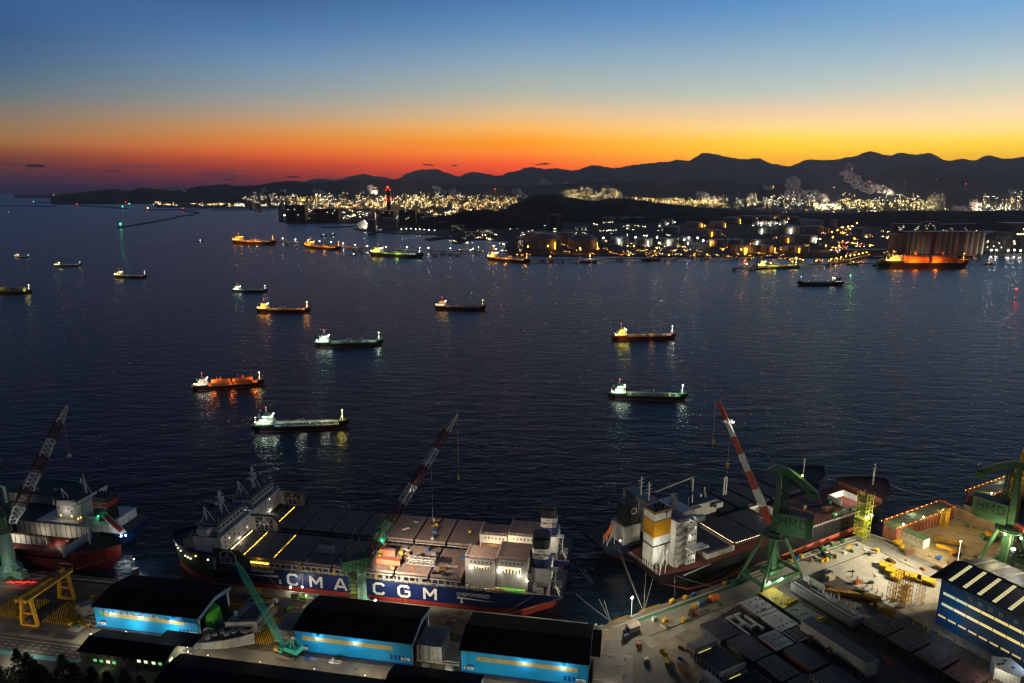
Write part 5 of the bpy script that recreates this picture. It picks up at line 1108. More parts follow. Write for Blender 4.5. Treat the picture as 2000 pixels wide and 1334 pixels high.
t_=thing('office_building','two storey site office with lit windows and a dark pitched roof at the lower left','office',LF.w(-223.5,216.5,4),R_(-10))
mb=MB(); mb.box(0,40,0,13,-4,5.6); mb.build('wall',offw,t_)
mb=MB(); mb.hexa([(-.6,-.8,5.3),(40.6,-.8,5.3),(40.6,6.5,7.4),(-.6,6.5,7.4),(-.6,-.8,5.6),(40.6,-.8,5.6),(40.6,6.5,7.7),(-.6,6.5,7.7)]); mb.hexa([(-.6,6.5,7.4),(40.6,6.5,7.4),(40.6,14,5.3),(-.6,14,5.3),(-.6,6.5,7.7),(40.6,6.5,7.7),(40.6,14,5.6),(-.6,14,5.6)]); mb.build('roof',roofblk,t_)
mb=MB(); mb.extr([(0,5.3),(6.5,7.3),(13,5.3)],39.9,40.1); mb.build('gable',offw,t_)
ow=emat('office_window_lit','eaffc0',1.5); og=emat('office_window_green','7be08a',.9)
for x,z,m_ in((6.2,.9,og),(9.2,.9,og),(12.4,.9,winw),(15.2,.9,og),(27.2,3.3,ow),(30.4,3.3,ow),(34,3.3,ow),(37,3.3,og),(13,3.3,blackm),(16.5,3.3,blackm),(20,3.3,blackm),(23.4,3.3,blackm),(7,-1.6,winw),(22,.9,blackm),(26,.9,blackm),(30,.9,blackm),(34,.9,blackm)):
 mb=MB(); mb.box(x,x+1.5,-.08,-.02,z,z+1.2); w_=mb.build('window',m_,t_)
 mb=MB(); mb.box(x+.7,x+.8,-.12,-.08,z,z+1.2).box(x-.08,x+1.58,-.12,-.08,z-.1,z); mb.build('frame',lgrey,w_)
mb=MB(); mb.box(40.12,40.2,2.5,4.5,3.1,4.3); mb.build('window',ow,t_)
mb=MB(); mb.box(28,46,9.5,18,5.6,5.9); mb.build('canopy',roofblk,t_)
mb=MB()
for x,y in((45.6,10),(45.6,17.6),(41,17.6)):mb.bar((x,y,-.0),(x,y,5.6),.25)
for z in(1.6,3.4):mb.bar((45.6,10,z),(45.6,17.6,z),.2).bar((41,10,z),(45.6,10,z),.2)
for k in range(8):mb.bar((41+.5*k,9.5,.3+k*.4),(41+.5*k,11,.3+k*.4),.2)
mb.build('outside_stair',dkgrey,t_)
for z in(4.1,1.6):mb=MB(); mb.ball(42.2,11.5,z,.22,6,4); mb.build('lamp',bulb_w,t_); point('stair_light',(42.4,10.8,z),130,'f4ffe8',.2,t_)
point('window_glow',(14,-3,2),60,'e0ffb0',.4,t_)
def dark_roof(u0_,u1_,v0,v1,z0,z1,lbl,rz=0,gable=False):
 t_=thing('shed',lbl,'shed',LF.w(u0_,v0,4),R_(-10)); L_=u1_-u0_; D=v1-v0
 mb=MB(); mb.box(0,L_,0,D,-6,z0-4); mb.build('wall',fasc if gable else dkgrey,t_)
 for y0,y1,a,b in((-.6,D/2,z0-4,z1-4),(D/2,D+.6,z1-4,z0-4)):
  mb=MB(); mb.hexa([(-.5,y0,a),(L_+.5,y0,a),(L_+.5,y1,b),(-.5,y1,b),(-.5,y0,a+.3),(L_+.5,y0,a+.3),(L_+.5,y1,b+.3),(-.5,y1,b+.3)]); mb.build('roof_slope',roofblk,t_)
 if gable:mb=MB(); mb.extr([(0,z0-4),(D/2,z1-4),(D,z0-4)],L_+.0,L_+.2); mb.build('gable',fasc,t_)
dark_roof(-181,-76,207.5,223.3,7.6,9.0,'long low black roofed shed across the bottom edge')
dark_roof(-88,-52,214,228.5,11.2,13.4,'black roofed shed with a grey gable end at the bottom, right of centre',gable=True)
bark=mat('pine_bark',(.06,.045,.035),.95,var=.3); leaf=mat('pine_needles',(.020,.030,.016),.9,var=.5,scale=.8,spec=.1)
def pine(p,h,lbl,seed):
 rr=random.Random(seed); t_=thing('pine_tree',lbl,'tree',p,0,'pine trees on the slope at the lower left')
 mb=MB(); mb.taper((0,0,0),(rr.uniform(-.4,.4),rr.uniform(-.3,.3),h*.95),.22,.05,7)
 for k in range(9):z=h*(.3+.07*k); a=rr.uniform(0,6.28); r=(h-z)*.42; mb.taper((0,0,z),(r*math.cos(a),r*math.sin(a),z+r*.25),.07,.02,5)
 mb.build('trunk',bark,t_)
 mb=MB()
 for k in range(150):
  z=h*rr.uniform(.12,1.0); R0=(h*1.03-z)*.42+.35; a=rr.uniform(0,6.28); r=R0*math.sqrt(rr.random()); cx,cyy=r*math.cos(a),r*math.sin(a)
  for q in range(11):
   q0=Vector((cx+rr.gauss(0,.35),cyy+rr.gauss(0,.35),z+rr.gauss(0,.22))); d1=Vector((rr.uniform(-1,1),rr.uniform(-1,1),rr.uniform(-.4,.8))).normalized()*.55; d2=Vector((rr.uniform(-1,1),rr.uniform(-1,1),rr.uniform(-.3,.5))).normalized()*.3
   mb.poly([q0-d2,q0+d1,q0+d2])
 mb.build('crown',leaf,t_)
for i,(u,v,h,l)in enumerate([(-262,204.5,10,'pine with a clear pointed top at the far left of the grove'),(-268,202,8,'low pine at the left edge of the grove'),(-256,202,8,'rounded pine between the two pointed left ones'),(-243,206,9.5,'tall pine standing out against the road, middle of the grove'),(-238,205.5,9,'pine right of the tall middle one, before the office'),(-249,201,7,'short pine low in the grove'),(-232,203,7.5,'pine at the left corner of the office'),(-223,207,9,'pine standing before the office wall'),(-216,205,7.5,'small pine before the office windows'),(-226,201,6.5,'low bushy pine below the office'),(-208,205,7,'pine before the right half of the office'),(-200,204,6.8,'pine near the bottom edge right of the lit windows'),(-193,205,7.4,'pine at the right end of the office'),(-185,204,6.6,'last pine of the grove beside the black shed'),(-275,204,8.5,'pine cut by the left picture edge'),(-272,198,6,'pine in the lower left corner')]):
 pine(LF.w(u,v,4 if v>203 else 5),h*1.12,l,40+i)
mb=MB()
for k in range(15000):
 u=rnd.uniform(-300,-178); v=rnd.uniform(186,205.5); c=LF.w(u,v,4.2+(203.5-v)*.12+rnd.random()**2*3.2); d=Vector((rnd.uniform(-1,1),rnd.uniform(-1,1),rnd.uniform(0,1)))*.6; e=Vector((rnd.uniform(-1,1),rnd.uniform(-1,1),rnd.uniform(-.5,1)))*.5
 mb.poly([c-e,c+d,c+e])
tag(mb.build('undergrowth',leaf),kind='stuff')
# ================================================================ jib cranes
dred_b=mat('dark_red_lattice',(.13,.025,.02),.6,var=.2); wht_b=mat('white_lattice',(.55,.55,.53),.5,var=.1)
def lattice_jib(t_,p,q,w0,w1,nsec,th,first='r',bays=4,end_frac=.16,solid=False):
 """striped jib, each colour length its own part; p,q in thing space"""
 p=Vector(p); q=Vector(q)
 for i in range(nsec):
  a=p.lerp(q,i/nsec); b=p.lerp(q,(i+1)/nsec)
  wa=w0+(w1-w0)*abs(i/nsec-.0); wb=w0+(w1-w0)*((i+1)/nsec)
  if not solid:
   if i==0:wa,wb=w0*.55,w0
   elif i==nsec-1:wa,wb=w1*1.0,w1*.3
   else:wa=w0+(w1-w0)*(i-1)/(nsec-2); wb=w0+(w1-w0)*i/(nsec-2)
  m_=(dred_b if(i%2==0)==(first=='r')else wht_b)if not solid else(redj if(i%2==0)==(first=='r')else white)
  mb=MB()
  if solid:mb.bar(a,b,wa,wa*1.1)
  else:truss(mb,a,b,wa,wb,bays,th)
  mb.build('jib_section',m_,t_)
redj=mat('red_orange_jib_paint',(.42,.06,.03),.5,var=.15)
def house_text(t_,s,size,loc,rz,m=blackm):return text(s,size,m,t_,loc,(R_(90),0,rz),'house_letter',bold=.015)
c2=LF.w(-121.6,275.8,4); hz=24
t_=thing('pedestal_crane','green pedestal crane with striped lattice jib before the floodlit container ship','crane',c2,0,'jib cranes of the shipyard')
spot('house_light',(-6,-14,14),(-2,-2,23),2400,70,'e8ffd8',.3,parent=t_)  # added spot without a fixture, brightens the machinery house and its letters
mb=MB(); mb.cyl(0,0,2.5,18,2.15,18,2.0).cyl(0,0,0.6,3.4,4.2,8,2.2); mb.build('column',palegreen,t_,smooth=False)
mb=MB(); mb.cyl(0,0,18,20.6,2.7,16); mb.build('slewing_ring',greenp,t_)
mb=MB(); mb.cbox(3.6,-1.2,0,7,3,2.0,R_(-10)).cbox(0,0,0,3,9,1.6,R_(-10)); mb.build('base_leg',palegreen,t_)
jang=42; J0=Vector((2.2,1.6,22)); hd=R_(22)
jt=tip(c2.x+2.2,c2.y+1.6,jang,893,808)-c2
def rotp(x,y,a):return(x*math.cos(a)-y*math.sin(a),x*math.sin(a)+y*math.cos(a))
mb=MB(); mb.cbox(*rotp(-2.6,0,hd),20.6,12.5,6.5,5.0,hd); mb.build('machinery_house',mat('green_house_paint',(.07,.17,.085),.6,var=.2),t_)
mb=MB(); mb.cbox(*rotp(-2.6,0,hd),25.6,12.8,6.8,.3,hd); mb.build('house_roof',dkgrey,t_)
for ch,q in(('H',-6.6),('M',-3.0),('D',.6)):x,y=rotp(q,-3.3,hd); glyph(ch,2.6,3.6,.36,blackm,t_,(x,y,21.2),(math.cos(hd),math.sin(hd),0),'house_letter')
x,y=rotp(-8.2,-3.34,hd)
mb=MB(); mb.cbox(*rotp(-8.0,-3.3,hd),24.2,.7,.1,.7,hd).cbox(*rotp(-8.0,-3.3,hd),21.4,.7,.1,.7,hd); mb.build('vent',blackm,t_)
mb=MB(); ap=Vector(rotp(-2.0,0,hd)+(40.5,))
for a_,b_ in((-7,-2.6),(-7,2.6),(2.5,-2.6),(2.5,2.6)):mb.bar(rotp(a_,b_,hd)+(25.8,),ap,.32)
mb.bar(rotp(-4.8,-1.4,hd)+(33,),rotp(.5,-1.4,hd)+(33,),.25).bar(rotp(-4.8,1.4,hd)+(33,),rotp(.5,1.4,hd)+(33,),.25).bar(rotp(-7,-2.6,hd)+(25.8,),rotp(.5,-1.4,hd)+(33,),.2); mb.build('gantry_frame',greenp,t_)
mb=MB(); jb=Vector((c2.x,c2.y,0));
lattice_jib(t_,J0,jt,3.6,2.6,8,.26,'r',4)
mb=MB(); mb.bar(ap,J0.lerp(jt,.86),.12).bar(ap+Vector((.5,-.5,0)),J0.lerp(jt,.97),.1); mb.build('luffing_rope',blackm,t_)
mb=MB(); mb.bar(jt,jt-Vector((0,0,34)),.1).cbox(jt.x,jt.y,jt.z-36,1,1,2.2); mb.build('hook_block',yellow,t_)
mb=MB(); mb.bar(J0.lerp(jt,.7),J0.lerp(jt,.7)-Vector((0,0,40)),.08); mb.build('auxiliary_rope',lgrey,t_)
mb=MB(); lp=J0.lerp(jt,.14)+Vector((1.5,-1.5,0)); mb.ball(lp.x,lp.y,lp.z,.45,8,5); mb.build('green_lamp',bulb_g,t_); point('green_light',lp+Vector((0,-.8,0)),90,'30ff70',.3,t_)
mb=MB(); gp=J0.lerp(jt,.2)+Vector((-3,0,1)); mb.cbox(gp.x,gp.y,gp.z,3.0,2,.3).cbox(gp.x,gp.y,gp.z-1.2,2.4,1.6,1.2); mb.build('operator_cab',greenp,t_)
point('cab_light',gp+Vector((0,-1.5,2)),60,'50ff80',.3,t_)
wp=J0.lerp(jt,.5); spot('jib_light',wp+Vector((-1,-4.5,-3)),J0.lerp(jt,.57),2200,75,'fffaf0',.3,parent=t_)
sc2=thing('scaffold_stair_tower','dark scaffold stair tower with yellow planks left of the crane column','scaffold',LF.w(-126.5,277.5,4),R_(-10),'scaffold towers')
mb=MB()
for x in(-2,2):
 for y in(-1.4,1.4):mb.bar((x,y,0),(x,y,16.5),.2)
for k in range(7):
 z=k*2.3
 for y in(-1.4,1.4):mb.bar((-2,y,z),(2,y,z+2.3 if k%2 else z),.12).bar((-2,y,z+2.2),(2,y,z+2.2),.12).bar((2 if k%2 else-2,y,z),(-2 if k%2 else 2,y,z+2.3),.12)
mb.build('frame',greenp,sc2)
for k in range(7):mb=MB(); mb.box(-1.9,1.9,-1.2,1.2,2.2+k*2.25,2.32+k*2.25); mb.build('platform',yellow,sc2)
c1=LF.w(-311.5,269,4)
t_=thing('pedestal_crane','pale green pedestal crane cut by the left edge, its striped lattice jib leaning right','crane',c1,0,'jib cranes of the shipyard')
mb=MB(); mb.cyl(0,0,4,24,3.3,18,2.8); mb.build('column',palegreen,t_)
mb=MB(); mb.cbox(3,-1,0,13,3.4,3.6,R_(-18)).cbox(0,0,0,3.6,11,3.6,R_(-18)).cyl(0,0,3.5,6.5,5.5,8,3.2).cbox(8,-3,0,6,4,1.6,R_(-18)).cbox(-4,-3,0,5,5,1.2,R_(-18)); mb.build('base_leg',palegreen,t_)
mb=MB(); mb.cyl(0,0,24,27,4,16,3.6); mb.build('slewing_ring',dkgrey,t_)
hd=R_(35); mb=MB(); mb.cbox(*rotp(-6,0,hd),27,16,7,6,hd); mb.build('machinery_house',greenp,t_)
J1=Vector((3.2,2.4,28)); jt1=tip(c1.x+3.2,c1.y+2.4,38,131,793)-c1
lattice_jib(t_,J1,jt1,5.2,3.4,7,.30,'w',4)
mb=MB(); mb.bar(rotp(-4,0,hd)+(52,),J1.lerp(jt1,.8),.14).bar(rotp(-4,0,hd)+(52,),J1.lerp(jt1,.96),.12); mb.build('luffing_rope',blackm,t_)
mb=MB(); a_=Vector(rotp(-4,0,hd)+(52,))
for q in((2,2.4),(2,-2.4),(-9,2.4),(-9,-2.4)):mb.bar(rotp(q[0],q[1],hd)+(33,),a_,.4)
mb.build('gantry_frame',greenp,t_)
hkp=tip(c1.x+3.2,c1.y+2.4,38,135,890)-c1
mb=MB(); mb.cbox(hkp.x,hkp.y,hkp.z-.8,1.4,1.2,1.8).bar(hkp,hkp+Vector((0,0,16)),.08); mb.build('hook_block',lgrey,t_)
spot('jib_light',J1+Vector((4,-8,-2)),J1.lerp(jt1,.12),1500,70,'f4fff0',.3,parent=t_)
mb=MB()
for k in range(16):mb.cbox(5+k*.95,-9.5+.35*math.sin(k*1.3),.9+.5*(k%3)*.4,.7,.2,.16)
mb.build('red_light_string',emat('red_light_string','ff1810',7),t_)
point('red_light',(11,-10.5,2),260,'ff2015',.3,t_); point('base_light',(4,-12,7),1500,'e8fff0',.3,t_)
def portal_crane(cx,cy_,lbl,axis,jibtip=None,zr=31,jib_ang=None,korean='한마음',sgn=1):
 c=Vector((cx,cy_,4)); t_=thing('portal_crane',lbl,'crane',c,0,'jib cranes of the shipyard'); z0=zr-4
 ra=R_(28); co=[]
 for a,b in((-15,-7.5),(15,-7.5),(15,7.5),(-15,7.5)):co.append(rotp(a,b,ra))
 for i,(x,y)in enumerate(co):
  tx,ty=rotp(*[(v/abs(v))*3.2 for v in((-15,15,15,-15)[i],(-7.5,-7.5,7.5,7.5)[i])],ra)
  mb=MB(); mb.taper((x,y,2),(tx,ty,z0-.5),.75,.85,8); mb.build('leg',greenp,t_)
  tx2,ty2=rotp(*[(v/abs(v))*2.2 for v in((-15,15,15,-15)[i],(-7.5,-7.5,7.5,7.5)[i])],ra)
  mb=MB(); mb.cbox(x,y,.9,6.5,1.5,1.7,ra)
  for k in(-2.2,-.8,.8,2.2):q=rotp(k,0,ra); mb.cbox(x+q[0],y+q[1],.1,.9,1.0,.9,ra)
  mb.build('bogie',greenp,t_)
 mb=MB()
 for i in range(4):
  a,b=co[i],co[(i+1)%4]; f_=.28
  pa=(a[0]*(1-f_),a[1]*(1-f_),2+(z0-2)*f_); pb=(b[0]*(1-f_),b[1]*(1-f_),2+(z0-2)*f_); mb.bar((a[0]*.88,a[1]*.88,5.6),(b[0]*.88,b[1]*.88,5.6),1.3,1.7)
 mb.build('portal_beam',greenp,t_)
 mb=MB(); mb.cbox(0,0,5.6,9,6,2.6,ra); mb.build('switch_room',greenp,t_)
 mb=MB(); mb.cbox(0,0,8,3.4,3.4,z0-8,ra)
 for k in range(8):mb.cbox(0,0,8.5+k*2.2,3.8,3.8,.3,ra)
 mb.build('core_tower',greenp,t_)
 mb=MB(); mb.cyl(0,0,z0-.8,z0,5.6,24,6.2); rail(mb,[(6*math.cos(a_*math.pi/8),6*math.sin(a_*math.pi/8),z0)for a_ in range(17)],1.1,.14,3); mb.build('ring_platform',greenp,t_)
 mb=MB(); mb.cyl(0,0,z0,z0+1.6,4,20); mb.build('slewing_ring',dkgrey,t_)
 A=R_(axis)
 mb=MB(); pr=[(1.0,-3.6),(14,-3.6),(17,-2),(17,2),(14,3.6),(1.0,3.6)]; mb.prism([rotp(x,y,A)for x,y in pr],z0+2.4,z0+13.0); mb.build('machinery_house',greenp,t_)
 mb=MB(); mb.prism([rotp(x*1.01,y*1.03,A)for x,y in pr],z0+13.0,z0+13.3); mb.build('house_roof',dkgrey,t_)
 if sgn>0:ox,oy=rotp(2.2,-3.68,A); rz=A
 else:ox,oy=rotp(14.2,3.68,A); rz=A+math.pi
 dx_=(math.cos(rz),math.sin(rz),0)
 for ch,q,gw,gh,st in(('H',-.2,3.2,4.6,.55),('I',.9,1.6,3.0,.35),('M',4.0,3.6,4.6,.55),('I',7.7,1.2,3.0,.35),('D',9.0,3.0,4.6,.55)):glyph(ch,gw,gh,st,blackm,t_,(ox+dx_[0]*q,oy+dx_[1]*q,z0+7.2-(.4 if ch=='I' else 0)),dx_,'house_letter')
 if sgn>0:ex,ey=rotp(17.06,-1.4,A); text(korean,1.3,blackm,t_,(ex,ey,z0+8.4),(R_(90),0,A+math.pi/2),'house_letter')
 mb=MB(); mb.extr([(-2.0,z0+1.6),(1.6,z0+1.6),(.8,z0+34),(-1.0,z0+34)],-1.4,1.4,'y')
 mb.v=[rotp(x,y,A)+(z,)for x,y,z in mb.v]; mb.build('mast',greenp,t_)
 mb=MB(); truss(mb,rotp(3.4,0,A)+(z0+13.3,),rotp(3.2,0,A)+(z0+30,),2.6,2.2,7,.28); mb.build('mast_lattice',greenp,t_)
 mb=MB(); pts=[(-6,z0+33.5),(-2,z0+36.5),(4,z0+35.5),(10,z0+32),(17,z0+26.5),(18.5,z0+23.2),(15.5,z0+22.8),(9,z0+28.6),(3,z0+32.4),(-4,z0+32.6)]
 mb.extr(pts,-1.6,1.6,'y'); mb.v=[rotp(x,y,A)+(z,)for x,y,z in mb.v]; mb.build('counterweight_arm',greenp,t_)
 mb=MB(); mb.cbox(*rotp(15.8,0,A),z0+22.6,4.2,4.4,3.4,A); mb.build('counterweight',greenp,t_)
 if jibtip:
  ja=jib_ang; j0=Vector(rotp(2.5,0,R_(ja))+(z0+5,)); jt=tip(cx,cy_,ja,*jibtip)-c
  lattice_jib(t_,j0,jt,3.0,1.5,7,.3,'r',solid=True)
  mb=MB(); top=Vector(rotp(-5.5,0,A)+(z0+33,)); mb.bar(top,j0.lerp(jt,.45),.5).bar(top,j0.lerp(jt,.45)+Vector((.8,.8,0)),.3).bar(Vector(rotp(-1,0,A)+(z0+36,)),j0.lerp(jt,.88),.12); mb.build('tie_rod',greenp,t_)
  mb=MB()
  for f_,l_ in((.985,19),(.71,14)):q=j0.lerp(jt,f_)+Vector((-2.0,0,0)); mb.bar(q,q-Vector((0,0,l_)),.09).cbox(q.x,q.y,q.z-l_-2.2,1.2,1,2.2).bar(q-Vector((0,0,l_+2)),q-Vector((0,0,l_+5.5)),.1)
  mb.build('hook_block',yellow,t_)
  mb=MB(); q=j0.lerp(jt,.83); mb.cbox(q.x,q.y,q.z,4.6,2.6,.3)
  rail(mb,[q+Vector((-2.2,-1.2,.3)),q+Vector((2.2,-1.2,.3)),q+Vector((2.2,1.2,.3))],1.2,.15,1); mb.build('jib_platform',white,t_)
  mb=MB(); mb.ball(q.x+2.6,q.y-1.2,q.z+.6,.4,8,5); mb.build('jib_lamp',bulb_w,t_); point('jib_light',q+Vector((2.0,-2.4,1.2)),900,'fffbe8',.3,t_)
 return t_,co,z0
p3=RF.w(262,213.3)
cr3,co3,z3=portal_crane(p3.x,p3.y,'green portal crane with red and white box jib beside the black ship',-28,(1404,785),31,148)
for(x,y)in((-9.5,-12.5),(-1.5,-13)):
 q=rotp(x,y+5,R_(28)); mb=MB(); mb.ball(q[0],q[1],6.9,.45,8,5); mb.build('portal_lamp',bulb_w,cr3); point('portal_light',(q[0],q[1]-1.2,6.4),2600,'fff6d8',.3,cr3)
mb=MB(); mb.ball(*rotp(10,0,R_(-28)),z3+33.2,.35,8,5); mb.build('arm_lamp',bulb_y,cr3); point('arm_light',rotp(8.4,0,R_(-28))+(z3+36.2,),500,'d8ff80',.3,cr3)
point('crane_glow',rotp(-2,-16,R_(28))+(14,),1200,'f4ffdc',.4,cr3)
p4=RF.w(371,161)
cr4,co4,z4=portal_crane(p4.x,p4.y,'green portal crane cut by the right edge, house left of its mast',128,None,31,None,sgn=-1)
mb=MB(); mb.ball(1.5,-6.6,z4-1.6,.5,8,5).ball(-5,-4.4,z4-.8,.45,8,5).ball(6.4,-2.4,z4-1,.4,8,5); mb.build('ring_lamp',bulb_w,cr4)
point('ring_light',(1.5,-8,z4-2.4),3500,'fff4cc',.4,cr4); point('ring_light',(-7.5,-5,z4-2),9000,'ffecb0',.4,cr4); point('ring_light',(0,-9,z4+4),500,'e8ffc0',.4,cr4)
mb=MB(); mb.bar((1.5,-1,z4+3),(26,-24,z4-9),2.6,2.8); mb.build('jib_section',redj,cr4)
point('house_fill',rotp(12,-13,R_(-28))+(z3+4,),900,'e4ffd0',.4,cr3)  # added fill without a fixture, lifts the house letters
p=at(1980,935,20); p=RF.w(455,200,4); o_=tip(p.x,p.y,118,1984,900)
t_=thing('yellow_dock_crane','yellow crane with a pointed lattice top at the right edge, above the red dock','crane',atd(1984,960,470));
mb=MB(); mb.cbox(0,0,-2,6.5,6,8,.3); mb.build('machinery_house',mat('cream_house_paint',(.45,.36,.16),.6),t_)
mb=MB(); truss(mb,(0,0,6),(1,0,26),4.2,.7,6,.35); mb.bar((-5,0,8),(12,0,9),1.5).bar((-4,0,6),(-4,0,9),.5); truss(mb,(3,0,8),(22,-6,16),2,1.5,6,.3); mb.build('lattice_top',yellow,t_)
mb=MB(); mb.cbox(0,0,-60,4.5,4.5,58,.3); mb.build('pillar',yellow,t_)
point('crane_light',(-4,-7,10),1500,'ffd060',.3,t_)
t_=thing('scaffold_tower','tall yellow green scaffold tower with lamps standing at the bow of the black ship','scaffold',RF.w(343,220.5,4),R_(28),'scaffold towers')
mb=MB(); w_=3.0; n_=11; hs_=2.6; bl=mat('scaffold_green_yellow',(.35,.36,.04),.6,var=.3)
for x in(-w_,0,w_):
 for y in(-w_,w_):mb.bar((x,y,0),(x,y,n_*hs_),.24)
for k in range(n_):
 z=k*hs_
 for y in(-w_,w_):
  mb.bar((-w_,y,z),(w_,y,z),.2).bar((-w_ if k%2 else w_,y,z),(w_ if k%2 else-w_,y,z+hs_),.18)
 for x in(-w_,w_):mb.bar((x,-w_,z),(x,w_,z),.2).bar((x,-w_,z),(x,w_,z+hs_),.15)
mb.build('frame',bl,t_)
for k in range(n_-1):mb=MB(); mb.box(-w_,w_,-w_,w_*(.2 if k%2 else 1),(k+1)*hs_-.1,(k+1)*hs_+.05); mb.build('platform',bl,t_)
mb=MB()
for x in(-2.6,-.8,2.6):mb.ball(x,-3.5,15.2,.42,8,5)
mb.build('lamp',bulb_w,t_)
point('tower_light',(-2,-5,15),4200,'fff2b0',.3,t_); point('tower_light',(2.4,-5,14.6),2600,'e8ffa0',.3,t_); point('tower_light',(0,0,7),1200,'ffe060',.3,t_)
# ================================================================ ships of the right quay
o=RF.w(206,246.5,0)
blackhull=mat('glossy_black_hull',(.010,.011,.012),.35,var=.3,scale=.08)
redbot=mat('faded_red_bottom',(.34,.08,.05),.6,var=.2,scale=.1,rust=(.24,.1,.07,1))
t3=thing('cargo_ship','black hulled ship with yellow and white funnel at the right quay','cargo ship',o,R_(28),'cargo ships at the right quay')
L3,B3,D3=196,32.2,12.5
hull_parts(t3,L3,B3,D3,blackhull,redbot,mat('red_brown_deck',(.20,.06,.045),.7,var=.3,scale=.2),zred=(.5,6.2),foc=.13,foch=3.2,rake=.035,srake=.06,draft=-2,bul=1.4)
Y=lambda v:v-246.5; X3=lambda u:u-206
mb=MB(); mb.box(L3*.876,L3*.955,-7,7,D3+3.4,D3+3.7); mb.build('forecastle_deck',mat('dark_green_deck',(.02,.07,.03),.7,var=.3),t3)
fun=mat('mustard_funnel_paint',(.50,.24,.01),.5,var=.1)
cx0,cx1,cy0,cy1=X3(207),X3(217.6),Y(239.6),Y(247.6)
for z0_,z1_,m_,n_ in((15.8,25,white,'engine_casing'),(30,38.5,fun,'funnel_band'),(38.9,42.6,white,'funnel_collar'),(43,43.6,fun,'funnel_rim')):
 e_=.0 if z0_>22 else.0; mb=MB(); mb.box(cx0-e_,cx1+e_,cy0,cy1,z0_,z1_); mb.build(n_,m_,t3)
for z0_,z1_ in((38.5,38.9),(42.6,43)):mb=MB(); mb.box(cx0-.05,cx1+.05,cy0-.05,cy1+.05,z0_,z1_); mb.build('funnel_line',dkgrey,t3)
mb=MB(); mb.box(cx0-.6,cx1+.8,cy0-.6,cy1+.6,25,25.4); mb.build('casing_deck',dkgrey,t3)
mb=MB(); mb.box(cx0,cx1,cy0,cy1,25.4,30); mb.build('casing_upper',white,t3)
mb=MB(); mb.box(cx0+.2,cx1-.2,cy0+.2,cy1-.2,43.6,43.8)
for x,y in((3,3),(5,8),(8,5),(8,9)):mb.cyl(cx0+x,cy0+y*.7,43.7,45.2,.6,8)
mb.build('funnel_top',blackm,t3)
glyph('T',2.9,3.1,.6,bootred,t3,(cx0+6.2,cy0-.02,39.3),(1,0,0),'funnel_letter')
mb=MB()
for k in range(5):y=cy0+.3+k*1.8; mb.bar((cx0+.3,y,12.5),(cx0+.3,y,15.7),.45); x=cx0+.3+k*2.4; mb.bar((x,cy0+.3,12.5),(x,cy0+.3,15.7),.45)
mb.box(cx0+3,cx1,cy0+3,cy1,12.5,15.7); mb.build('gallery_post',white,t3)
ax0,ax1=X3(217.8),X3(231); ay0,ay1=Y(234),Y(258)
for k in range(7):
 z=12.6+k*3.6; inset=1.1 if k else 0
 mb=MB(); mb.box(ax0+.1,ax0+7.4,ay0+2.2,ay1-2,z,z+3.25).box(ax0+7.4,ax1,ay0+.9,ay1-2,z,z+3.55); mb.build('accommodation',white,t3)
 mb=MB(); mb.box(ax0+.1,ax0+7.3,ay0+(.2 if k%2==0 else.8),ay1,z+3.25,z+3.55); mb.build('terrace',offwhite,t3)
 mb=MB(); rail(mb,[(ax0+.3,ay0+.3+(.6 if k%2 else 0),z+3.55),(ax0+7.2,ay0+.3+(.6 if k%2 else 0),z+3.55)],1.1,.14,1.6); mb.build('railing',lgrey,t3)
 mb=MB(); zz=z+.05; mb.bar((ax0+1.0,ay0+1.3,zz),(ax0+6.0,ay0+1.3,zz+3.3),.8,.2); mb.build('stairway',lgrey,t3)
 for q in range(3):
  mb=MB(); x=ax0+8.3+q*1.7; mb.box(x,x+.7,ay0+.8,ay0+.88,z+1.2,z+2.2); mb.build('window',winw if rnd.random()<.3 else blackm,t3)
zb=12.6+7*3.6
mb=MB(); mb.box(ax0+5,ax1-.5,ay0+4,ay1-3,zb,zb+3); mb.build('bridge_house',white,t3)
mb=MB(); mb.box(ax0+8,ax1+1.2,ay0-3.4,ay0+4,zb-.1,zb+.3).box(ax0+9,ax1+1,ay0-3.2,ay0-.6,zb+.3,zb+2.3); mb.build('bridge_wing',white,t3)
mb=MB(); mb.box(ax0+6,ax1+3.6,ay0-2.6,ay0+1,22.6,23.1).box(ax0+7,ax1+5,ay0-3.2,ay0-1,21.8,22.6); mb.build('lifeboat_platform',white,t3)
mb=MB()
for x,y,h_ in((ax0+2,ay0+8,12),(ax0+7,ay0+12,10)):
 mb.bar((x,y,zb),(x,y,zb+h_),.6)
 for k in range(3):mb.bar((x-1.8,y,zb+4+k*2.6),(x+1.8,y,zb+4+k*2.6),.25).bar((x-1.6,y,zb+4),(x-1.6,y,zb+9.6),.2).bar((x+1.6,y,zb+4),(x+1.6,y,zb+9.6),.2)
 mb.bar((x,y-1.8,zb+6.8),(x,y+1.8,zb+6.8),.2)
mb.bar((ax0+10,ay0+5,zb+3),(ax0+11,ay0+6,zb+9),.3).bar((ax0+12,ay0+7,zb+3),(ax0+11,ay0+6,zb+9),.3); mb.build('radar_mast',lgrey,t3)
for x,z in((ax0+6.4,zb-1),(ax1-1,15.8),(ax0+9,27)):point('terrace_light',(x,ay0-.6,z),110,'fff6e0',.2,t3)
mb=MB(); mb.box(ax1-1.5,ax1-.6,ay0+3.05,ay0+3.17,zb-2.6,zb-.4).box(ax0+6.4,ax0+7,ay0+3.05,ay0+3.17,15.4,17.4); mb.build('lit_doorway',winw,t3)
point('deck_light',(cx0-2,cy0-8,26),4200,'f8f4e4',.4,t3)  # added fill beside the stern, brightens the white funnel block
mb=MB()
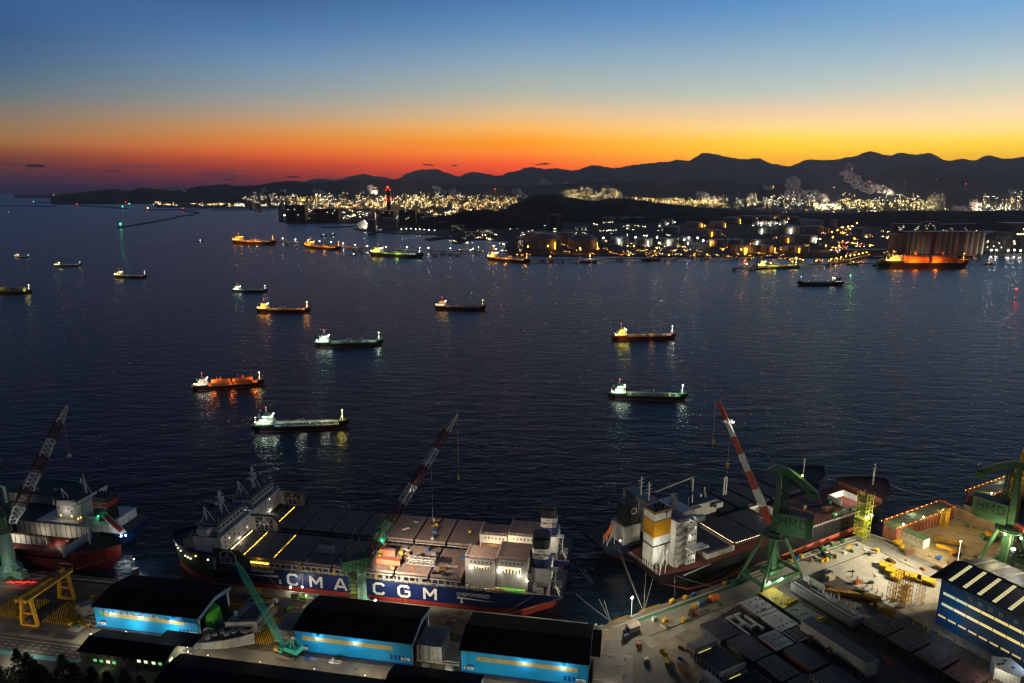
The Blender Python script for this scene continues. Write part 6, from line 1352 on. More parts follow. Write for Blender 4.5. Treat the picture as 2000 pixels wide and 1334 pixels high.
for y in(Y(233.5),Y(236.6)):mb.bar((X3(206.8),y,13),(X3(207),y,18.5),.35).bar((X3(207),y,18.5),(X3(211.5),y,25.5),.35).bar((X3(210),y,13),(X3(211.5),y,25.5),.3)
for z in(14.3,16,17.7):mb.bar((X3(207),Y(233.5),z),(X3(207),Y(236.6),z),.25)
mb.build('davit',lgrey,t3)
mb=MB(); mb.box(X3(238),X3(253),Y(233),Y(260),8,8.2); mb.build('hold_floor',dkgrey,t3)
hc=mat('dark_slate_hatch',(.035,.034,.042),.6,var=.25,scale=.2)
mb=MB(); mb.box(X3(238.3),X3(257.5),Y(234),Y(260),D3+.05,15.4); mb.build('hatch_coaming',offwhite,t3)
for ua,ub in((240,253.5),(258,275),(276,293)):
 for va,vb in((233.8,246.3),(246.7,259.5)):
  mb=MB(); mb.box(X3(ua),X3(ub),Y(va),Y(vb),15.6,16.9); mb.build('hatch_cover',hc,t3)
each('coaming_rib',lgrey,t3,[q for k in range(12)for q in((X3(238.2),X3(238.5),Y(235.2)+k*2.05,Y(235.5)+k*2.05,12.6,15.5),(X3(240)+k*1.45,X3(240.3)+k*1.45,Y(233.7),Y(233.95),12.6,15.5))])
mb=MB()
for k in range(26):mb.cbox(X3(256.6),Y(234.5)+k*.95,17.0,.2,rnd.uniform(.2,.6),.2)
tag(mb.build('work_lights',wl2,t3),kind='stuff')
mb=MB()
for k in range(14):mb.cbox(X3(258)+k*1.3,Y(233.6),17.0,rnd.uniform(.2,.6),.2,.2)
tag(mb.build('work_lights',wl2,t3),kind='stuff')
mb=MB(); a0,a1,b0,b1=X3(295),X3(307),Y(240),Y(260)
mb.box(a0,a1,b0,b0+.4,D3,17).box(a0,a1,b1-.4,b1,D3,17).box(a0,a0+.4,b0,b1,D3,17).box(a1-.4,a1,b0,b1,D3,17); mb.build('open_hold_coaming',offwhite,t3)
mb=MB(); mb.box(X3(352),X3(366),Y(250),Y(250.5),D3,16.5).box(X3(352),X3(352.5),Y(241),Y(250),D3,16.5).box(X3(366),X3(366.5),Y(241),Y(250),D3,16.5); mb.build('forward_coaming',offwhite,t3)
point('hold_light',(X3(298),Y(252),17.5),900,'fff0d0',.3,t3)
mb=MB(); mb.bar((X3(389),Y(246.5),16),(X3(389),Y(246.5),28),.7).cbox(X3(389),Y(246.5),28,2.6,1,.4).bar((X3(389),Y(246.5),29.5),(X3(389),Y(246.5),31),.3).bar((X3(388),Y(246.5),22),(X3(390),Y(246.5),22),.3); mb.build('foremast',white,t3)
mb=MB(); mb.taper((X3(334),Y(233.2),14.6),(X3(346),Y(233.2),14.6),1.2,1.2,8).taper((X3(350),Y(233.4),14.6),(X3(362),Y(233.4),14.6),1.2,1.2,8); mb.build('green_tank',greenp,t3)
mb=MB(); mb.ball(X3(366),Y(238),15.6,.45,8,5).ball(X3(360),Y(247),16,.4,8,5).ball(X3(336),Y(232.6),15.2,.35,8,5); mb.build('deck_lamp',bulb_w,t3)
point('deck_light',(X3(366),Y(238),17),2400,'fff4dc',.3,t3); point('deck_light',(X3(360),Y(247),17.5),2600,'fff4dc',.3,t3); point('deck_light',(X3(336),Y(234),17),500,'d8ffd0',.3,t3)
for x,v_,l,m_ in((341,242,'deck_box',cb_),(349,247,'deck_box',dgn),(330,250,'deck_box',rustm)):mb=MB(); mb.cbox(X3(x),Y(v_),D3,7 if m_ is cb_ else 2.4,2.4,2.4); mb.build(l,m_,t3)
mb=MB(); mb.bar((X3(318),Y(262),12.5),(X3(350),Y(244),12.9),1.4,.3); mb.build('long_plank',blackm,t3)
mb=MB(); rail(mb,[(X3(300),Y(230.9),D3),(X3(370),Y(230.9),D3)],1.2,.16,2.5); rail(mb,[(X3(206.6),Y(233.5),D3),(X3(207),Y(258),D3)],1.2,.16,2.5); mb.build('railing',lgrey,t3)
mb=MB(); mb.bar((X3(219),Y(229.9),11.2),(X3(237),Y(229.9),12.6),.5); mb.build('gangway',lgrey,t3)
o=RF.w(199,280,0); t4=thing('cargo_ship','second dark ship lying outside the black one, black funnel with a round emblem','cargo ship',o,R_(28),'cargo ships at the right quay')
navy2=mat('dark_navy_hull',(.012,.02,.045),.45,var=.2,scale=.1)
hull_parts(t4,186,31,11.5,blackhull if 0 else navy2,redbot,mat('dark_blue_deck',(.03,.04,.06),.7,var=.3),zred=.5,foc=.12,foch=3.5,rake=.035,srake=.06,draft=-1,bul=1.3)
X4=lambda u:u-199; Y4=lambda v:v-280
mb=MB(); mb.box(X4(210),X4(221),Y4(267),Y4(279),11.5,22); mb.build('engine_casing',greymat,t4)
mb=MB(); mb.prism([(X4(212),Y4(268)),(X4(219),Y4(267.6)),(X4(220.5),Y4(269)),(X4(220.5),Y4(275)),(X4(219),Y4(276.4)),(X4(212),Y4(276))],22,33.4); mb.build('funnel',blackm,t4)
for x,y in((214,270),(216,273),(218,271)):mb=MB(); mb.cyl(X4(x),Y4(y),33.4,35.4,.5,8); mb.build('exhaust_pipe',blackm,t4)
mb=MB(); c_=Vector((X4(216.6),Y4(267.55),30))
for k in range(20):
 a,b=k*math.pi/10,(k+1)*math.pi/10
 mb.poly([c_+Vector((math.cos(a)*1.9,-.06,math.sin(a)*1.9)),c_+Vector((math.cos(b)*1.9,-.06,math.sin(b)*1.9)),c_+Vector((math.cos(b)*1.35,-.06,math.sin(b)*1.35)),c_+Vector((math.cos(a)*1.35,-.06,math.sin(a)*1.35))])
mb.build('round_emblem',white,t4)
mb=MB(); mb.ball(c_.x,c_.y-.03,c_.z,.7,8,5); mb.build('emblem_flower',bootred,t4)
mb=MB(); mb.bar((X4(201),Y4(270),12),(X4(206),Y4(270),23),.4).bar((X4(201),Y4(273),12),(X4(206),Y4(273),23),.4).bar((X4(201),Y4(270),12),(X4(201),Y4(270),18),.35).bar((X4(201),Y4(273),12),(X4(201),Y4(273),18),.35).bar((X4(206),Y4(270),12),(X4(206),Y4(270),23),.35).bar((X4(206),Y4(273),12),(X4(206),Y4(273),23),.35); mb.build('davit',lgrey,t4)
mb=MB(); mb.taper((X4(200.5),Y4(271.5),16),(X4(205.5),Y4(271.5),22),1.1,.9,8); mb.build('lifeboat',orangep,t4)
mb=MB(); mb.ball(X4(206),Y4(264.8),16.5,.35,6,4); mb.build('stern_lamp',bulb_w,t4); point('stern_light',(X4(205.4),Y4(263.8),16.6),320,'fff6e0',.2,t4)
mb=MB(); mb.box(X4(228),X4(236),Y4(268),Y4(292),11.5,31); mb.build('accommodation',greymat,t4)
mb=MB()
for x,y in((230,272),(231,280)):
 mb.bar((X4(x),Y4(y),31),(X4(x),Y4(y),42),.6)
 for k in range(3):mb.bar((X4(x-2),Y4(y),36+k*2),(X4(x+2),Y4(y),36+k*2),.25)
mb.build('radar_mast',lgrey,t4)
bd=mat('dark_blue_roof_deck',(.03,.06,.12),.6,var=.2)
mb=MB(); mb.box(X4(256),X4(276),Y4(266.5),Y4(284),11.5,23.5); mb.build('midship_house',greymat,t4)
mb=MB(); mb.box(X4(256.1),X4(275.9),Y4(266.6),Y4(283.9),23.5,23.9); mb.build('house_roof',bd,t4)
mb=MB(); mb.box(X4(273),X4(278),Y4(263.5),Y4(270),20,23).box(X4(256),X4(262),Y4(263.5),Y4(266.5),21.5,23.4); mb.build('house_wing',greymat,t4)
mb=MB(); mb.cyl(X4(270),Y4(281),24,33,.9,8).bar((X4(270),Y4(281),33),(X4(246),Y4(286),27),.8,.8); mb.build('deck_crane',grey,t4)
mb=MB()
for x,y,h_ in((260,270,5),(272,272,3),(275,276,4),(266,276,2)):mb.cyl(X4(x),Y4(y),23.8,23.8+h_,.5,8)
mb.ball(X4(269),Y4(273),25,1.2,8,6); mb.build('roof_fittings',lgrey,t4)
for k in range(5):
 mb=MB(); mb.box(X4(282+14*k),X4(294+14*k),Y4(268),Y4(292),11.5,13.4); mb.build('hatch_cover',hc,t4)
mb=MB(); mb.bar((X4(300),Y4(285),12),(X4(300),Y4(285),25),1.0).bar((X4(302),Y4(285),12),(X4(302),Y4(285),25),1.0).bar((X4(300),Y4(285),25),(X4(302),Y4(285),25),1); mb.build('vent_post',lgrey,t4)
mb=MB(); mb.bar((X4(366),Y4(280),15),(X4(366),Y4(280),27),.6); mb.build('foremast',white,t4)
# ================================================================ ships at the left edge
o=LF.w(-262,289,0); tA=thing('cargo_ship','dark red ship with an open floodlit hold at the left edge','cargo ship',LF.w(-420,289,0),R_(-10),'cargo ships at the left quay')
darkred=mat('dark_red_hull_paint',(.075,.008,.007),.5,var=.2,scale=.1)
hull_parts(tA,158,23,9.5,darkred,darkred,mat('red_deck',(.09,.014,.012),.7,var=.3),zred=0,foc=.14,foch=3,rake=.05,draft=-1,bul=1.2)
XA=lambda u:u+420; YA=lambda v:v-289
hw=mat('white_hold_wall',(.6,.58,.54),.6,var=.12)
mb=MB(); mb.box(XA(-336),XA(-289),YA(279.3),YA(279.9),9.5,12); mb.build('hold_coaming',darkred,tA)
mb=MB(); mb.box(XA(-336),XA(-289),YA(298.2),YA(298.8),9.5,17).box(XA(-289),XA(-288.4),YA(279.3),YA(298.8),9.5,15); mb.build('hold_wall',hw,tA)
mb=MB(); mb.box(XA(-336),XA(-308),YA(288.5),YA(289),9.5,14.8); mb.build('hold_divider',hw,tA)
mb=MB()
for k in range(14):u=-334+k*3.3; mb.box(XA(u),XA(u+.4),YA(298.0),YA(298.2),9.6,16.8)
for k in range(8):u=-334+k*3.3; mb.box(XA(u),XA(u+.35),YA(288.3),YA(288.5),9.6,14.7)
mb.build('wall_stiffener',grey,tA)
mb=MB(); mb.bar((XA(-336),YA(288.7),15),(XA(-308),YA(288.7),15),.8);
for k in range(8):mb.cbox(XA(-333+k*3.4),YA(288.3),15.2,.5,.5,1)
mb.build('divider_walkway',rustm,tA)
mb=MB()
for k in range(9):mb.cbox(XA(-331+k*3.1),YA(288.2),14.6,.6,.2,.8)
mb.build('yellow_tag',yellow,tA)
mb=MB(); mb.ball(XA(-327),YA(283.5),13.4,.5,8,5); mb.build('work_lamp',bulb_w,tA); point('hold_light',(XA(-326),YA(283),13.6),1500,'fff4e0',.3,tA); point('hold_light',(XA(-303),YA(291.5),12),1100,'fff0d0',.3,tA); point('hold_light',(XA(-318),YA(294),12),500,'fff0d0',.3,tA)
mb=MB(); mb.bar((XA(-281),YA(289),11),(XA(-281),YA(289),23),.9,.9).bar((XA(-281),YA(289),22),(XA(-281),YA(289),25),.4).bar((XA(-282.2),YA(289),21),(XA(-279.8),YA(289),21),.3); mb.build('foremast',white,tA)
text('BLUE HORIZON' if 0 else 'ALTAMIRA' if 0 else 'SEA VENTURE' if 0 else 'A L K I M O N',1.3,letterw,tA,(XA(-290),YA(277.35),7.2),(R_(90),0,0),'ship_name')
for k in range(5):mb=MB(); mb.cbox(XA(-300+k*4.5),YA(295+(k%2)),9.5,2,2,1.2+k%3*.5); mb.build('hold_gear',rustm,tA)
tB=thing('cargo_ship','blue hulled ship with white deckhouse and black funnel banded red, behind the dark red one','cargo ship',LF.w(-274,318,0),R_(170),'cargo ships at the left quay')
bluehull=mat('cobalt_hull',(.006,.035,.16),.45,var=.2,scale=.1)
hull_parts(tB,170,27,10,bluehull,bluehull,dkgrey,zred=0,foc=.1,foch=3,srake=.04,draft=-1,bul=1.0)
XB=lambda u:-274-u; YB=lambda v:-(v-318)
mb=MB(); mb.box(XB(-303),XB(-319),YB(329),YB(309),10,24); mb.build('accommodation',white,tB)
mb=MB(); mb.box(XB(-304),XB(-317),YB(331),YB(307.6),24,26.6); mb.build('bridge_house',white,tB)
mb=MB(); mb.box(XB(-303.6),XB(-318),YB(331.2),YB(307.4),26.6,26.9); mb.build('bridge_roof',mat('dark_green_roof',(.02,.05,.05),.7),tB)
mb=MB(); mb.box(XB(-300),XB(-330),YB(331),YB(305.2),13.8,14.3);
for k in range(6):mb.bar((XB(-302-k*5),YB(305.8),10),(XB(-302-k*5),YB(305.8),13.8),.6)
mb.build('boat_deck',white,tB)
mb=MB(); mb.box(XB(-283),XB(-303),YB(327),YB(306),10,15.5).box(XB(-291),XB(-300),YB(314),YB(307),15.5,18.5); mb.build('aft_house',white,tB)
mb=MB(); mb.prism([(XB(-285),YB(308)),(XB(-294),YB(308)),(XB(-295),YB(310)),(XB(-295),YB(316)),(XB(-285),YB(316))][::-1],15.5,24.2); mb.build('funnel',blackm,tB)
mb=MB(); mb.prism([(XB(-284.9),YB(307.9)),(XB(-294),YB(307.9)),(XB(-295.1),YB(310)),(XB(-295.1),YB(316.1)),(XB(-284.9),YB(316.1))][::-1],24.2,27.2); mb.build('funnel_band',bootred,tB)
mb=MB(); mb.prism([(XB(-285),YB(308)),(XB(-294),YB(308)),(XB(-295),YB(310)),(XB(-295),YB(316)),(XB(-285),YB(316))][::-1],27.2,30)
for k in range(4):mb.cyl(XB(-287-k*2),YB(312),30,32.5,.5,8)
mb.build('funnel_top',blackm,tB)
mb=MB()
for z in(24.2,27.1):mb.bar((XB(-284.8),YB(307.8),z),(XB(-294.2),YB(307.8),z),.2)
mb.bar((XB(-290.6),YB(307.75),25.7),(XB(-289.4),YB(307.75),26.5),.2).bar((XB(-289.4),YB(307.75),26.5),(XB(-288.2),YB(307.75),25.7),.2).bar((XB(-290.6),YB(307.75),25.7),(XB(-289.4),YB(307.75),24.9),.2).bar((XB(-289.4),YB(307.75),24.9),(XB(-288.2),YB(307.75),25.7),.2); mb.build('funnel_mark',white,tB)
mb=MB(); mb.extr([(XB(-276),10),(XB(-286),10),(XB(-286),19)],YB(309),YB(306.5),'y'); mb.build('davit_cheek',white,tB)
mb=MB(); mb.taper((XB(-275.6),YB(305.4),12.5),(XB(-284),YB(305.4),20.5),1.3,1.3,8); mb.build('lifeboat',mat('dark_red_lifeboat',(.2,.02,.015),.5),tB)
mb=MB()
for y in(303.6,307.2):mb.bar((XB(-274),YB(y),11),(XB(-285.5),YB(y),22),.35)
mb.build('davit',white,tB)
mb=MB(); mb.cyl(XB(-307),YB(318),26.9,36,.9,8,.6).cbox(XB(-309),YB(318),33,3,1,.4).bar((XB(-307),YB(318),36),(XB(-307),YB(318),39),.4).bar((XB(-303),YB(318),27),(XB(-307),YB(318),35),.25).bar((XB(-309),YB(318),33),(XB(-309),YB(318),36),.5); mb.build('radar_mast',white,tB)
mb=MB(); mb.bar((XB(-314),YB(310),27),(XB(-315),YB(310),33),.3).bar((XB(-311),YB(310),27),(XB(-315),YB(310),33),.3).bar((XB(-314),YB(313),27),(XB(-315),YB(310),33),.25).bar((XB(-318),YB(306.5),26.5),(XB(-304),YB(306.5),28),.3).bar((XB(-318),YB(306.5),24),(XB(-318),YB(306.5),28),.3); mb.build('signal_mast',white,tB)
for u,z in((-317,20.6),(-311,20.4),(-309,19),(-305.4,14.8),(-316.5,16),(-303.6,15.8),(-309.4,16),(-286,12.2),(-307,22.5)):
 mb=MB(); mb.box(XB(u),XB(u-.8),-YB(309)*-1+.0 if 0 else YB(309),YB(308.9),z,z+1.1); mb.build('window',winy if z<17 else blackm,tB)
point('house_light',(XB(-312.6),YB(305.6),19.6),420,'fff4e4',.25,tB)
mb=MB(); mb.ball(XB(-274.2),YB(303.2),10.6,.45,8,5).ball(XB(-271.8),YB(303.8),10.9,.4,8,5); mb.build('stern_lamp',bulb_c,tB)
point('stern_light',(XB(-274),YB(301.6),10.4),1300,'e8f4ff',.3,tB); point('stern_light',(XB(-271.4),YB(302),10.6),600,'c8ffe0',.3,tB)
mb=MB(); mb.ball(XB(-290),YB(306.6),19.6,.3,8,5); mb.build('funnel_lamp',bulb_g,tB); point('funnel_light',(XB(-290),YB(305.6),19.2),120,'60ffa0',.2,tB)
tC=thing('cargo_ship','ship with long white house and dark roof, outermost at the left edge','cargo ship',LF.w(-331,343,0),R_(170),'cargo ships at the left quay')
hull_parts(tC,150,24,8,hk,hk,dgn,zred=0,foc=.1,foch=3,draft=-1)
mb=MB(); mb.box(8,46,-9,11,8,15.5); mb.build('deckhouse',offwhite,tC)
mb=MB(); mb.box(7.6,46.4,-9.4,11.4,15.5,15.9); mb.build('house_roof',mat('dark_green_roof',(.02,.05,.05),.7),tC)
mb=MB(); mb.ball(16,6,17,1,8,6).ball(27,8,17.2,1.2,8,6).bar((12,-9,16),(30,-9,16.4),.7); mb.build('roof_fittings',lgrey,tC)
mb=MB(); mb.cyl(44,14,8,20,1.1,8,.8).bar((44,14,20),(62,12,23),1.1); mb.build('deck_crane',offwhite,tC)
mb=MB(); mb.box(20,40,11.4,12.5,8,10); mb.build('green_deck_gear',dgn,tC)
spot('crane_fill',(40,22,24),(44,14,17),500,80,'fff4d8',.3,parent=tC)  # added spot without a fixture, brightens the deck crane
point('deck_light',(36,15.5,11),120,'e8ffd8',.3,tC)
lp=LF.w(-252,285,0); t_=thing('quay_lamp','lamp on a low quay arm whose light glitters on the water between the left ships','street lamp',lp)
mb=MB(); mb.cbox(0,0,-1,2.5,2.5,5,0).bar((0,0,4),(0,0,9),.2); mb.build('post',grey,t_)
mb=MB(); mb.ball(0,0,9.2,.25,8,5); mb.build('lamp',bulb_w,t_); point('lamp_light',(0,3,9.2),5200,'fffaf0',.3,t_)
# ================================================================ left yard gear
yel2=mat('gantry_yellow',(.66,.34,.012),.5,var=.2,scale=.5)
t_=thing('gantry_crane','yellow gantry crane with two sloping leg pairs by the red light string','gantry crane',LF.w(-265,233.5,4),R_(-10))
for y in(0,21):
 for s_ in(-1,1):
  mb=MB(); mb.bar((s_*4.2,y,.8),(s_*2.4,y,13.2),1.2); mb.build('leg',yel2,t_)
 mb=MB(); mb.bar((-4.6,y,.6),(4.6,y,.6),1.1,.9).bar((-3.4,y,6.5),(3.4,y,6.5),.7).bar((-2.6,y,13.2),(2.6,y,13.2),1.0); mb.build('end_tie',yel2,t_)
 mb=MB()
 for s_ in(-3.6,3.6):mb.cbox(s_,y,0,2,.8,.7)
 mb.build('bogie',dkgrey,t_)
 mb=MB();
 for k in range(3):mb.bar((-3.2+k*.4,y-.4,1+k*3.2),(1.6-k*.3,y-.4,3.6+k*3.2),.5,.15)
 mb.build('ladder',yel2,t_)
for x in(-2.3,2.3):
 mb=MB(); mb.box(x-.5,x+.5,-3,24,13.4,15.2); mb.build('girder',yel2,t_)
mb=MB(); rail(mb,[(3,-3,15.2),(3,24,15.2)],1.1,.14,2.5); rail(mb,[(-3,-3,15.2),(-3,24,15.2)],1.1,.14,2.5); mb.box(-3.2,-2.9,-3,24,14.9,15.1).box(2.9,3.4,-3,24,14.9,15.1); mb.build('walkway',rustm,t_)
mb=MB(); mb.cbox(0,16,15.3,4.2,3,1.6); mb.build('trolley',rustm,t_)
cp=LF.w(-139.5,236.6,4.0); t_=thing('crawler_crane','teal crawler crane with a long lattice boom between the left and middle halls','crane',cp,R_(-22))
for y in(-3.1,3.1):
 mb=MB(); mb.extr([(-5,.5),(-4.2,0),(4.2,0),(5,.5),(4.6,1.3),(-4.6,1.3)],y-.6,y+.6,'y'); mb.build('crawler_track',mat('track_steel',(.16,.14,.11),.8,var=.3),t_)
mb=MB(); mb.cbox(0,0,.7,4.5,5.6,.9); mb.build('car_body',dkgrey,t_)
mb=MB(); mb.cbox(1.2,.2,1.7,8.2,3.6,2.0).cbox(5.0,.2,1.8,2.0,4.4,2.4); mb.build('upper_works',teal,t_)
mb=MB(); mb.cbox(-2.2,-2.3,1.7,2,1.3,2.2); mb.build('cab',teal,t_); mb=MB(); mb.cbox(-2.4,-2.97,2.5,1.3,.04,1.2); mb.build('cab_window',blackm,t_)
bt=tip(cp.x,cp.y,142,462,1098)-cp; ca=R_(22); btl=Vector((bt.x*math.cos(ca)-bt.y*math.sin(ca),bt.x*math.sin(ca)+bt.y*math.cos(ca),bt.z))
b0=Vector((-2.6,.6,2.4))
mb=MB(); truss(mb,b0,b0.lerp(btl,.12),.9,2.2,3,.16); truss(mb,b0.lerp(btl,.12),b0.lerp(btl,.9),2.2,2.0,16,.16); truss(mb,b0.lerp(btl,.9),btl,2.0,.7,3,.14); mb.build('boom',teal,t_)
mb=MB(); mb.bar((1.6,-.8,3.6),(2.8,-.8,7.6),.25).bar((1.6,1.2,3.6),(2.8,1.2,7.6),.25).bar((4.8,-.8,3.8),(2.8,-.8,7.6),.2).bar((4.8,1.2,3.8),(2.8,1.2,7.6),.2).bar((2.8,-1,7.6),(2.8,1.4,7.6),.4).bar((-2.4,0,3.4),(2.8,0,7.6),.3); mb.build('gantry_mast',teal,t_)
mb=MB(); mb.cbox(2.8,.2,7.7,1.0,1.0,.9); mb.build('mast_head',white,t_)
mb=MB(); mb.bar((2.8,.2,7.8),b0.lerp(btl,.97),.08); mb.build('pendant_rope',blackm,t_)
hk_=b0.lerp(btl,.55)+Vector((3,4,0))
raw=mat('raw_block_steel',(.36,.36,.34),.65,var=.25,scale=.3,rust=(.22,.2,.17,1))
prim=mat('grey_primer_block',(.30,.27,.25),.7,var=.2,scale=.3)
def blockthing(fr,u,v,z,rz,lbl,name='hull_block',group='ship hull blocks waiting in the yard',cat='hull block'):
 return thing(name,lbl,cat,fr.w(u,v,z),R_(fr.deg)+rz,group)
def plate_block(t_,L_,W_,h,m=raw,ribs=8,holes=True,top=None,rib_side=-1,slope=0):
 mb=MB(); mb.hexa([(0,0,0),(L_,0,0),(L_,W_,0),(0,W_,0),(0,0,h),(L_,0,h+slope),(L_,W_,h+slope),(0,W_,h)]); mb.build('shell',m,t_)
 for k in range(ribs):
  mb=MB(); x=L_*(k+.5)/ribs; mb.box(x-.08,x+.08,-.35,0,.1,h*.95); mb.build('stiffener',m,t_)
 if holes:
  mb=MB()
  for k in range(ribs-1):x=L_*(k+1)/ribs; mb.box(x-.25,x+.25,-.03,-.01,h*.35,h*.65)
  tag(mb.build('lightening_hole',blackm,t_),kind='stuff')
 if top:
  mb=MB(); n_=top
  for k in range(n_):x=L_*(k+.5)/n_; mb.box(x-.06,x+.06,.2,W_-.2,h+.01,h+.35)
  tag(mb.build('deck_stiffener',m,t_),kind='stuff')
t_=blockthing(LF,-181,231.5,4.4,R_(18),'large curved grey bow block ribbed like a boat, below the left hall gable')
for i in range(7):
 mb=MB(); x0,x1=i*3.6,(i+1)*3.6; y0_,y1_=-1.6*math.sin(i/7*math.pi),-1.6*math.sin((i+1)/7*math.pi); h0,h1_=1.8+i*.35,1.8+(i+1)*.35
 mb.hexa([(x0,y0_,0),(x1,y1_,0),(x1,y1_+.5,0),(x0,y0_+.5,0),(x0,y0_+1.4,h0),(x1,y1_+1.4,h1_),(x1,y1_+1.9,h1_),(x0,y0_+1.9,h0)]); mb.build('shell_plate',raw,t_)
mb=MB()
for k in range(26):
 x=.5+k*.95; y0_=-1.6*math.sin(x/25.2*math.pi); h0=1.8+x/3.6*.35; mb.bar((x,y0_-.08,0),(x,y0_+1.3,h0),.12)
for f_ in(.3,.6,.95):
 for i in range(7):x0,x1=i*3.6,(i+1)*3.6; y0_,y1_=-1.6*math.sin(i/7*math.pi),-1.6*math.sin((i+1)/7*math.pi); mb.bar((x0,y0_+1.4*f_-.1,(1.8+i*.35)*f_),(x1,y1_+1.4*f_-.1,(2.15+i*.35)*f_),.15)
tag(mb.build('frame_ribs',lgrey,t_),kind='stuff')
mb=MB(); mb.poly([(2,1,1.9),(20,1.4,3.4),(24,8,3.6),(12,10,3.0),(2,6,1.9)]); mb.build('inner_deck',dkgrey,t_)
for k in range(7):mb=MB(); mb.cbox(5+k*2.6,4+(k%3)*1.3,2.2+k*.2,2.0,3-(k%2),.9,.2*k); mb.build('inner_bracket',raw,t_)
t_=blockthing(LF,-173,243,5,R_(12),'sloping grey deckhouse block with round holes, behind the teal boom')
mb=MB(); mb.hexa([(0,0,0),(14,0,0),(17,15,0),(5,16,0),(0,0,5.5),(14,0,5.5),(17,15,5.2),(5,16,5.2)]); mb.build('shell',raw,t_)
mb=MB(); mb.hexa([(5.2,1.5,5.5),(13,1.5,5.5),(15.6,13.6,5.3),(9,14,5.3),(5.2,1.5,5.9),(13,1.5,5.9),(15.6,13.6,5.7),(9,14,5.7)]); mb.build('dark_hatch',dkgrey,t_)
for k in range(7):
 mb=MB(); y=1.2+k*2; x=14+y*.2; mb.taper((x-.05,y,3.2),(x+.16,y-.02,3.2),.55,.55,10); mb.build('manhole',blackm,t_)
mb=MB(); mb.taper((3,5,5.4),(3,5,7.6),.7,.7,10); mb.build('white_pipe',white,t_)
mb=MB(); mb.bar((14.4,-.3,0.2),(17.6,15,.2),.8).bar((14.3,-.3,1.9),(17.5,15,1.9),.5); mb.build('edge_beam',raw,t_)
for u,v,a,l in((-180.5,241,20,'pale half round bulkhead plate standing left of the sloping block'),(-177.5,247,-15,'second pale rounded plate behind the half round one'),(-181.5,236.5,30,'small arched plate near the gable column of the left hall')):
 t_=blockthing(LF,u,v,5,R_(a),l,'bulkhead_plate','pale rounded steel plates','steel plate')
 mb=MB(); pts=[(3*math.cos(x),3.4*math.sin(x)*(.6 if a>25 else 1))for x in[k*math.pi/10 for k in range(11)]]; mb.extr(pts,-.15,.15,'y'); mb.build('plate',mat('pale_plate',(.5,.5,.47),.6,var=.15),t_)
 mb=MB()
 for k in range(4):mb.bar((-2+k*1.3,-.25,.1),(-2+k*1.3,-.25,2.4*(.6 if a>25 else 1)),.14)
 mb.build('stiffener',lgrey,t_)
t_=blockthing(LF,-241,243,4.4,R_(25),'dark grey curved hull block behind the yellow gantry crane legs'); plate_block(t_,11,8,5,grey,7,top=6,slope=2)
mb=MB(); mb.taper((11.2,1,2),(11.2,7,4),2,2.4,12); mb.build('rolled_shell',grey,t_)
t_=blockthing(LF,-252,246,4.4,R_(-30),'leaning dark plate block inside the yellow gantry crane'); plate_block(t_,9,6,3.6,grey,6,slope=2.5)
t_=blockthing(LF,-236.8,249,4.4,R_(40),'tilted ribbed panel with a bright green tarpaulin beside the left hall'); plate_block(t_,8,5,3.5,raw,7,top=7,slope=1.5)
mb=MB(); mb.hexa([(2,5.2,0),(7,5.2,0),(8,7.5,0),(3,7.5,0),(2.5,5.4,6.6),(6,5.4,7.4),(7,6.4,7),(3.5,6.6,6.6)]); mb.build('tarpaulin',brightgreen,t_)
for k in range(5):
 t_=blockthing(LF,-237.5-(k%2)*2,239+k*1.7,4.2,R_(5*k-8),('lowest','second','third','fourth','topmost')[k]+' grey ribbed panel of the pile left of the left hall','ribbed_panel','grey ribbed panels left of the left hall','steel panel')
 mb=MB(); mb.box(-3,3.6,-1,1.6,.1+k*.9,.25+k*.9); mb.build('plate',raw,t_)
 mb=MB();
 for q in range(8):mb.box(-2.8+q*.85,-2.65+q*.85,-1,1.6,.25+k*.9,.7+k*.9)
 tag(mb.build('ribs',raw,t_),kind='stuff')
t_=blockthing(LF,-183.3,243.8,4.4,0,'lime green tarpaulin bulging from the open gable of the left hall','tarpaulin','lime green tarpaulins')
mb=MB(); mb.hexa([(0,0,0),(4,1,0),(4.5,7,0),(0,8,0),(0,.5,7),(2.4,1.5,5.5),(3.2,6.5,8.6),(0,7.5,9.4)]); mb.build('sheet',brightgreen,t_)
t_=blockthing(LF,-149.5,243.5,5,R_(3),'pinkish primed hull block sticking out at the left of the middle hall'); plate_block(t_,13,14,4.4,prim,7,holes=True,top=8)
mb=MB(); mb.box(-.4,13.4,-.8,14,-1,-.4); mb.build('transport_cradle',offwhite,t_)
t_=blockthing(LF,-83.5,241.5,4.8,0,'grey white deckhouse block between the middle and right halls'); plate_block(t_,11,13,7,greymat,3,holes=False,top=9)
mb=MB()
for x,z in((3,4.5),(7,4),(9.5,1.5),(1.5,5.4)):mb.box(x,x+.4,-.4,-.36,z,z+.5)
mb.build('porthole',blackm,t_)
mb=MB(); mb.box(11.2,18.5,.5,13,0,.5); mb.build('open_deck',raw,t_)
mb=MB()
for k in range(9):mb.box(11.6+k*.78,11.75+k*.78,.6,12.9,.5,1.0)
tag(mb.build('deck_stiffener',raw,t_),kind='stuff')
mb=MB(); mb.box(-.2,18.6,-.4,.2,-.6,0); mb.build('transport_cradle',offwhite,t_)
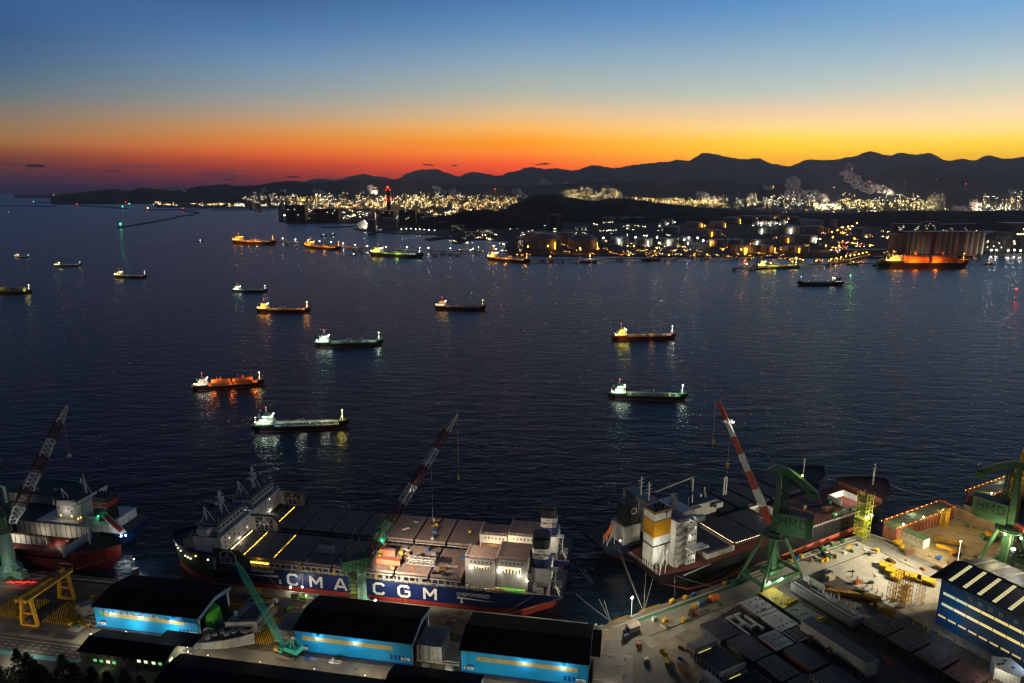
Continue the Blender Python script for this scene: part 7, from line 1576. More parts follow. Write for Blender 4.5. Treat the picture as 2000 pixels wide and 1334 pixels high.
for x,y,w_,d_,l,m_ in((-80,236.5,3,2,'small grey cabinet before the deckhouse block',greymat),(-79,233.6,12,3,'flat pale steel plate lying on the apron right of the middle hall',lgrey),(-70,237,3,2.4,'cream crate on the apron between the halls',offwhite),(-246,233.6,6,4,'flat white board on the ground left of the left hall',white)):
 t_=blockthing(LF,x,y,4.02,R_(-4),l,'steel_plate' if d_>2.5 else 'cabinet','small gear on the apron','equipment')
 mb=MB(); mb.box(0,w_,0,d_,0,.25 if w_>5 else 1.6); mb.build('body',m_,t_)
 mb=MB(); mb.box(.1,w_-.1,-.06,-.01,.03,.12); mb.build('edge',grey,t_)
t_=blockthing(LF,-9.5,240,4.6,0,'wide flat deck block behind the right hall'); plate_block(t_,16,17,2.2,prim,9,top=0)
mb=MB()
for k in range(26):mb.cbox(1+rnd.random()*14,1+rnd.random()*15,2.2,.4,.15,.5)
mb.box(0,16,-1.6,0,1.5,1.9).box(0,16,-2.6,-.4,.5,.8); tag(mb.build('lugs_and_edges',prim,t_),kind='stuff')
t_=blockthing(LF,-5,235.6,4.1,R_(-3),'lime green sheet hanging under the flat deck block, bottom edge of the picture','tarpaulin','lime green tarpaulins')
mb=MB(); mb.hexa([(0,0,0),(7,0,0),(7,1.6,0),(0,1.6,0),(.2,.8,3.0),(6.8,.9,2.6),(6.8,1.5,2.6),(.2,1.5,3.2)]); mb.build('sheet',brightgreen,t_)
point('block_fill',LF.w(-3,236,10),700,'fff0d0',.3); point('block_fill',LF.w(-72,235,10),900,'fff0d0',.3); point('block_fill',LF.w(-150,234,11),1000,'fff0d0',.3)  # added fill points over the blocks, no lamp stands there
def postfield(name,fr,u0_,u1_,v0,v1,du,dv,h,m,lbl):
 mb=MB(); u=u0_
 while u<u1_:
  v=v0
  while v<v1:c=fr.w(u,v,0); mb.cbox(c.x,c.y,4,.28,.28,h*rnd.uniform(.7,1.1)); v+=dv
  u+=du
 o=mb.build(name,m); return tag(o,lbl,'support posts',kind='stuff')
postfield('support_posts',LF,-165,-150,240,257,1.1,1.3,1.6,yellow,'field of small yellow support posts under the teal boom')
postfield('support_posts',LF,-182,-172,236,246,1.3,1.5,1.3,yellow,'small yellow support posts before the half round plates')
postfield('support_posts',LF,-262,-238,237,252,1.2,1.6,1.4,yellow,'rows of small support posts behind the yellow gantry crane')
postfield('support_posts',LF,-290,-271,237,252,1.2,1.4,1.4,yellow,'rows of small support posts at the left edge')
clm=[yellow,greymat,rustm,bluem,orangep,offwhite,greenp,white,raw]
nm_={yellow:'yellow',greymat:'grey',rustm:'rusty',bluem:'blue',orangep:'orange',offwhite:'off white',greenp:'green',white:'white',raw:'bare steel'}
def gear(fr,u,v,kind_,m_,lbl,rz=0,s_=1.0,group='gear scattered over the quay and yard'):
 t_=thing(kind_,lbl,kind_.replace('_',' '),fr.w(u,v,4.03),R_(fr.deg)+rz,group)
 if kind_=='skip':
  mb=MB(); mb.hexa([(-1.6*s_,-.9*s_,0),(1.6*s_,-.9*s_,0),(1.6*s_,.9*s_,0),(-1.6*s_,.9*s_,0),(-2.1*s_,-1.1*s_,1.5*s_),(2.1*s_,-1.1*s_,1.5*s_),(2.1*s_,1.1*s_,1.5*s_),(-2.1*s_,1.1*s_,1.5*s_)]); mb.build('body',m_,t_)
  mb=MB(); mb.cbox(0,0,1.5*s_,3.4*s_,1.6*s_,.3); mb.build('scrap',rustm,t_)
 elif kind_=='scaffold_stack':
  for k in range(5):
   mb=MB(); z=k*.42*s_;
   for q in range(5):mb.bar((-3*s_,(-1+q*.5)*s_,z+.2),(3*s_,(-1+q*.5)*s_,z+.2),.16)
   mb.bar((-2*s_,-1.1*s_,z),(-2*s_,1.1*s_,z),.14).bar((2*s_,-1.1*s_,z),(2*s_,1.1*s_,z),.14); mb.build('layer',m_,t_)
 elif kind_=='machine':
  mb=MB(); mb.cbox(0,0,.25,2.4*s_,1.4*s_,1.3*s_).cbox(.5*s_,0,1.5*s_,.8*s_,.9*s_,.4); mb.build('body',m_,t_)
  mb=MB(); mb.bar((-1.3*s_,.6,.12),(1.5*s_,.6,.12),.24).bar((-1.3*s_,-.6,.12),(1.5*s_,-.6,.12),.24); mb.build('skid',dkgrey,t_)
 elif kind_=='crate':
  mb=MB(); mb.cbox(0,0,0,1.8*s_,1.3*s_,1.2*s_); mb.build('body',m_,t_)
  mb=MB(); mb.cbox(0,0,1.2*s_,1.9*s_,1.4*s_,.12); mb.build('lid',m_,t_)
 elif kind_=='bagged_heap':
  mb=MB()
  for k in range(7):mb.ball(rnd.uniform(-1.2,1.2)*s_,rnd.uniform(-.8,.8)*s_,.5*s_,rnd.uniform(.45,.8)*s_,7,5,.8)
  mb.build('bags',m_,t_)
 elif kind_=='work_bench':
  mb=MB(); mb.cbox(0,0,1.0,6*s_,1.3,.15); mb.build('top',m_,t_)
  for x in(-2.6,0,2.6):mb=MB(); mb.bar((x*s_,-.5,0),(x*s_,-.5,1),.15).bar((x*s_,.5,0),(x*s_,.5,1),.15); mb.build('leg',lgrey,t_)
 return t_
GL=[(-158,267.5,'work_bench',bluem,'long blue topped bench on the quay below the first big letter'),(-154,266,'bagged_heap',brightgreen,'green bagged heap beside the long blue bench'),(-156.5,275.8,'skip',greenp,'dark green skip right of the quay lamp under the first big letter'),(-151.5,276.2,'skip',brightgreen,'bright green skip, right one of two under the first big letters'),(-148,275.6,'machine',raw,'grey machine right of the bright green skip'),(-147.5,268,'bagged_heap',offwhite,'pale heap of sacks near the left end of the middle hall roof'),(-145,270,'bagged_heap',rustm,'rusty heap of fittings behind the pale sacks'),(-150,262.6,'machine',bluem,'blue ended pipe rack on the quay track'),(-166,268.5,'crate',orangep,'orange crate on the quay beside the lattice boom'),(-164,270,'crate',white,'white crate right of the orange one on the quay'),(-176,276,'crate',yellow,'yellow crate at the quay edge under the dark green bow'),(-181,271,'machine',bluem,'dark blue machine above the yellow scaffold stack'),(-177,269.5,'bagged_heap',greymat,'grey jumble of parts above the yellow scaffold stack'),(-172,270,'bagged_heap',raw,'bare steel offcuts above the right end of the scaffold stack'),(-76,268.6,'skip',greymat,'grey skip on the quay right of the middle hall'),(-73,277,'bagged_heap',rustm,'tan heap at the quay edge below the letters'),(-66,276.5,'machine',yellow,'yellow machine on the quay below the stripe'),(-60.5,273.6,'machine',yellow,'second yellow machine, close to the right hall roof'),(-65.6,267.5,'bagged_heap',brightgreen,'green and white heap on the quay between the halls'),(-61.5,268,'crate',yellow,'yellow crate beside the green and white heap'),(-73.5,261,'crate',greenp,'green crate behind the deckhouse block'),(-67.5,260.5,'crate',bluem,'bright blue crate at the end of the blue beam'),(-77,259,'crate',yellow,'yellow crate behind the deckhouse block'),(-243,236.5,'machine',greenp,'green machine left of the left hall'),(-247,237,'machine',yellow,'yellow machine left of the left hall, beside a red hydrant'),(-253,257,'crate',yellow,'yellow crate on the dark quay behind the gantry crane'),(-249,262,'crate',greenp,'green crate on the dark quay behind the gantry crane'),(-240,264,'crate',yellow,'yellow crate on the dark quay near the water'),(-236,262,'bagged_heap',offwhite,'pale heap on the dark quay near the water'),(-145.5,237.5,'crate',yellow,'small yellow box on the apron left of the crawler crane'),(-135.5,237.5,'machine',rustm,'rusty machine at the left corner of the middle hall')]
for u,v,k_,m_,l in GL:gear(LF,u,v,k_,m_,l,rnd.uniform(-.2,.2),1.0 if k_!='crate' else 1.2)
for i,(u,v)in enumerate(((-179.5,262),(-173.3,262.2),(-179.5,259.6),(-173.3,259.8))):gear(LF,u,v,'scaffold_stack',yellow,('left rear','right rear','left front','right front')[i]+' bundle of the yellow scaffold stack behind the sloping block',0,1.0,'yellow scaffold stacks')
t_=thing('leaning_scaffold','tangled yellow scaffold frame leaning behind the teal boom','scaffold',LF.w(-166.5,258,4),R_(12)); mb=MB(); truss(mb,(0,0,0),(7,-2,5),2.4,2.4,5,.18); truss(mb,(0,3,0),(2,2,7),2.2,2,4,.18); truss(mb,(3,0,1),(9,2,1),2.2,2.2,4,.16); mb.build('tubes',yellow,t_)
t_=thing('blue_beam','long blue beam on supports behind the deckhouse block','beam',LF.w(-66,260,4.2),R_(-10)); mb=MB(); mb.box(0,9,0,.8,.4,1.2); mb.build('beam',bluem,t_); mb=MB(); mb.cbox(1,.4,0,.6,1.2,.4).cbox(8,.4,0,.6,1.2,.4); mb.build('support',yellow,t_)
for u,v,z,pw,c,l in((-160.5,279.3,6.4,2600,'fff2d8','quay lamp shining on the red bottom under the first big letter'),(-154.4,282,7.2,1800,'fff2d8','second lamp, hung higher against the red bottom')):
 t_=thing('quay_lamp',l,'lamp',LF.w(u,min(v,279.2),4)); hh=z-4
 mb=MB(); mb.bar((0,0,0),(0,0,hh),.14).bar((-.5,0,0),(.5,0,0),.3); mb.build('post',grey,t_)
 mb=MB(); mb.cbox(0,-.1,hh,.7,.4,.45); mb.build('lamp',bulb_w,t_); point('lamp_light',(0,-.9,hh+.2),pw*.2,c,.3,t_)
 spot('wash_light',(0,-.6,hh+.5),(3,5,hh+1.5),pw*.25,150,c,.3,parent=t_)
for u,pw in((-146,3800),(-128,3600),(-110,3600),(-93,3200)):
 t_=thing('floodlight_pole','floodlight pole on the quay aimed at the lettered ship side','lamp',LF.w(u,267,4),0,'floodlight poles on the quay')
 mb=MB(); mb.bar((0,0,0),(0,0,7.4),.16); mb.build('post',grey,t_)
 mb=MB(); mb.cbox(0,.1,7.3,.7,.25,.4,R_(-10)); mb.build('lamp',emat('floodlight_glass','fff2d8',4),t_)
 tg=LF.w(u,283,8)-LF.w(u,267,4); spot('flood',(0,.5,7.6),tg,pw*1.0,120,'fff2dc',.3,parent=t_)
 point('spill',(0,-.8,7.0),pw*.2,'ffe6b8',.3,t_)
spot('deck_fill',LF.w(-112,275.5,30),LF.w(-103,294,17),170000,105,'ffe9cc',.5,blend=.9)  # added spot in mid air, no fixture, lights the hatch covers
spot('casing_fill',LF.w(-86,279,42),LF.w(-64,292,28),90000,75,'ffe6c8',.5,blend=.9)  # added floating spot, no fixture, lights the aft casings
point('base_light',c2+Vector((7,-3.5,4.5)),1500,'f0ffd8',.3)
mb=MB(); mb.ball(0,0,0,.5,8,5); tag(mb.build('crane_base_lamp',bulb_w,None,c2+Vector((6.6,-2.4,3.6))),'bright lamp on the foot of the green pedestal crane by the ship','lamp')
spot('sc_light',LF.w(-127.5,273,12),LF.w(-126,282,12),900,120,'f4ffd0',.3)
def pickup(u,v,m_,lbl,rz=0):
 t_=thing('pickup_truck',lbl,'truck',LF.w(u,v,4.02),R_(-10)+rz,'small trucks parked before the middle hall')
 mb=MB(); mb.extr([(0,.5),(0,1.15),(.25,1.3),(.75,1.95),(1.9,1.98),(2.0,.5)],-.8,.8,'y'); mb.build('cab',m_,t_)
 mb=MB(); mb.box(2.05,5.0,-.82,.82,.62,.78); mb.build('load_bed',lgrey,t_)
 for y in(-.82,.78):mb=MB(); mb.box(2.05,5.0,y,y+.05,.78,1.15); mb.build('drop_side',m_,t_)
 mb=MB(); mb.hexa([(.3,-.7,1.3),(.3,.7,1.3),(.28,.7,1.3),(.28,-.7,1.3),(.74,-.65,1.88),(.74,.65,1.88),(.68,.65,1.9),(.68,-.65,1.9)]).box(.8,1.5,-.83,-.8,1.3,1.8); mb.build('window',blackm,t_)
 for x in(.75,4.0):
  for y in(-.75,.75):mb=MB(); mb.taper((x,y-.12,.36),(x,y+.12,.36),.36,.36,12); w_=mb.build('wheel',blackm,t_); mb=MB(); mb.taper((x,y-.14,.36),(x,y+.14,.36),.18,.18,8); mb.build('rim',lgrey,w_)
 for y in(-.7,.6):mb=MB(); mb.box(5.0,5.04,y,y+.12,.66,.8); mb.build('tail_light',redp,t_)
pickup(-130.6,234.2,bluem,'dark blue pickup truck parked before the left part of the middle hall',R_(-4)); pickup(-119.4,233.8,white,'white pickup truck parked before the middle hall')
rope=mat('mooring_rope',(.42,.38,.30),.8,var=.1)
def mline(p,q,sag,lbl,grp='mooring lines',w=.11):
 mb=MB(); p=Vector(p); q=Vector(q); n=10; pr=p
 for k in range(1,n+1):f_=k/n; c=p.lerp(q,f_)-Vector((0,0,sag*4*f_*(1-f_))); mb.bar(pr,c,w); pr=c
 return tag(mb.build('mooring_line',rope),lbl,'rope',grp)
bol=LF.w(-57,276.5,4.4)
mline(LF.w(-40,283,12.8),bol,.6,'mooring line from the stern quarter of the lettered ship down to the quay, upper one'); mline(LF.w(-26,285,12.6),bol,.8,'long mooring line from the stern corner of the lettered ship to the same bollard')
for du in(0,.7):mline(LF.w(-178,283,11.5),LF.w(-162+du,277,4.4),.3,'mooring line from the dark bow flank to the quay lamp'+(' (left strand)' if du==0 else ' (right strand)'))
for u,l in((-207,'thin white line hanging from the bow flank of the lettered ship'),(-161.6,'white line hanging down the ship side left of the first big letter'),(-155.3,'white line hanging between the first two big letters'),(-103,'white line hanging across the second last big letter')):mline(LF.w(u,282.6,12.5),LF.w(u+(1.5 if u>-110 else 0),280.6,4),.1,l)
b2=at(1257,1195,4.6)
for x,y,z,l in((1206,1070,11,'left'),(1210,1072,11,'second'),(1262,1105,11,'third'),(1280,1110,11,'fourth')):mline(at(x,y,z),b2,.5,l+' mooring line running from the black stern down to the lit quay bollard')
b3=at(1193,1213,4.6)
for x,y,l in((1125,1160,'left'),(1170,1170,'middle'),(1180,1172,'right')):mline(at(x,y,7),b3,.4,l+' mooring line going out over the water from the rocky corner',w=.09)
mline(at(1320,1124,12),at(1392,1146,4.6),.3,'mooring line from the black ship flank to the quay, upper strand'); mline(at(1318,1124,12),at(1318,1166,4.6),.2,'mooring line dropping steeply from the black ship to the quay')
mline(at(1737,948,14),at(1846,978,9),.4,'long mooring line from the bow to the red floating dock'); mline(at(1727,960,12),at(1690,1040,5),.2,'mooring line from the bow down past the scaffold tower')
mline(LF.w(-262,283,10),LF.w(-300,262,4.4),.4,'mooring line from the dark red bow back to the left crane foot')
for i in range(2):mline(at(1133+i*7,1111,6),at(1154+i*4,1138,0.2),.1,('left' if i==0 else 'right')+' pale line slanting into the dark water beyond the stern',w=.08)
# ================================================================ right yard
def rsheet(name,pts,z,m):return sheet(name,RF,pts,z,m)
rsheet('pale_apron',[(242,208.5),(339,208.5),(339,219.5),(242,219.5)],4.004,conc2)
rsheet('pale_apron',[(297,170),(338.5,170),(338.5,208.2),(297,208.2)],4.004,conc2)
rsheet('quay_road',[(163,200),(242,209),(242,220),(170,221)],4.004,mat('worn_concrete_road',(.24,.225,.18),.85,var=.3,scale=.12,bump=.15))
rsheet('cross_road',[(339.5,120),(352,120),(352,222),(339.5,222)],4.008,mat('grey_road',(.17,.16,.14),.85,var=.25,scale=.15))
rsheet('side_road',[(130,120),(172,120),(176,208),(160,216)],4.006,mat('worn_asphalt',(.16,.155,.14),.85,var=.25,scale=.1))
rsheet('green_lane',[(178,218.6),(250,218.6),(250,220.4),(178,220.4)],4.012,greenlane)
rsheet('dock_floor',[(352.5,150),(418,150),(418,207),(352.5,207)],4.008,mat('tan_dock_floor',(.28,.22,.13),.9,var=.35,scale=.12,bump=.3,rust=(.12,.09,.06,1)))
rsheet('dark_yard',[(186,90),(296.5,90),(296.5,208),(243,208),(215,204),(201,196),(186,186)],4.004,mat('dark_ground',(.055,.05,.045),.9,var=.5,scale=.1,bump=.3))  # ground sheet darker than the concrete around it
mb=MB(); mb.poly([RF.w(170,220.9,4.014),RF.w(345,220.9,4.014),RF.w(345,221.3,4.014),RF.w(170,221.3,4.014)]); tag(mb.build('white_edge_line',line),kind='structure')
for v in(208.4,219.9):mb=MB(); a,b=RF.w(180,v,4.09),RF.w(340,v,4.09); mb.bar(a,b,.16,.14); tag(mb.build('crane_rail',dkgrey),kind='structure')
for u in(339.2,352.4):mb=MB(); a,b=RF.w(u,120,4.09),RF.w(u,221,4.09); mb.bar(a,b,.16,.14); tag(mb.build('crane_rail',dkgrey),kind='structure')
mb=MB()
for k in range(9):mb.bar(RF.w(297+k*4.9,208,4.01),RF.w(297+k*4.9,171,4.01),.1,.04)
for k in range(8):mb.bar(RF.w(297,171+k*5,4.01),RF.w(338,171+k*5,4.01),.1,.04)
tag(mb.build('slab_joints',grey),kind='stuff')
rm=mat('pale_rock',(.34,.33,.30),.9,var=.3,scale=.5)
mr=MB()
for i in range(34):
 p=RF.w(161.5+rnd.uniform(-3,5),223.5+rnd.uniform(-5,2.6),2.8+rnd.random()); mb=MB(); r=rnd.uniform(.5,1.1); mb.ball(0,0,0,r,6,4,rnd.uniform(.5,.9))
 mb.v=[(x*rnd.uniform(.8,1.2),y*rnd.uniform(.8,1.2),z*rnd.uniform(.8,1.2))for x,y,z in mb.v]
 k_=len(mr.v); mr.v+=[(x+p.x,y+p.y,z+p.z)for x,y,z in mb.v]; mr.f+=[[k_+q for q in fc]for fc in mb.f]
tag(mr.build('rubble',rm),'heap of angular pale rocks at the tip of the lit quay corner','rubble',kind='stuff')
lp=RF.w(181.6,223,4); t_=thing('lamp_post','tall white lamp post with a blazing star shaped lamp on the quay corner','street lamp',lp)
mb=MB(); mb.cyl(0,0,0,10.2,.17,8,.12).cbox(0,0,0,1.4,1.4,.8); mb.build('post',white,t_)
mb=MB(); mb.cbox(0,0,10.1,1.1,.5,.35).cbox(.3,.2,10.4,.7,.5,.35); mb.build('lamp',bulb_w,t_)
point('lamp_light',(.2,-.9,9.9),26000,'fff0cc',.3,t_); point('lamp_light',(1.0,.3,9.9),12000,'fff0cc',.3,t_)
t_=thing('site_hut','small cream site hut with a pinkish pitched roof beneath the blazing lamp post','hut',RF.w(173.8,213.8,4),R_(28)); cream=mat('cream_cladding',(.5,.47,.34),.6,var=.1)
mb=MB(); mb.box(0,5.6,0,3.6,0,2.5); mb.build('wall',cream,t_)
mb=MB(); mb.extr([(-.3,2.45),(1.8,3.5),(3.9,2.45),(3.9,2.6),(1.8,3.68),(-.3,2.6)],-.25,5.85); mb.build('roof',mat('pinkish_roof',(.30,.24,.22),.6),t_)
for x in(.8,2.6,4.2):mb=MB(); mb.box(x,x+.6,-.05,-.005,1.1,1.8); mb.build('window',blackm,t_)
t_=thing('mixer_drum','orange cylindrical tank on a cradle lying on the quay road','tank',RF.w(225.2,214.6,4.02),R_(20)); mb=MB(); mb.taper((-2,0,1.9),(2,0,1.9),1.7,1.7,14); mb.build('drum',orangep,t_); mb=MB(); mb.cbox(-1.3,0,0,.4,2.4,.7).cbox(1.3,0,0,.4,2.4,.7); mb.build('cradle',lgrey,t_)
mb=MB(); mb.ball(2.05,0,2.0,.5,6,4,.8).bar((-2.2,-.2,1.9),(-3,-.2,1.9),.5); mb.build('end_fitting',rustm,t_)
GR=[(218,215,'machine',bluem,'blue machine in the row left of the orange tank'),(215,215.4,'crate',offwhite,'cream crate in the row left of the orange tank'),(220.6,215.4,'machine',rustm,'dark machine with a yellow pipe beside the orange tank'),(212.4,215.2,'crate',yellow,'yellow ended timber at the left end of the row on the quay road'),(193.5,213.4,'crate',yellow,'yellow ball like float on the quay road'),(189.8,216.5,'crate',offwhite,'pale box on the quay near the green lane'),(201,209.5,'crate',yellow,'yellow bag in the middle of the quay road'),(206,223,'machine',yellow,'yellow bollard cover on the quay edge'),(214,222.6,'crate',yellow,'yellow bin on the quay edge, left of the blue one'),(219.5,222.6,'crate',bluem,'blue bin on the quay edge, first'),(240,222.6,'crate',yellow,'yellow bin on the quay edge near the portal crane'),(241.8,222.6,'crate',bluem,'blue bin on the quay edge near the portal crane'),(172.6,215,'machine',bluem,'blue generator beside the cream hut'),(170.4,212,'machine',greymat,'grey ramp like frame left of the cream hut'),(172,205,'crate',orangep,'orange crate standing in the bend of the side road'),(168.5,196,'crate',white,'white bin beside the flat deck block'),(302,214,'machine',yellow,'yellow trolley on the pale apron, left of two'),(304.5,213.4,'machine',yellow,'yellow trolley on the pale apron, right of two'),(309.5,214.5,'machine',greenp,'green compressor on the pale apron'),(297.5,217,'crate',rustm,'brown crate on the pale apron'),(320,214,'crate',offwhite,'tan crate on the pale apron'),(327,216,'work_bench',yellow,'orange trestle on the pale apron'),(296,222.4,'crate',yellow,'yellow box on the quay edge beside the portal crane'),(292.5,222,'crate',bluem,'blue box on the quay edge beside the portal crane'),(288,222.2,'bagged_heap',yellow,'yellow and grey heap on the quay edge by the crane leg'),(313,222.4,'machine',greenp,'green machine on the quay edge'),(322.5,222.4,'skip',greenp,'green skip on the quay edge before the red ship side'),(330,222.2,'machine',greenp,'green machine further along the quay edge'),(327,192.5,'machine',dkgrey,'small dark vehicle on the pale concrete'),(294,204.5,'machine',bluem,'blue grey machine in front of the white container'),(338,207,'crate',yellow,'yellow box on the rail crossing'),(353.5,203,'machine',yellow,'yellow machine right of the road, near the white office'),(351.5,197,'scaffold_stack',rustm,'rusty frame stack beside the road'),(356,207,'scaffold_stack',yellow,'yellow frame behind the white office'),(372,184.6,'crate',orangep,'orange box on the tan dock floor'),(374,183.5,'crate',bluem,'blue box on the tan dock floor'),(370,185.6,'crate',yellow,'yellow box on the tan dock floor'),(360,186,'machine',bluem,'dark blue machine before the tan dock floor'),(362,180,'scaffold_stack',rustm,'rusty scrap pile before the tan dock floor'),(379,178,'crate',rustm,'rusty bollard like box on the tan dock floor'),(378,198,'machine',yellow,'yellow machine behind the white office')]
for u,v,k_,m_,l in GR:
 nm_.setdefault(m_,'dark'); gear(RF,u,v,k_,m_,l,rnd.uniform(-.3,.3),1.15)
t_=gear(RF,310,218.5,'machine',greenp,'dark green cabin with lit windows on the quay edge',0,1.5); mb=MB(); mb.box(-.8,.9,-1.1,-1.08,.9,1.8); mb.build('window',winw,t_)
zn=[(296,335,209,219,'on the pale apron behind the portal crane'),(300,336,172,206,'on the pale slab field'),(356,414,172,206,'on the tan dock floor'),(262,296,172,206,'in the clutter behind the dark side block'),(178,240,209.5,219,'on the quay road'),(232,262,118,142,'on the dark ground at the lower right'),(341,351,125,205,'along the grey cross road'),(180,200,150,198,'by the kerb of the side road')]
zi=0
for(ua,ub,va,vb,zt_)in zn:
 for n_,m_ in(('crate','rusty'),('machine','yellow'),('skip','grey'),('bagged_heap','off white'),('scaffold_stack','rusty'),('crate','blue'),('machine','green'),('bagged_heap','bare steel'),('skip','orange')):
  mm={v:k for k,v in nm_.items()if v!='dark'}[m_]; gear(RF,rnd.uniform(ua,ub),rnd.uniform(va,vb),n_,mm,m_+' '+n_.replace('_',' ')+' lying '+zt_,rnd.uniform(0,3),rnd.uniform(.6,1.0))
  zi+=1
for i,(ua,ub)in enumerate(((169,180),(187,199))):
 t_=thing('quay_railing','yellow pipe railing on the quay edge, '+('left of the blazing lamp' if i==0 else 'right of the blazing lamp'),'railing',RF.w(ua,223.5,4.2),R_(28)); mb=MB(); rail(mb,[(0,0,0),(ub-ua,0,0)],1.3,.16,1.2); mb.build('rails',yellow,t_)
mb=MB();
for k in range(26):c=RF.w(203+k*1.6,223.4,4.3); mb.cbox(c.x,c.y,4.3,.16,.16,1.2)
tag(mb.build('quay_posts',rustm),'row of short posts along the quay edge before the black ship','posts',kind='stuff')
slate=mat('slate_primer_block',(.05,.046,.06),.55,var=.2,scale=.3); purp=mat('maroon_primer_block',(.085,.045,.045),.65,var=.2,scale=.3); dredb=mat('dark_red_block',(.18,.03,.025),.6,var=.25)
silv=mat('silver_grey_block',(.30,.30,.32),.35,var=.15,scale=.3); ygm=mat('yellow_primer_block',(.52,.46,.06),.4,var=.15,scale=.2); gg=mat('green_grey_block',(.24,.28,.22),.5,var=.2,scale=.25)
def rblock(u0_,u1_,v0,v1,h,m_,lbl,z=4.6,ribs=6,under=dkgrey,slots=6,name='hull_block'):
 L_,W_=u1_-u0_,v1-v0; t_=blockthing(RF,u0_,v0,z,0,lbl,name)
 mb=MB(); mb.box(0,L_,0,W_,h-.4,h); mb.build('top_plate',m_,t_)
 mb=MB(); mb.box(.15,L_-.15,.15,W_-.15,0,h-.4); mb.build('lower_structure',under,t_)
 for k in range(ribs):mb=MB(); x=L_*(k+.5)/ribs; mb.box(x-.1,x+.1,-.12,.15,.1,h-.42); mb.build('web_frame',under,t_)
 mb=MB(); slots=max(2,slots-rnd.randrange(0,4))
 for k in range(slots):
  for q in range(rnd.randrange(1,4)):x=L_*(k+.6)/(slots+.3); y=W_*(.2+.3*q)+rnd.uniform(-.4,.4); mb.cbox(x,y,h+.004,.18,rnd.uniform(.8,1.6),.3)
 tag(mb.build('lifting_lug',blackm,t_),kind='stuff')
 mb=MB()
 for x in(.6,L_-.6):
  for y in(.6,W_/2,W_-.6):mb.bar((x,y,4-z),(x,y,0),.35)
 mb.build('support_leg',orangep,t_); return t_
rblock(232,243.6,192.6,205,2.2,silv,'silvery plate block catching the light, left of the yellow deck')
rblock(231.5,243.2,180.4,192,2.2,silv,'second silvery plate block, nearer the camera than the first')
t_=rblock(231.6,242.5,171.5,179.8,2.0,slate,'dark plate block with a pale raised rim'); mb=MB(); mb.box(0,10.9,0,.5,2.0,2.5).box(0,.5,.5,8.3,2.0,2.5).box(10.4,10.9,.5,8.3,2.0,2.5); mb.build('rim',greymat,t_)
rblock(203,215,188,201,2.4,slate,'slate coloured plate block beside the quay road, left one'); rblock(205,217,172,187,2.4,slate,'slate plate block in the second row')
rblock(206,217,158,171,2.4,slate,'slate plate block in the third row'); rblock(208,219,146,157,2.4,slate,'dark plate block at the lower middle')
rblock(219,229.5,171.5,182,3.0,silv,'grey block with dark red sides in the middle of the dark yard',under=dredb); rblock(221,232.5,156,170.4,3.2,slate,'wide dark block with red sides behind the scaffolded one',under=dredb)
rblock(221,233,141,154.5,3.2,slate,'dark block with red flank at the lower centre',under=dredb)
t_=blockthing(RF,217.5,186,4.2,0,'open block frame like two letters E, dark with pale edges');
for x0,x1,y0,y1 in((0,1.2,0,14),(1.2,4,12.8,14),(1.2,4,6.4,7.6),(5,6.2,3,14),(6.2,9,3,4.2),(9,10.2,0,11),(6.2,9,12.8,14)):mb=MB(); mb.box(x0,x1,y0,y1,0,2.2); mb.build('girder',greymat,t_)
t_=rblock(246,256,191.5,206,2.6,ygm,'bright yellow plate block lit by the crane lamps',slots=7)
t2_=rblock(246.2,257,176.5,191.2,2.4,gg,'grey green plate block joined to the yellow one')
for(tt,yy,h_)in((t_,0,2.6),(t2_,0,2.4)):
 mb=MB(); mb.box(3,10.4,yy+.4,yy+.7,h_,h_+1.6); mb.build('yellow_bulkhead',yellow,tt)
 for q in range(4):mb=MB(); mb.box(3.2+q*1.9,3.5+q*1.9,yy+.7,yy+2.2,h_,h_+1.3); mb.build('yellow_bracket',yellow,tt)
t_=blockthing(RF,240.5,145.5,4.6,0,'long grey bilge shell block with a rounded lower edge, across the dark yard')
mb=MB(); pr=[(0,1.2),(.8,.2),(2.2,0),(7,0),(7,6.5),(.1,6.5)]; k0=len(mb.v); mb.extr([(x,z)for x,z in pr],0,32,'y'); mb.build('shell',raw,t_)
mb=MB(); mb.box(.3,7,.2,31.8,6.5,6.7); mb.build('dark_top',slate,t_)
for k in range(5):mb=MB(); mb.box(-.04,.0,3+k*6.2,3.12+k*6.2,1.4,6.3); mb.build('weld_seam',grey,t_)
mb=MB();
for k in range(4):mb.bar((-1.2,.6+k*.5,0),(-1.2,.6+k*.5,6),.12)
for z in(1.5,3,4.5):mb.bar((-1.5,-.4,z),(6.5,-.4,z),.14).bar((-1.5,-1.4,z),(6.5,-1.4,z),.14)
for x in(0,2,4,6):mb.bar((x,-1.4,0),(x,-1.4,7.4),.12)
mb.build('scaffold',lgrey,t_)
for v,l in((170,'rusty access stair against the far end of the shell block'),(160.5,'rusty access stair against the middle of the shell block')):
 q=thing('access_stair',l,'stair',RF.w(237.6,v,4),R_(28),'access stairs by the shell block'); mb=MB(); truss(mb,(0,0,0),(0,0,5),1.6,1.2,4,.14); mb.build('frame',rustm,q); mb=MB(); mb.cbox(0,0,5,2.2,1.8,.15); mb.build('platform',rustm,q)
q=thing('yellow_post','yellow pillar stand by the rounded end of the shell block','stand',RF.w(234.5,147.8,4),R_(28)); mb=MB(); mb.cyl(0,0,0,4.6,.4,8,.25).cbox(0,0,0,3.2,.6,.4).cbox(0,0,0,.6,3.2,.4); mb.build('pillar',yellow,q)
t_=blockthing(RF,263,168,4.6,0,'long dark side block with rows of white pipes and posts on its top')
mb=MB(); mb.extr([(0,1),(1.5,0),(9,0),(9,4.2),(0,5.6)],0,34,'y'); mb.build('shell',mat('blue_grey_block',(.10,.11,.125),.5,var=.2),t_)
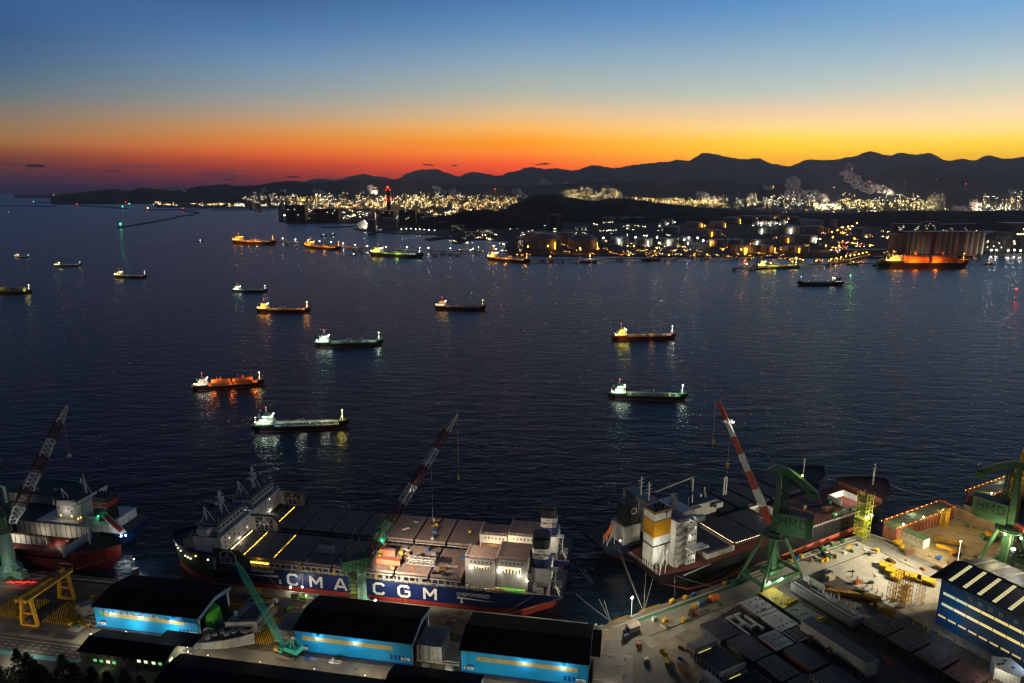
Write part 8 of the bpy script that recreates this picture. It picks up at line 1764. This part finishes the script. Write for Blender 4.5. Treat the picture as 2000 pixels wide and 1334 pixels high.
mb=MB(); mb.bar((1.2,0,5.9),(1.2,33,5.9),.5).bar((4.2,2,5.4),(4.2,26,5.4),.6); mb.build('white_pipe',silv,t_)
for k in range(14):mb=MB(); mb.bar((6.5+(k%2)*.8,2.2+k*2.1,4.4),(6.5+(k%2)*.8,2.2+k*2.1,6.4+(k*7%4)*.7),.5); mb.build('post',lgrey,t_)
mb=MB(); mb.box(8.6,9.4,22,34,4.2,7.6); mb.build('bulkhead',greymat,t_)
for i,(u,v)in enumerate(((268.5,156.5),(268.5,144.5),(268.5,132.5),(268.5,120),(268.5,107.5))):
 rblock(u,u+15,v,v+11,1.6,purp,('farthest','second','third','fourth','nearest')[i]+' maroon deck panel of the row running down before the blue hall',z=5.6,under=mat('dark_green_frame',(.02,.07,.03),.7))
def stands(u,v,n,lbl,du=0,dv=-.8):
 for k in range(n):
  t_=thing('support_stand',lbl,'support stand',RF.w(u+du*k,v+dv*k,4),R_(28),'orange support stands in the dark yard')
  mb=MB(); mb.cyl(0,0,0,1.8,.17,6); mb.build('tube',orangep,t_); mb=MB(); mb.cbox(0,0,0,.6,.6,.08).cbox(0,0,1.8,.4,.4,.1); mb.build('plate',orangep,t_)
stands(258,149,6,'orange stand in the row of six at the end of the shell block'); stands(240.5,139,4,'orange stand in the row of four near the yellow pillar'); stands(258,126,5,'orange stand in the row of five beside the maroon panels'); stands(262,112,3,'orange stand in the row of three at the lower right')
t_=blockthing(RF,186,170,5.2,0,'dark deck block with a pale balcony and lit yellow strip, beside the quay road'); mb=MB(); mb.box(0,13,0,18,0,2.4); mb.build('deck',mat('navy_black_block',(.03,.033,.055),.6,var=.2),t_); mb=MB(); mb.box(0,13,16,20.5,2.4,5); mb.build('house',grey,t_); mb=MB(); mb.box(0,13,0,1.2,2.4,4.4).box(0,13,-1,.1,1.2,1.6); mb.build('balcony',greymat,t_)
mb=MB(); mb.box(2,9,15.6,15.75,2.5,2.7).box(3,9,-1.3,-1.1,1.7,1.9); mb.build('lit_strip',emat('yellow_strip_light','e8e060',.9),t_)
mb=MB()
for k in range(8):mb.bar((.3+k*1.75,-.9,1.6),(.3+k*1.75,-.9,2.8),.12).bar((-.4,1+k*2.2,0),(-.4,1+k*2.2,3.2),.12)
mb.build('rail_post',lgrey,t_)
t_=blockthing(RF,189,155,5,0,'dark ribbed deck block in front of the balcony block'); plate_block(t_,13,13,2.2,slate,8,top=7)
t_=blockthing(RF,183.5,172,4.8,R_(62-90),'grey angled girder block beside the bend of the road');
t_.rotation_euler.z=R_(28+90); mb=MB(); mb.box(-14,4,0,3,0,3.4); mb.build('girder',greymat,t_); mb=MB(); mb.box(-14,2,3.4,6,0,2); mb.build('side_girder',dkgrey,t_)
for k in range(5):mb=MB(); mb.box(-13+k*3.6,-12.7+k*3.6,-.2,0,.1,3.2); mb.build('stiffener',greymat,t_)
t_=blockthing(RF,182,143,4.8,0,'large half round grey tank shell at the bottom, right of the side road'); mb=MB(); mb.extr([(6*math.cos(x),5.2*math.sin(x))for x in[k*math.pi/12 for k in range(13)]],0,9,'y'); mb.build('shell',silv,t_)
mb=MB(); mb.extr([(6.05*math.cos(x),5.25*math.sin(x))for x in[k*math.pi/12 for k in range(13)]],3,3.2,'y'); mb.build('seam',grey,t_)
for k in range(5):mb=MB(); mb.cyl(7.5+k*1.9,8-k*.6,0,7.2,.45,8); mb.build('upright_pipe',lgrey,t_)
t_=blockthing(RF,216,139.5,5.2,0,'block wrapped in pale scaffolding with a lit lower beam, lower middle'); mb=MB(); mb.box(0,9,0,13,0,5); mb.build('structure',dkgrey,t_)
mb=MB()
for k in range(8):
 mb.bar((-1,k*1.8,-.8),(-1,k*1.8,6.2),.14)
 if k<6:mb.bar((k*1.7,-1,-.8),(k*1.7,-1,6.2),.14)
for z in(.4,2.4,4.4,6):mb.bar((-1,0,z),(-1,13,z),.14).bar((0,-1,z),(9,-1,z),.14)
mb.bar((-1.2,-1,-.5),(-1.2,13.4,-.5),.4); mb.build('scaffold',lgrey,t_)
t_=blockthing(RF,201,139,4.8,0,'open grid of pale beams on orange legs near the bottom'); mb=MB()
for k in range(4):mb.bar((k*3.4,0,1.6),(k*3.4,9,1.6),.45);
mb.bar((0,0,1.6),(10.2,0,1.6),.45).bar((0,9,1.6),(10.2,9,1.6),.45).bar((0,4.5,1.6),(10.2,4.5,1.6),.3); mb.build('grid',greymat,t_)
mb=MB()
for x in(0,10.2):
 for y in(0,9):mb.bar((x,y,-.8),(x,y,1.4),.4)
mb.build('support_leg',orangep,t_)
for i,(u,v)in enumerate(((178,160),(177,152),(175,190),(177.5,183),(178,196))):gear(RF,u,v,'scaffold_stack' if i%2 else 'machine',yellow if i!=3 else rustm,('yellow scaffold lying by the kerb at the bottom','second yellow scaffold bundle by the kerb','yellow forklift like machine by the kerb','rusty racks by the kerb','yellow frame heap at the head of the kerb')[i],.4*i,1.3)
t_=blockthing(RF,190,133,4.4,R_(70),'long pale beam lying slantwise near the bottom edge','steel_beam','loose beams','beam'); mb=MB(); mb.box(0,13,0,.6,.4,1.0); mb.build('beam',offwhite,t_); mb=MB(); mb.cbox(2,.3,0,.8,1.6,.4).cbox(11,.3,0,.8,1.6,.4); mb.build('support',orangep,t_)
t_=blockthing(RF,284,112,5.2,R_(-4),'white lit bow shaped block at the lower right corner'); mb=MB(); mb.prism([(0,8),(3,0),(9,1),(12,9),(6,13)],0,5.6); mb.build('shell',mat('pale_block_paint',(.5,.5,.45),.6,var=.15),t_)
for k in range(6):mb=MB(); mb.bar((.4+k*.45,6.8-k*1.15,.3),(.4+k*.45,6.8-k*1.15,5.4),.25); mb.build('stiffener',white,t_)
for x,y in((3.4,8.6),(5.2,8.2),(6.6,5),(8,9)):mb=MB(); mb.cbox(x,y,5.6,1.4,1,.1); mb.build('opening',blackm,t_)
rblock(292,303,100,113,2.6,gg,'flat green grey block beside the white bow shaped one at the right edge')
point('block_fill',RF.w(280,117,13),2600,'fff4dc',.3)  # added fill, no fixture, brightens the white bow block
t_=thing('scaffold_tower','large yellow scaffold cage standing between pale concrete and the blue hall','scaffold',RF.w(299,168,4),R_(28),'scaffold towers'); mb=MB(); yb=mat('rusty_yellow_scaffold',(.42,.22,.02),.7,var=.4)
for X_,Y_,n_ in((0,0,5),(5,0,6),(0,5,4),(5,5,6),(10,-3,4)):
 for k in range(n_):
  z=k*2.5
  for dx,dy in((0,0),(2.6,0),(2.6,2.6),(0,2.6)):mb.bar((X_+dx,Y_+dy,z),(X_+dx,Y_+dy,z+2.5),.16)
  for a,b in(((0,0),(2.6,0)),((2.6,0),(2.6,2.6)),((2.6,2.6),(0,2.6)),((0,2.6),(0,0))):mb.bar((X_+a[0],Y_+a[1],z+2.5),(X_+b[0],Y_+b[1],z+2.5),.14).bar((X_+a[0],Y_+a[1],z),(X_+b[0],Y_+b[1],z+2.5),.11)
mb.build('tubes',yb,t_)
for k in range(4):mb=MB(); mb.box(0,7.6,0,2.6,2.5*(k+1)-.08,2.5*(k+1)+.06); mb.build('platform',yb,t_)
for i,(u,v,L_,rz)in enumerate(((321,191,9,60),(325,184,8,60),(328,178.5,8,62),(323,195.5,7,55),(319,187,5,75))):
 t_=thing('yellow_girder_frame',('long yellow lattice platform on the pale concrete, nearest the white container','yellow lattice platform in the middle of the pile','yellow lattice platform at the right end of the pile','yellow lattice platform at the left end of the pile','small yellow frame on the concrete beside the pile')[i],'steel frame',RF.w(u,v,4.1),R_(28-rz),'yellow lattice platforms on the pale concrete')
 mb=MB(); mb.box(0,L_,0,4.6,1.6,1.85); mb.build('deck',yellow,t_)
 mb=MB();
 for y in(0,4.6):truss(mb,(0,y,.8),(L_,y,.8),1.4,1.4,5,.16)
 mb.build('lattice',yellow,t_)
for i,(u,v,L_,rz)in enumerate(((379,199,15,-62),(371,195,12,-58),(373,190,8,-75))):
 t_=thing('yellow_beam',('farther of two long yellow lifting beams on the tan dock floor','nearer long yellow lifting beam on the tan dock floor','short yellow beam stub below the long ones')[i],'beam',RF.w(u,v,4.2),R_(28+rz),'yellow lifting beams')
 mb=MB(); mb.extr([(0,1.2),(1.6,0),(L_-2.2,0),(L_,.9),(L_-1.2,1.9),(1,2.0)],-.5,.5,'y'); mb.build('beam',yel2,t_)
 for k in range(5):mb=MB(); x=1.6+k*(L_-4)/4; mb.box(x,x+.25,-.75,.75,.05,2.05); mb.build('stiffener',yel2,t_)
t_=thing('site_office','long white two storey site office with green roof and yellow stripe on the right yard','office',RF.w(362.6,196.6,4),R_(118)); mb=MB(); mb.box(0,14.4,0,5.6,0,5.4);
mb.v=[(x,-y,z)for x,y,z in mb.v]; mb.build('wall',mat('warm_white_cladding',(.62,.6,.5),.5,var=.1),t_)
mb=MB(); mb.box(-.2,14.6,-5.8,.2,5.4,5.65); mb.build('roof',mat('green_roof',(.12,.20,.08),.6),t_); mb=MB(); mb.box(0,14.4,.01,.06,2.5,2.8); mb.build('yellow_stripe',yellow,t_)
mb=MB(); mb.box(-.06,-.01,-4.4,-3.4,0,2.1); mb.build('door',greymat,t_)
for k in range(5):mb=MB(); mb.box(1.4+k*2.6,2.4+k*2.6,.01,.05,3.4,4.3); mb.build('window',greymat,t_)
container(RF,289,199.5,4.02,4.2,mat('tan_container',(.45,.36,.24),.6),'tan container box at the left foot of the pale concrete',R_(0),'site containers')
t_=container(RF,295,202,4.02,7.5,greymat,'grey site container with a small window right of the tan one',R_(-4),'site containers')
for i in range(4):
 gear(RF,281+i*2.6,192-i*2.2,'scaffold_stack',yb,('leftmost','second','third','rightmost')[i]+' bundle of rusty yellow tubes behind the dark side block',-.9,1.0,'tube bundles')
for i in range(7):
 t_=thing('rack_post','dark steel stanchion of the long rack beside the pale concrete','stanchion',RF.w(302.5-i*.35,196.5-i*3.0,4),R_(28),'stanchions of the long rack'); mb=MB(); mb.bar((0,0,0),(0,0,2.8),.22); mb.build('post',rustm,t_); mb=MB(); mb.bar((-1.2,0,.8),(1.2,0,.8),.2); mb.build('arm',dkgrey,t_)
for i in range(6):gear(RF,296-i*1.2,186-i*3.3,('bagged_heap','machine','scaffold_stack')[i%3],(rustm,bluem,yb)[i%3],('rusty heap','blue machine','yellow tube bundle','brown heap','dark blue compressor','low yellow stack')[i]+' in the clutter between dark block and pale concrete',i,1.3)
for i in range(7):
 t_=thing('yellow_pillar',('tall','paired','short','thick','leaning','rear','last')[i]+' yellow pillar in the row along the foot of the blue hall','pillar',RF.w(292.5+(i%2)*2.2,158-i*3.4,4),R_(28),'yellow pillars before the blue hall'); mb=MB(); mb.cyl(0,0,0,(4.5,4.2,2,3.2,2.6,3.4,2.4)[i],.4,8); mb.build('pillar',yb,t_); mb=MB(); mb.cbox(0,0,0,1.5,1.5,.3); mb.build('foot',dkgrey,t_)
h4b=mat('deep_blue_cladding',(.01,.085,.22),.5,var=.1,scale=.1); h4d=mat('slate_blue_cladding',(.045,.085,.13),.5,var=.12,scale=.1); r4=mat('dark_purple_roof',(.035,.03,.036),.45,var=.15)
t_=thing('hall','long blue hall with glowing roof light strips and two window bands at the right edge','factory hall',RF.w(303,154.2,4),R_(-62),'blue workshop halls with dark roofs')
L4,W4,h4,zr4,RY=72,38,22.5,26.0,17.5
mb=MB(); mb.box(0,10.5,0,.4,0,h4); mb.build('front_wall',h4b,t_)
mb=MB(); mb.box(10.5,L4,0,.4,0,h4); mb.build('front_wall',h4d,t_)
mb=MB(); mb.box(0,.4,.4,W4,0,h4); mb.build('end_wall',h4b,t_); mb=MB(); mb.extr([(.4,h4),(RY,zr4),(W4,h4)],0,.4); mb.build('gable',h4b,t_)
mb=MB(); mb.box(0,L4,W4-.4,W4,0,h4); mb.build('rear_wall',h4d,t_)
for y0,y1,a,b in((-.8,RY,h4,zr4),(RY,W4+.8,zr4,h4)):
 mb=MB(); mb.hexa([(-.8,y0,a),(L4,y0,a),(L4,y1,b),(-.8,y1,b),(-.8,y0,a+.3),(L4,y0,a+.3),(L4,y1,b+.3),(-.8,y1,b+.3)]); mb.build('roof_slope',r4,t_)
mb=MB(); mb.bar((-.8,RY,zr4+.42),(L4,RY,zr4+.42),.35,.15); mb.build('ridge_cap',lgrey,t_)
mb=MB(); mb.hexa([(-4.4,-2,h4-1.2),(-.1,-1,h4+.1),(-.1,RY,zr4),(-4.4,RY,zr4-1.8),(-4.4,-2,h4-.9),(-.1,-1,h4+.4),(-.1,RY,zr4+.3),(-4.4,RY,zr4-1.5)]); mb.build('end_canopy',roofblk,t_)
rl=emat('roof_light_panel','fff0a8',.62); rl2=mat('rooflight_unlit',(.42,.39,.26),.5,var=.1); wb=emat('window_band_lit','ffe070',.72); wb2=emat('window_band_pale','e0f0b0',.5)
sl=(zr4-h4)/(RY+.8); sl2=(zr4-h4)/(W4+.8-RY)
for k in range(11):
 x=2.5+k*6.1; n_=9
 for q in range(n_):
  y0=.6+q*(RY-1.6)/n_; y1=.6+(q+.86)*(RY-1.6)/n_; za,zb_=h4+(y0+.8)*sl+.33,h4+(y1+.8)*sl+.33
  mb=MB(); mb.hexa([(x,y0,za),(x+1.5,y0,za),(x+1.5,y1,zb_),(x,y1,zb_),(x,y0,za+.06),(x+1.5,y0,za+.06),(x+1.5,y1,zb_+.06),(x,y1,zb_+.06)]); mb.build('roof_light',rl,t_)
 mb=MB(); y0,y1=RY+1,W4-.6; za,zb_=zr4-(y0-RY)*sl2+.34,zr4-(y1-RY)*sl2+.34; mb.hexa([(x,y0,za),(x+1.5,y0,za),(x+1.5,y1,zb_),(x,y1,zb_),(x,y0,za+.06),(x+1.5,y0,za+.06),(x+1.5,y1,zb_+.06),(x,y1,zb_+.06)]); mb.build('roof_light',rl2,t_)
for z0_ in(15.6,10.2):
 for k in range(13):
  x=1.6+k*5.4; mb=MB(); mb.box(x,x+5.1,-.1,-.03,z0_,z0_+1.3); mb.build('window_band',wb2 if k==0 or(k==1 and z0_>12)else wb,t_)
for k in range(16):x=.8+k*4.4; mb=MB(); mb.box(x,x+3.4,-.05,-.01,4.2,5.1); mb.build('base_opening',emat('base_glow','ffd868',.5),t_)
for i,(c,x)in enumerate(zip('정각예안기도',(12,16.2,20.3,24.4,30.2,34.2))):
 mb=MB(); mb.box(x,x+1.6,-.22,-.1,18.6,20.3); mb.build('sign_panel',greymat,t_); text(c,1.35,signt,t_,(x+.15,-.25,18.9),(R_(90),0,0),'sign_character',bold=.02)
spot('hall_roof_light',(12,W4+6,36),(14,W4*.7,24),9000,110,'fff8e8',.5,parent=t_); spot('hall_roof_light',(34,W4+6,36),(34,W4*.7,24),7000,110,'fff8e8',.5,parent=t_)
point('wall_fill',(10,-9,9),1500,'bcd8ff',.4,t_); point('wall_fill',(40,-9,9),900,'bcd8ff',.4,t_)  # added bluish fill on the front wall, no fixture
for i,(u,v,pw,h_)in enumerate(((352.8,150,26000,26),(346,170,16000,22))):
 t_=thing('light_tower',('lamp tower behind the far corner of the blue hall','lamp tower beside the road by the pale concrete')[i],'light tower',RF.w(u,v,4),0,'light towers of the right yard')
 if i==0:
  mb=MB(); truss(mb,(0,0,0),(0,0,h_),1.2,.8,8,.14); mb.build('mast',grey,t_); mb=MB(); mb.cbox(-.2,-.2,h_,1.6,.8,.6); mb.build('lamp',bulb_w,t_)
  spot('tower_light',(-1.4,1.2,h_-.6),RF.w(332,190,4)-RF.w(u,v,4),pw*11,100,'fff0cc',.4,parent=t_)
 else:
  mb=MB(); mb.bar((0,0,0),(0,0,h_),.3); mb.build('mast',grey,t_); mb=MB(); mb.cbox(0,0,h_,1.0,.5,.35); mb.build('lamp',emat('dim_lamp','fff0cc',5),t_); spot('tower_light',(-.9,.6,h_-.4),RF.w(318,195,4)-RF.w(u,v,4),pw*14,95,'fff0cc',.4,parent=t_)
point('yard_light',RF.w(318,221,12),4200,'fff0d0',.4); point('office_light',RF.w(366,190,9),4200,'ffe9a0',.3)
point('dock_floor_light',RF.w(392,196,17),16000,'ffe2a0',.5)
swm=mat('stained_sea_wall',(.22,.17,.11),.9,var=.35,scale=.25,rust=(.1,.07,.04,1),bump=.3)
t_=thing('sea_wall','tall stained concrete wall closing the dock, with dark drips','wall',RF.w(417.5,176,4),R_(118))
for k in range(9):mb=MB(); mb.box(k*4.0+.04,k*4.0+3.96,0,1.2,0,6.4); mb.build('wall_panel',swm,t_)
mb=MB(); mb.box(-.2,36.4,-.3,1.5,6.42,6.8); mb.build('coping',conc,t_); mb=MB(); rail(mb,[(0,.3,6.8),(36,.3,6.8)],1.0,.14,2); mb.build('railing',yellow,t_)
t_=thing('shed','dark roofed shed on the pier behind the left crane house','shed',RF.w(424,203,4),R_(28)); mb=MB(); mb.box(0,14,0,7,-6,7.5); mb.build('wall',greymat,t_); mb=MB(); mb.extr([(-.6,7.5),(3.5,9.2),(7.6,7.5)],-.6,14.6); mb.build('roof',roofblk,t_)
redwall=mat('rusty_red_dock_wall',(.30,.10,.065),.75,var=.3,scale=.15,rust=(.16,.08,.06,1)); gdeck=mat('green_red_deck',(.10,.16,.09),.6,var=.4,scale=.15,rust=(.28,.12,.06,1))
def reddock(ua,ub,va,vb,h,lbl,pw):
 L_=ub-ua; W_=vb-va; t_=thing('floating_dock',lbl,'floating dock',RF.w(ua,va,0),R_(28),'red floating dock sides')
 mb=MB(); mb.prism([(0,0),(L_-2,0),(L_,2),(L_,W_),(4,W_),(0,W_-3)],-1,h-.2); mb.build('side_wall',redwall,t_)
 mb=MB(); mb.prism([(0,0),(L_-2,0),(L_,2),(L_,W_),(4,W_),(0,W_-3)],h-.2,h); mb.build('walkway',gdeck,t_)
 n_=int(L_/3)
 for k in range(2,n_-1):x=k*L_/n_; mb=MB(); mb.box(x,x+1.3,-.06,-.01,h*.45,h-.9); w_=mb.build('recess',blackm,t_); mb=MB(); mb.box(x-.25,x,-.35,0,h*.4,h-.5); mb.build('buttress',redwall,t_)
 mb=MB(); rail(mb,[(0,.3,h),(L_-2,.3,h)],1.2,.18,1.5); rail(mb,[(0,W_-3,h),(4,W_-.3,h),(L_-.3,W_-.3,h),(L_-.3,2,h)],1.2,.18,1.5); mb.build('railing',orangep,t_)
 mb=MB();
 for k in range(int(L_/2.4)):mb.cbox(1+k*2.4,.32 if k%2 else W_-.5,h+.9,.3,.3,.25)
 tag(mb.build('rail_lights',emat('amber_rail_light','ffb040',8),t_),kind='stuff')
 mb=MB()
 for k in range(3):x=L_*(.12+.33*k); mb.ball(x,.9,h+1.6,.4,8,5)
 mb.build('lamp',bulb_w,t_)
 for k in range(3):x=L_*(.12+.33*k); point('walkway_light',(x,1.6+(W_-4)*(k%2),h+2.2),pw,('ffd890','fff0d0','ffc060')[k%3],.3,t_)
 return t_
reddock(358,416,209.5,220,10.5,'red walled floating dock side with glowing walkway, left of the sea wall',900)
reddock(440,520,207,219,12,'second red dock wall with a golden lit walkway, behind the right portal crane',1800)
reddock(520,600,186,198,12,'third red dock wall at the far right edge',1500)
t_=thing('stair_tower','yellow stair tower against the red dock wall','stair tower',RF.w(399,206.5,4),R_(28),'scaffold towers'); mb=MB(); truss(mb,(0,0,0),(0,0,11),3,3,5,.22); mb.build('frame',yellow,t_)
for k in range(5):mb=MB(); mb.box(-1.4,1.4,-1.4,1.0,k*2.2+1,k*2.2+1.12); mb.build('landing',yellow,t_)
for i,(u,v)in enumerate(((408,183),(404,187),(411,188))):gear(RF,u,v,'machine',greenp if i<2 else yellow,('dark green keel block stand below the sea wall','second dark green stand below the sea wall','yellow stand below the sea wall')[i],i,1.6)
for i in range(5):gear(RF,395+i*3,168+(i%2)*5,'bagged_heap',offwhite if i%2 else greenp,('pale','green','white','dark green','last pale')[i]+' heap of scrap under the right portal crane',i,2.0)
# ================================================================ air
m=bpy.data.materials.new('haze_air'); m.use_nodes=True; T=m.node_tree; T.nodes.remove(T.nodes['Principled BSDF'])
v=nd(T,'ShaderNodeVolumePrincipled'); v.inputs['Color'].default_value=(.86,.88,1,1); v.inputs['Density'].default_value=HZ_D; v.inputs['Anisotropy'].default_value=.2
T.links.new(v.outputs[0],T.nodes['Material Output'].inputs['Volume'])
mb=MB(); mb.box(-27200,27200,-27200,HZ_R,-8,HZ_TOP); tag(mb.build('haze',m),kind='stuff')
# ================================================================ labels of look-alikes: by their order in the view
ORD='leftmost,second from left,third from left,fourth from left,fifth from left,sixth from left,seventh from left,eighth from left,ninth from left,tenth from left,eleventh from left,twelfth from left,thirteenth from left'.split(',')
bpy.context.view_layer.update(); gl={}
for o in bpy.data.objects:
 if o.parent is None and 'label' in o and o.type!='LIGHT':gl.setdefault(o['label'],[]).append(o)
def vx(o):p=o.matrix_world.translation; return p.x/max(1,p.y)
for l_,os_ in gl.items():
 if len(os_)>1:
  os_.sort(key=vx); n=len(os_)
  for i,o in enumerate(os_):
   w_=ORD[i]if i<13 and i<=n//2 else('rightmost' if i==n-1 else ORD[n-1-i].replace('left','right').replace('most','most')if n-1-i<13 else 'number %d'%(i+1))
   o['label']=' '.join((l_+', '+w_).split()[:16])if len(l_.split())<=12 else ' '.join(l_.split()[:12]).rstrip(',')+', '+w_
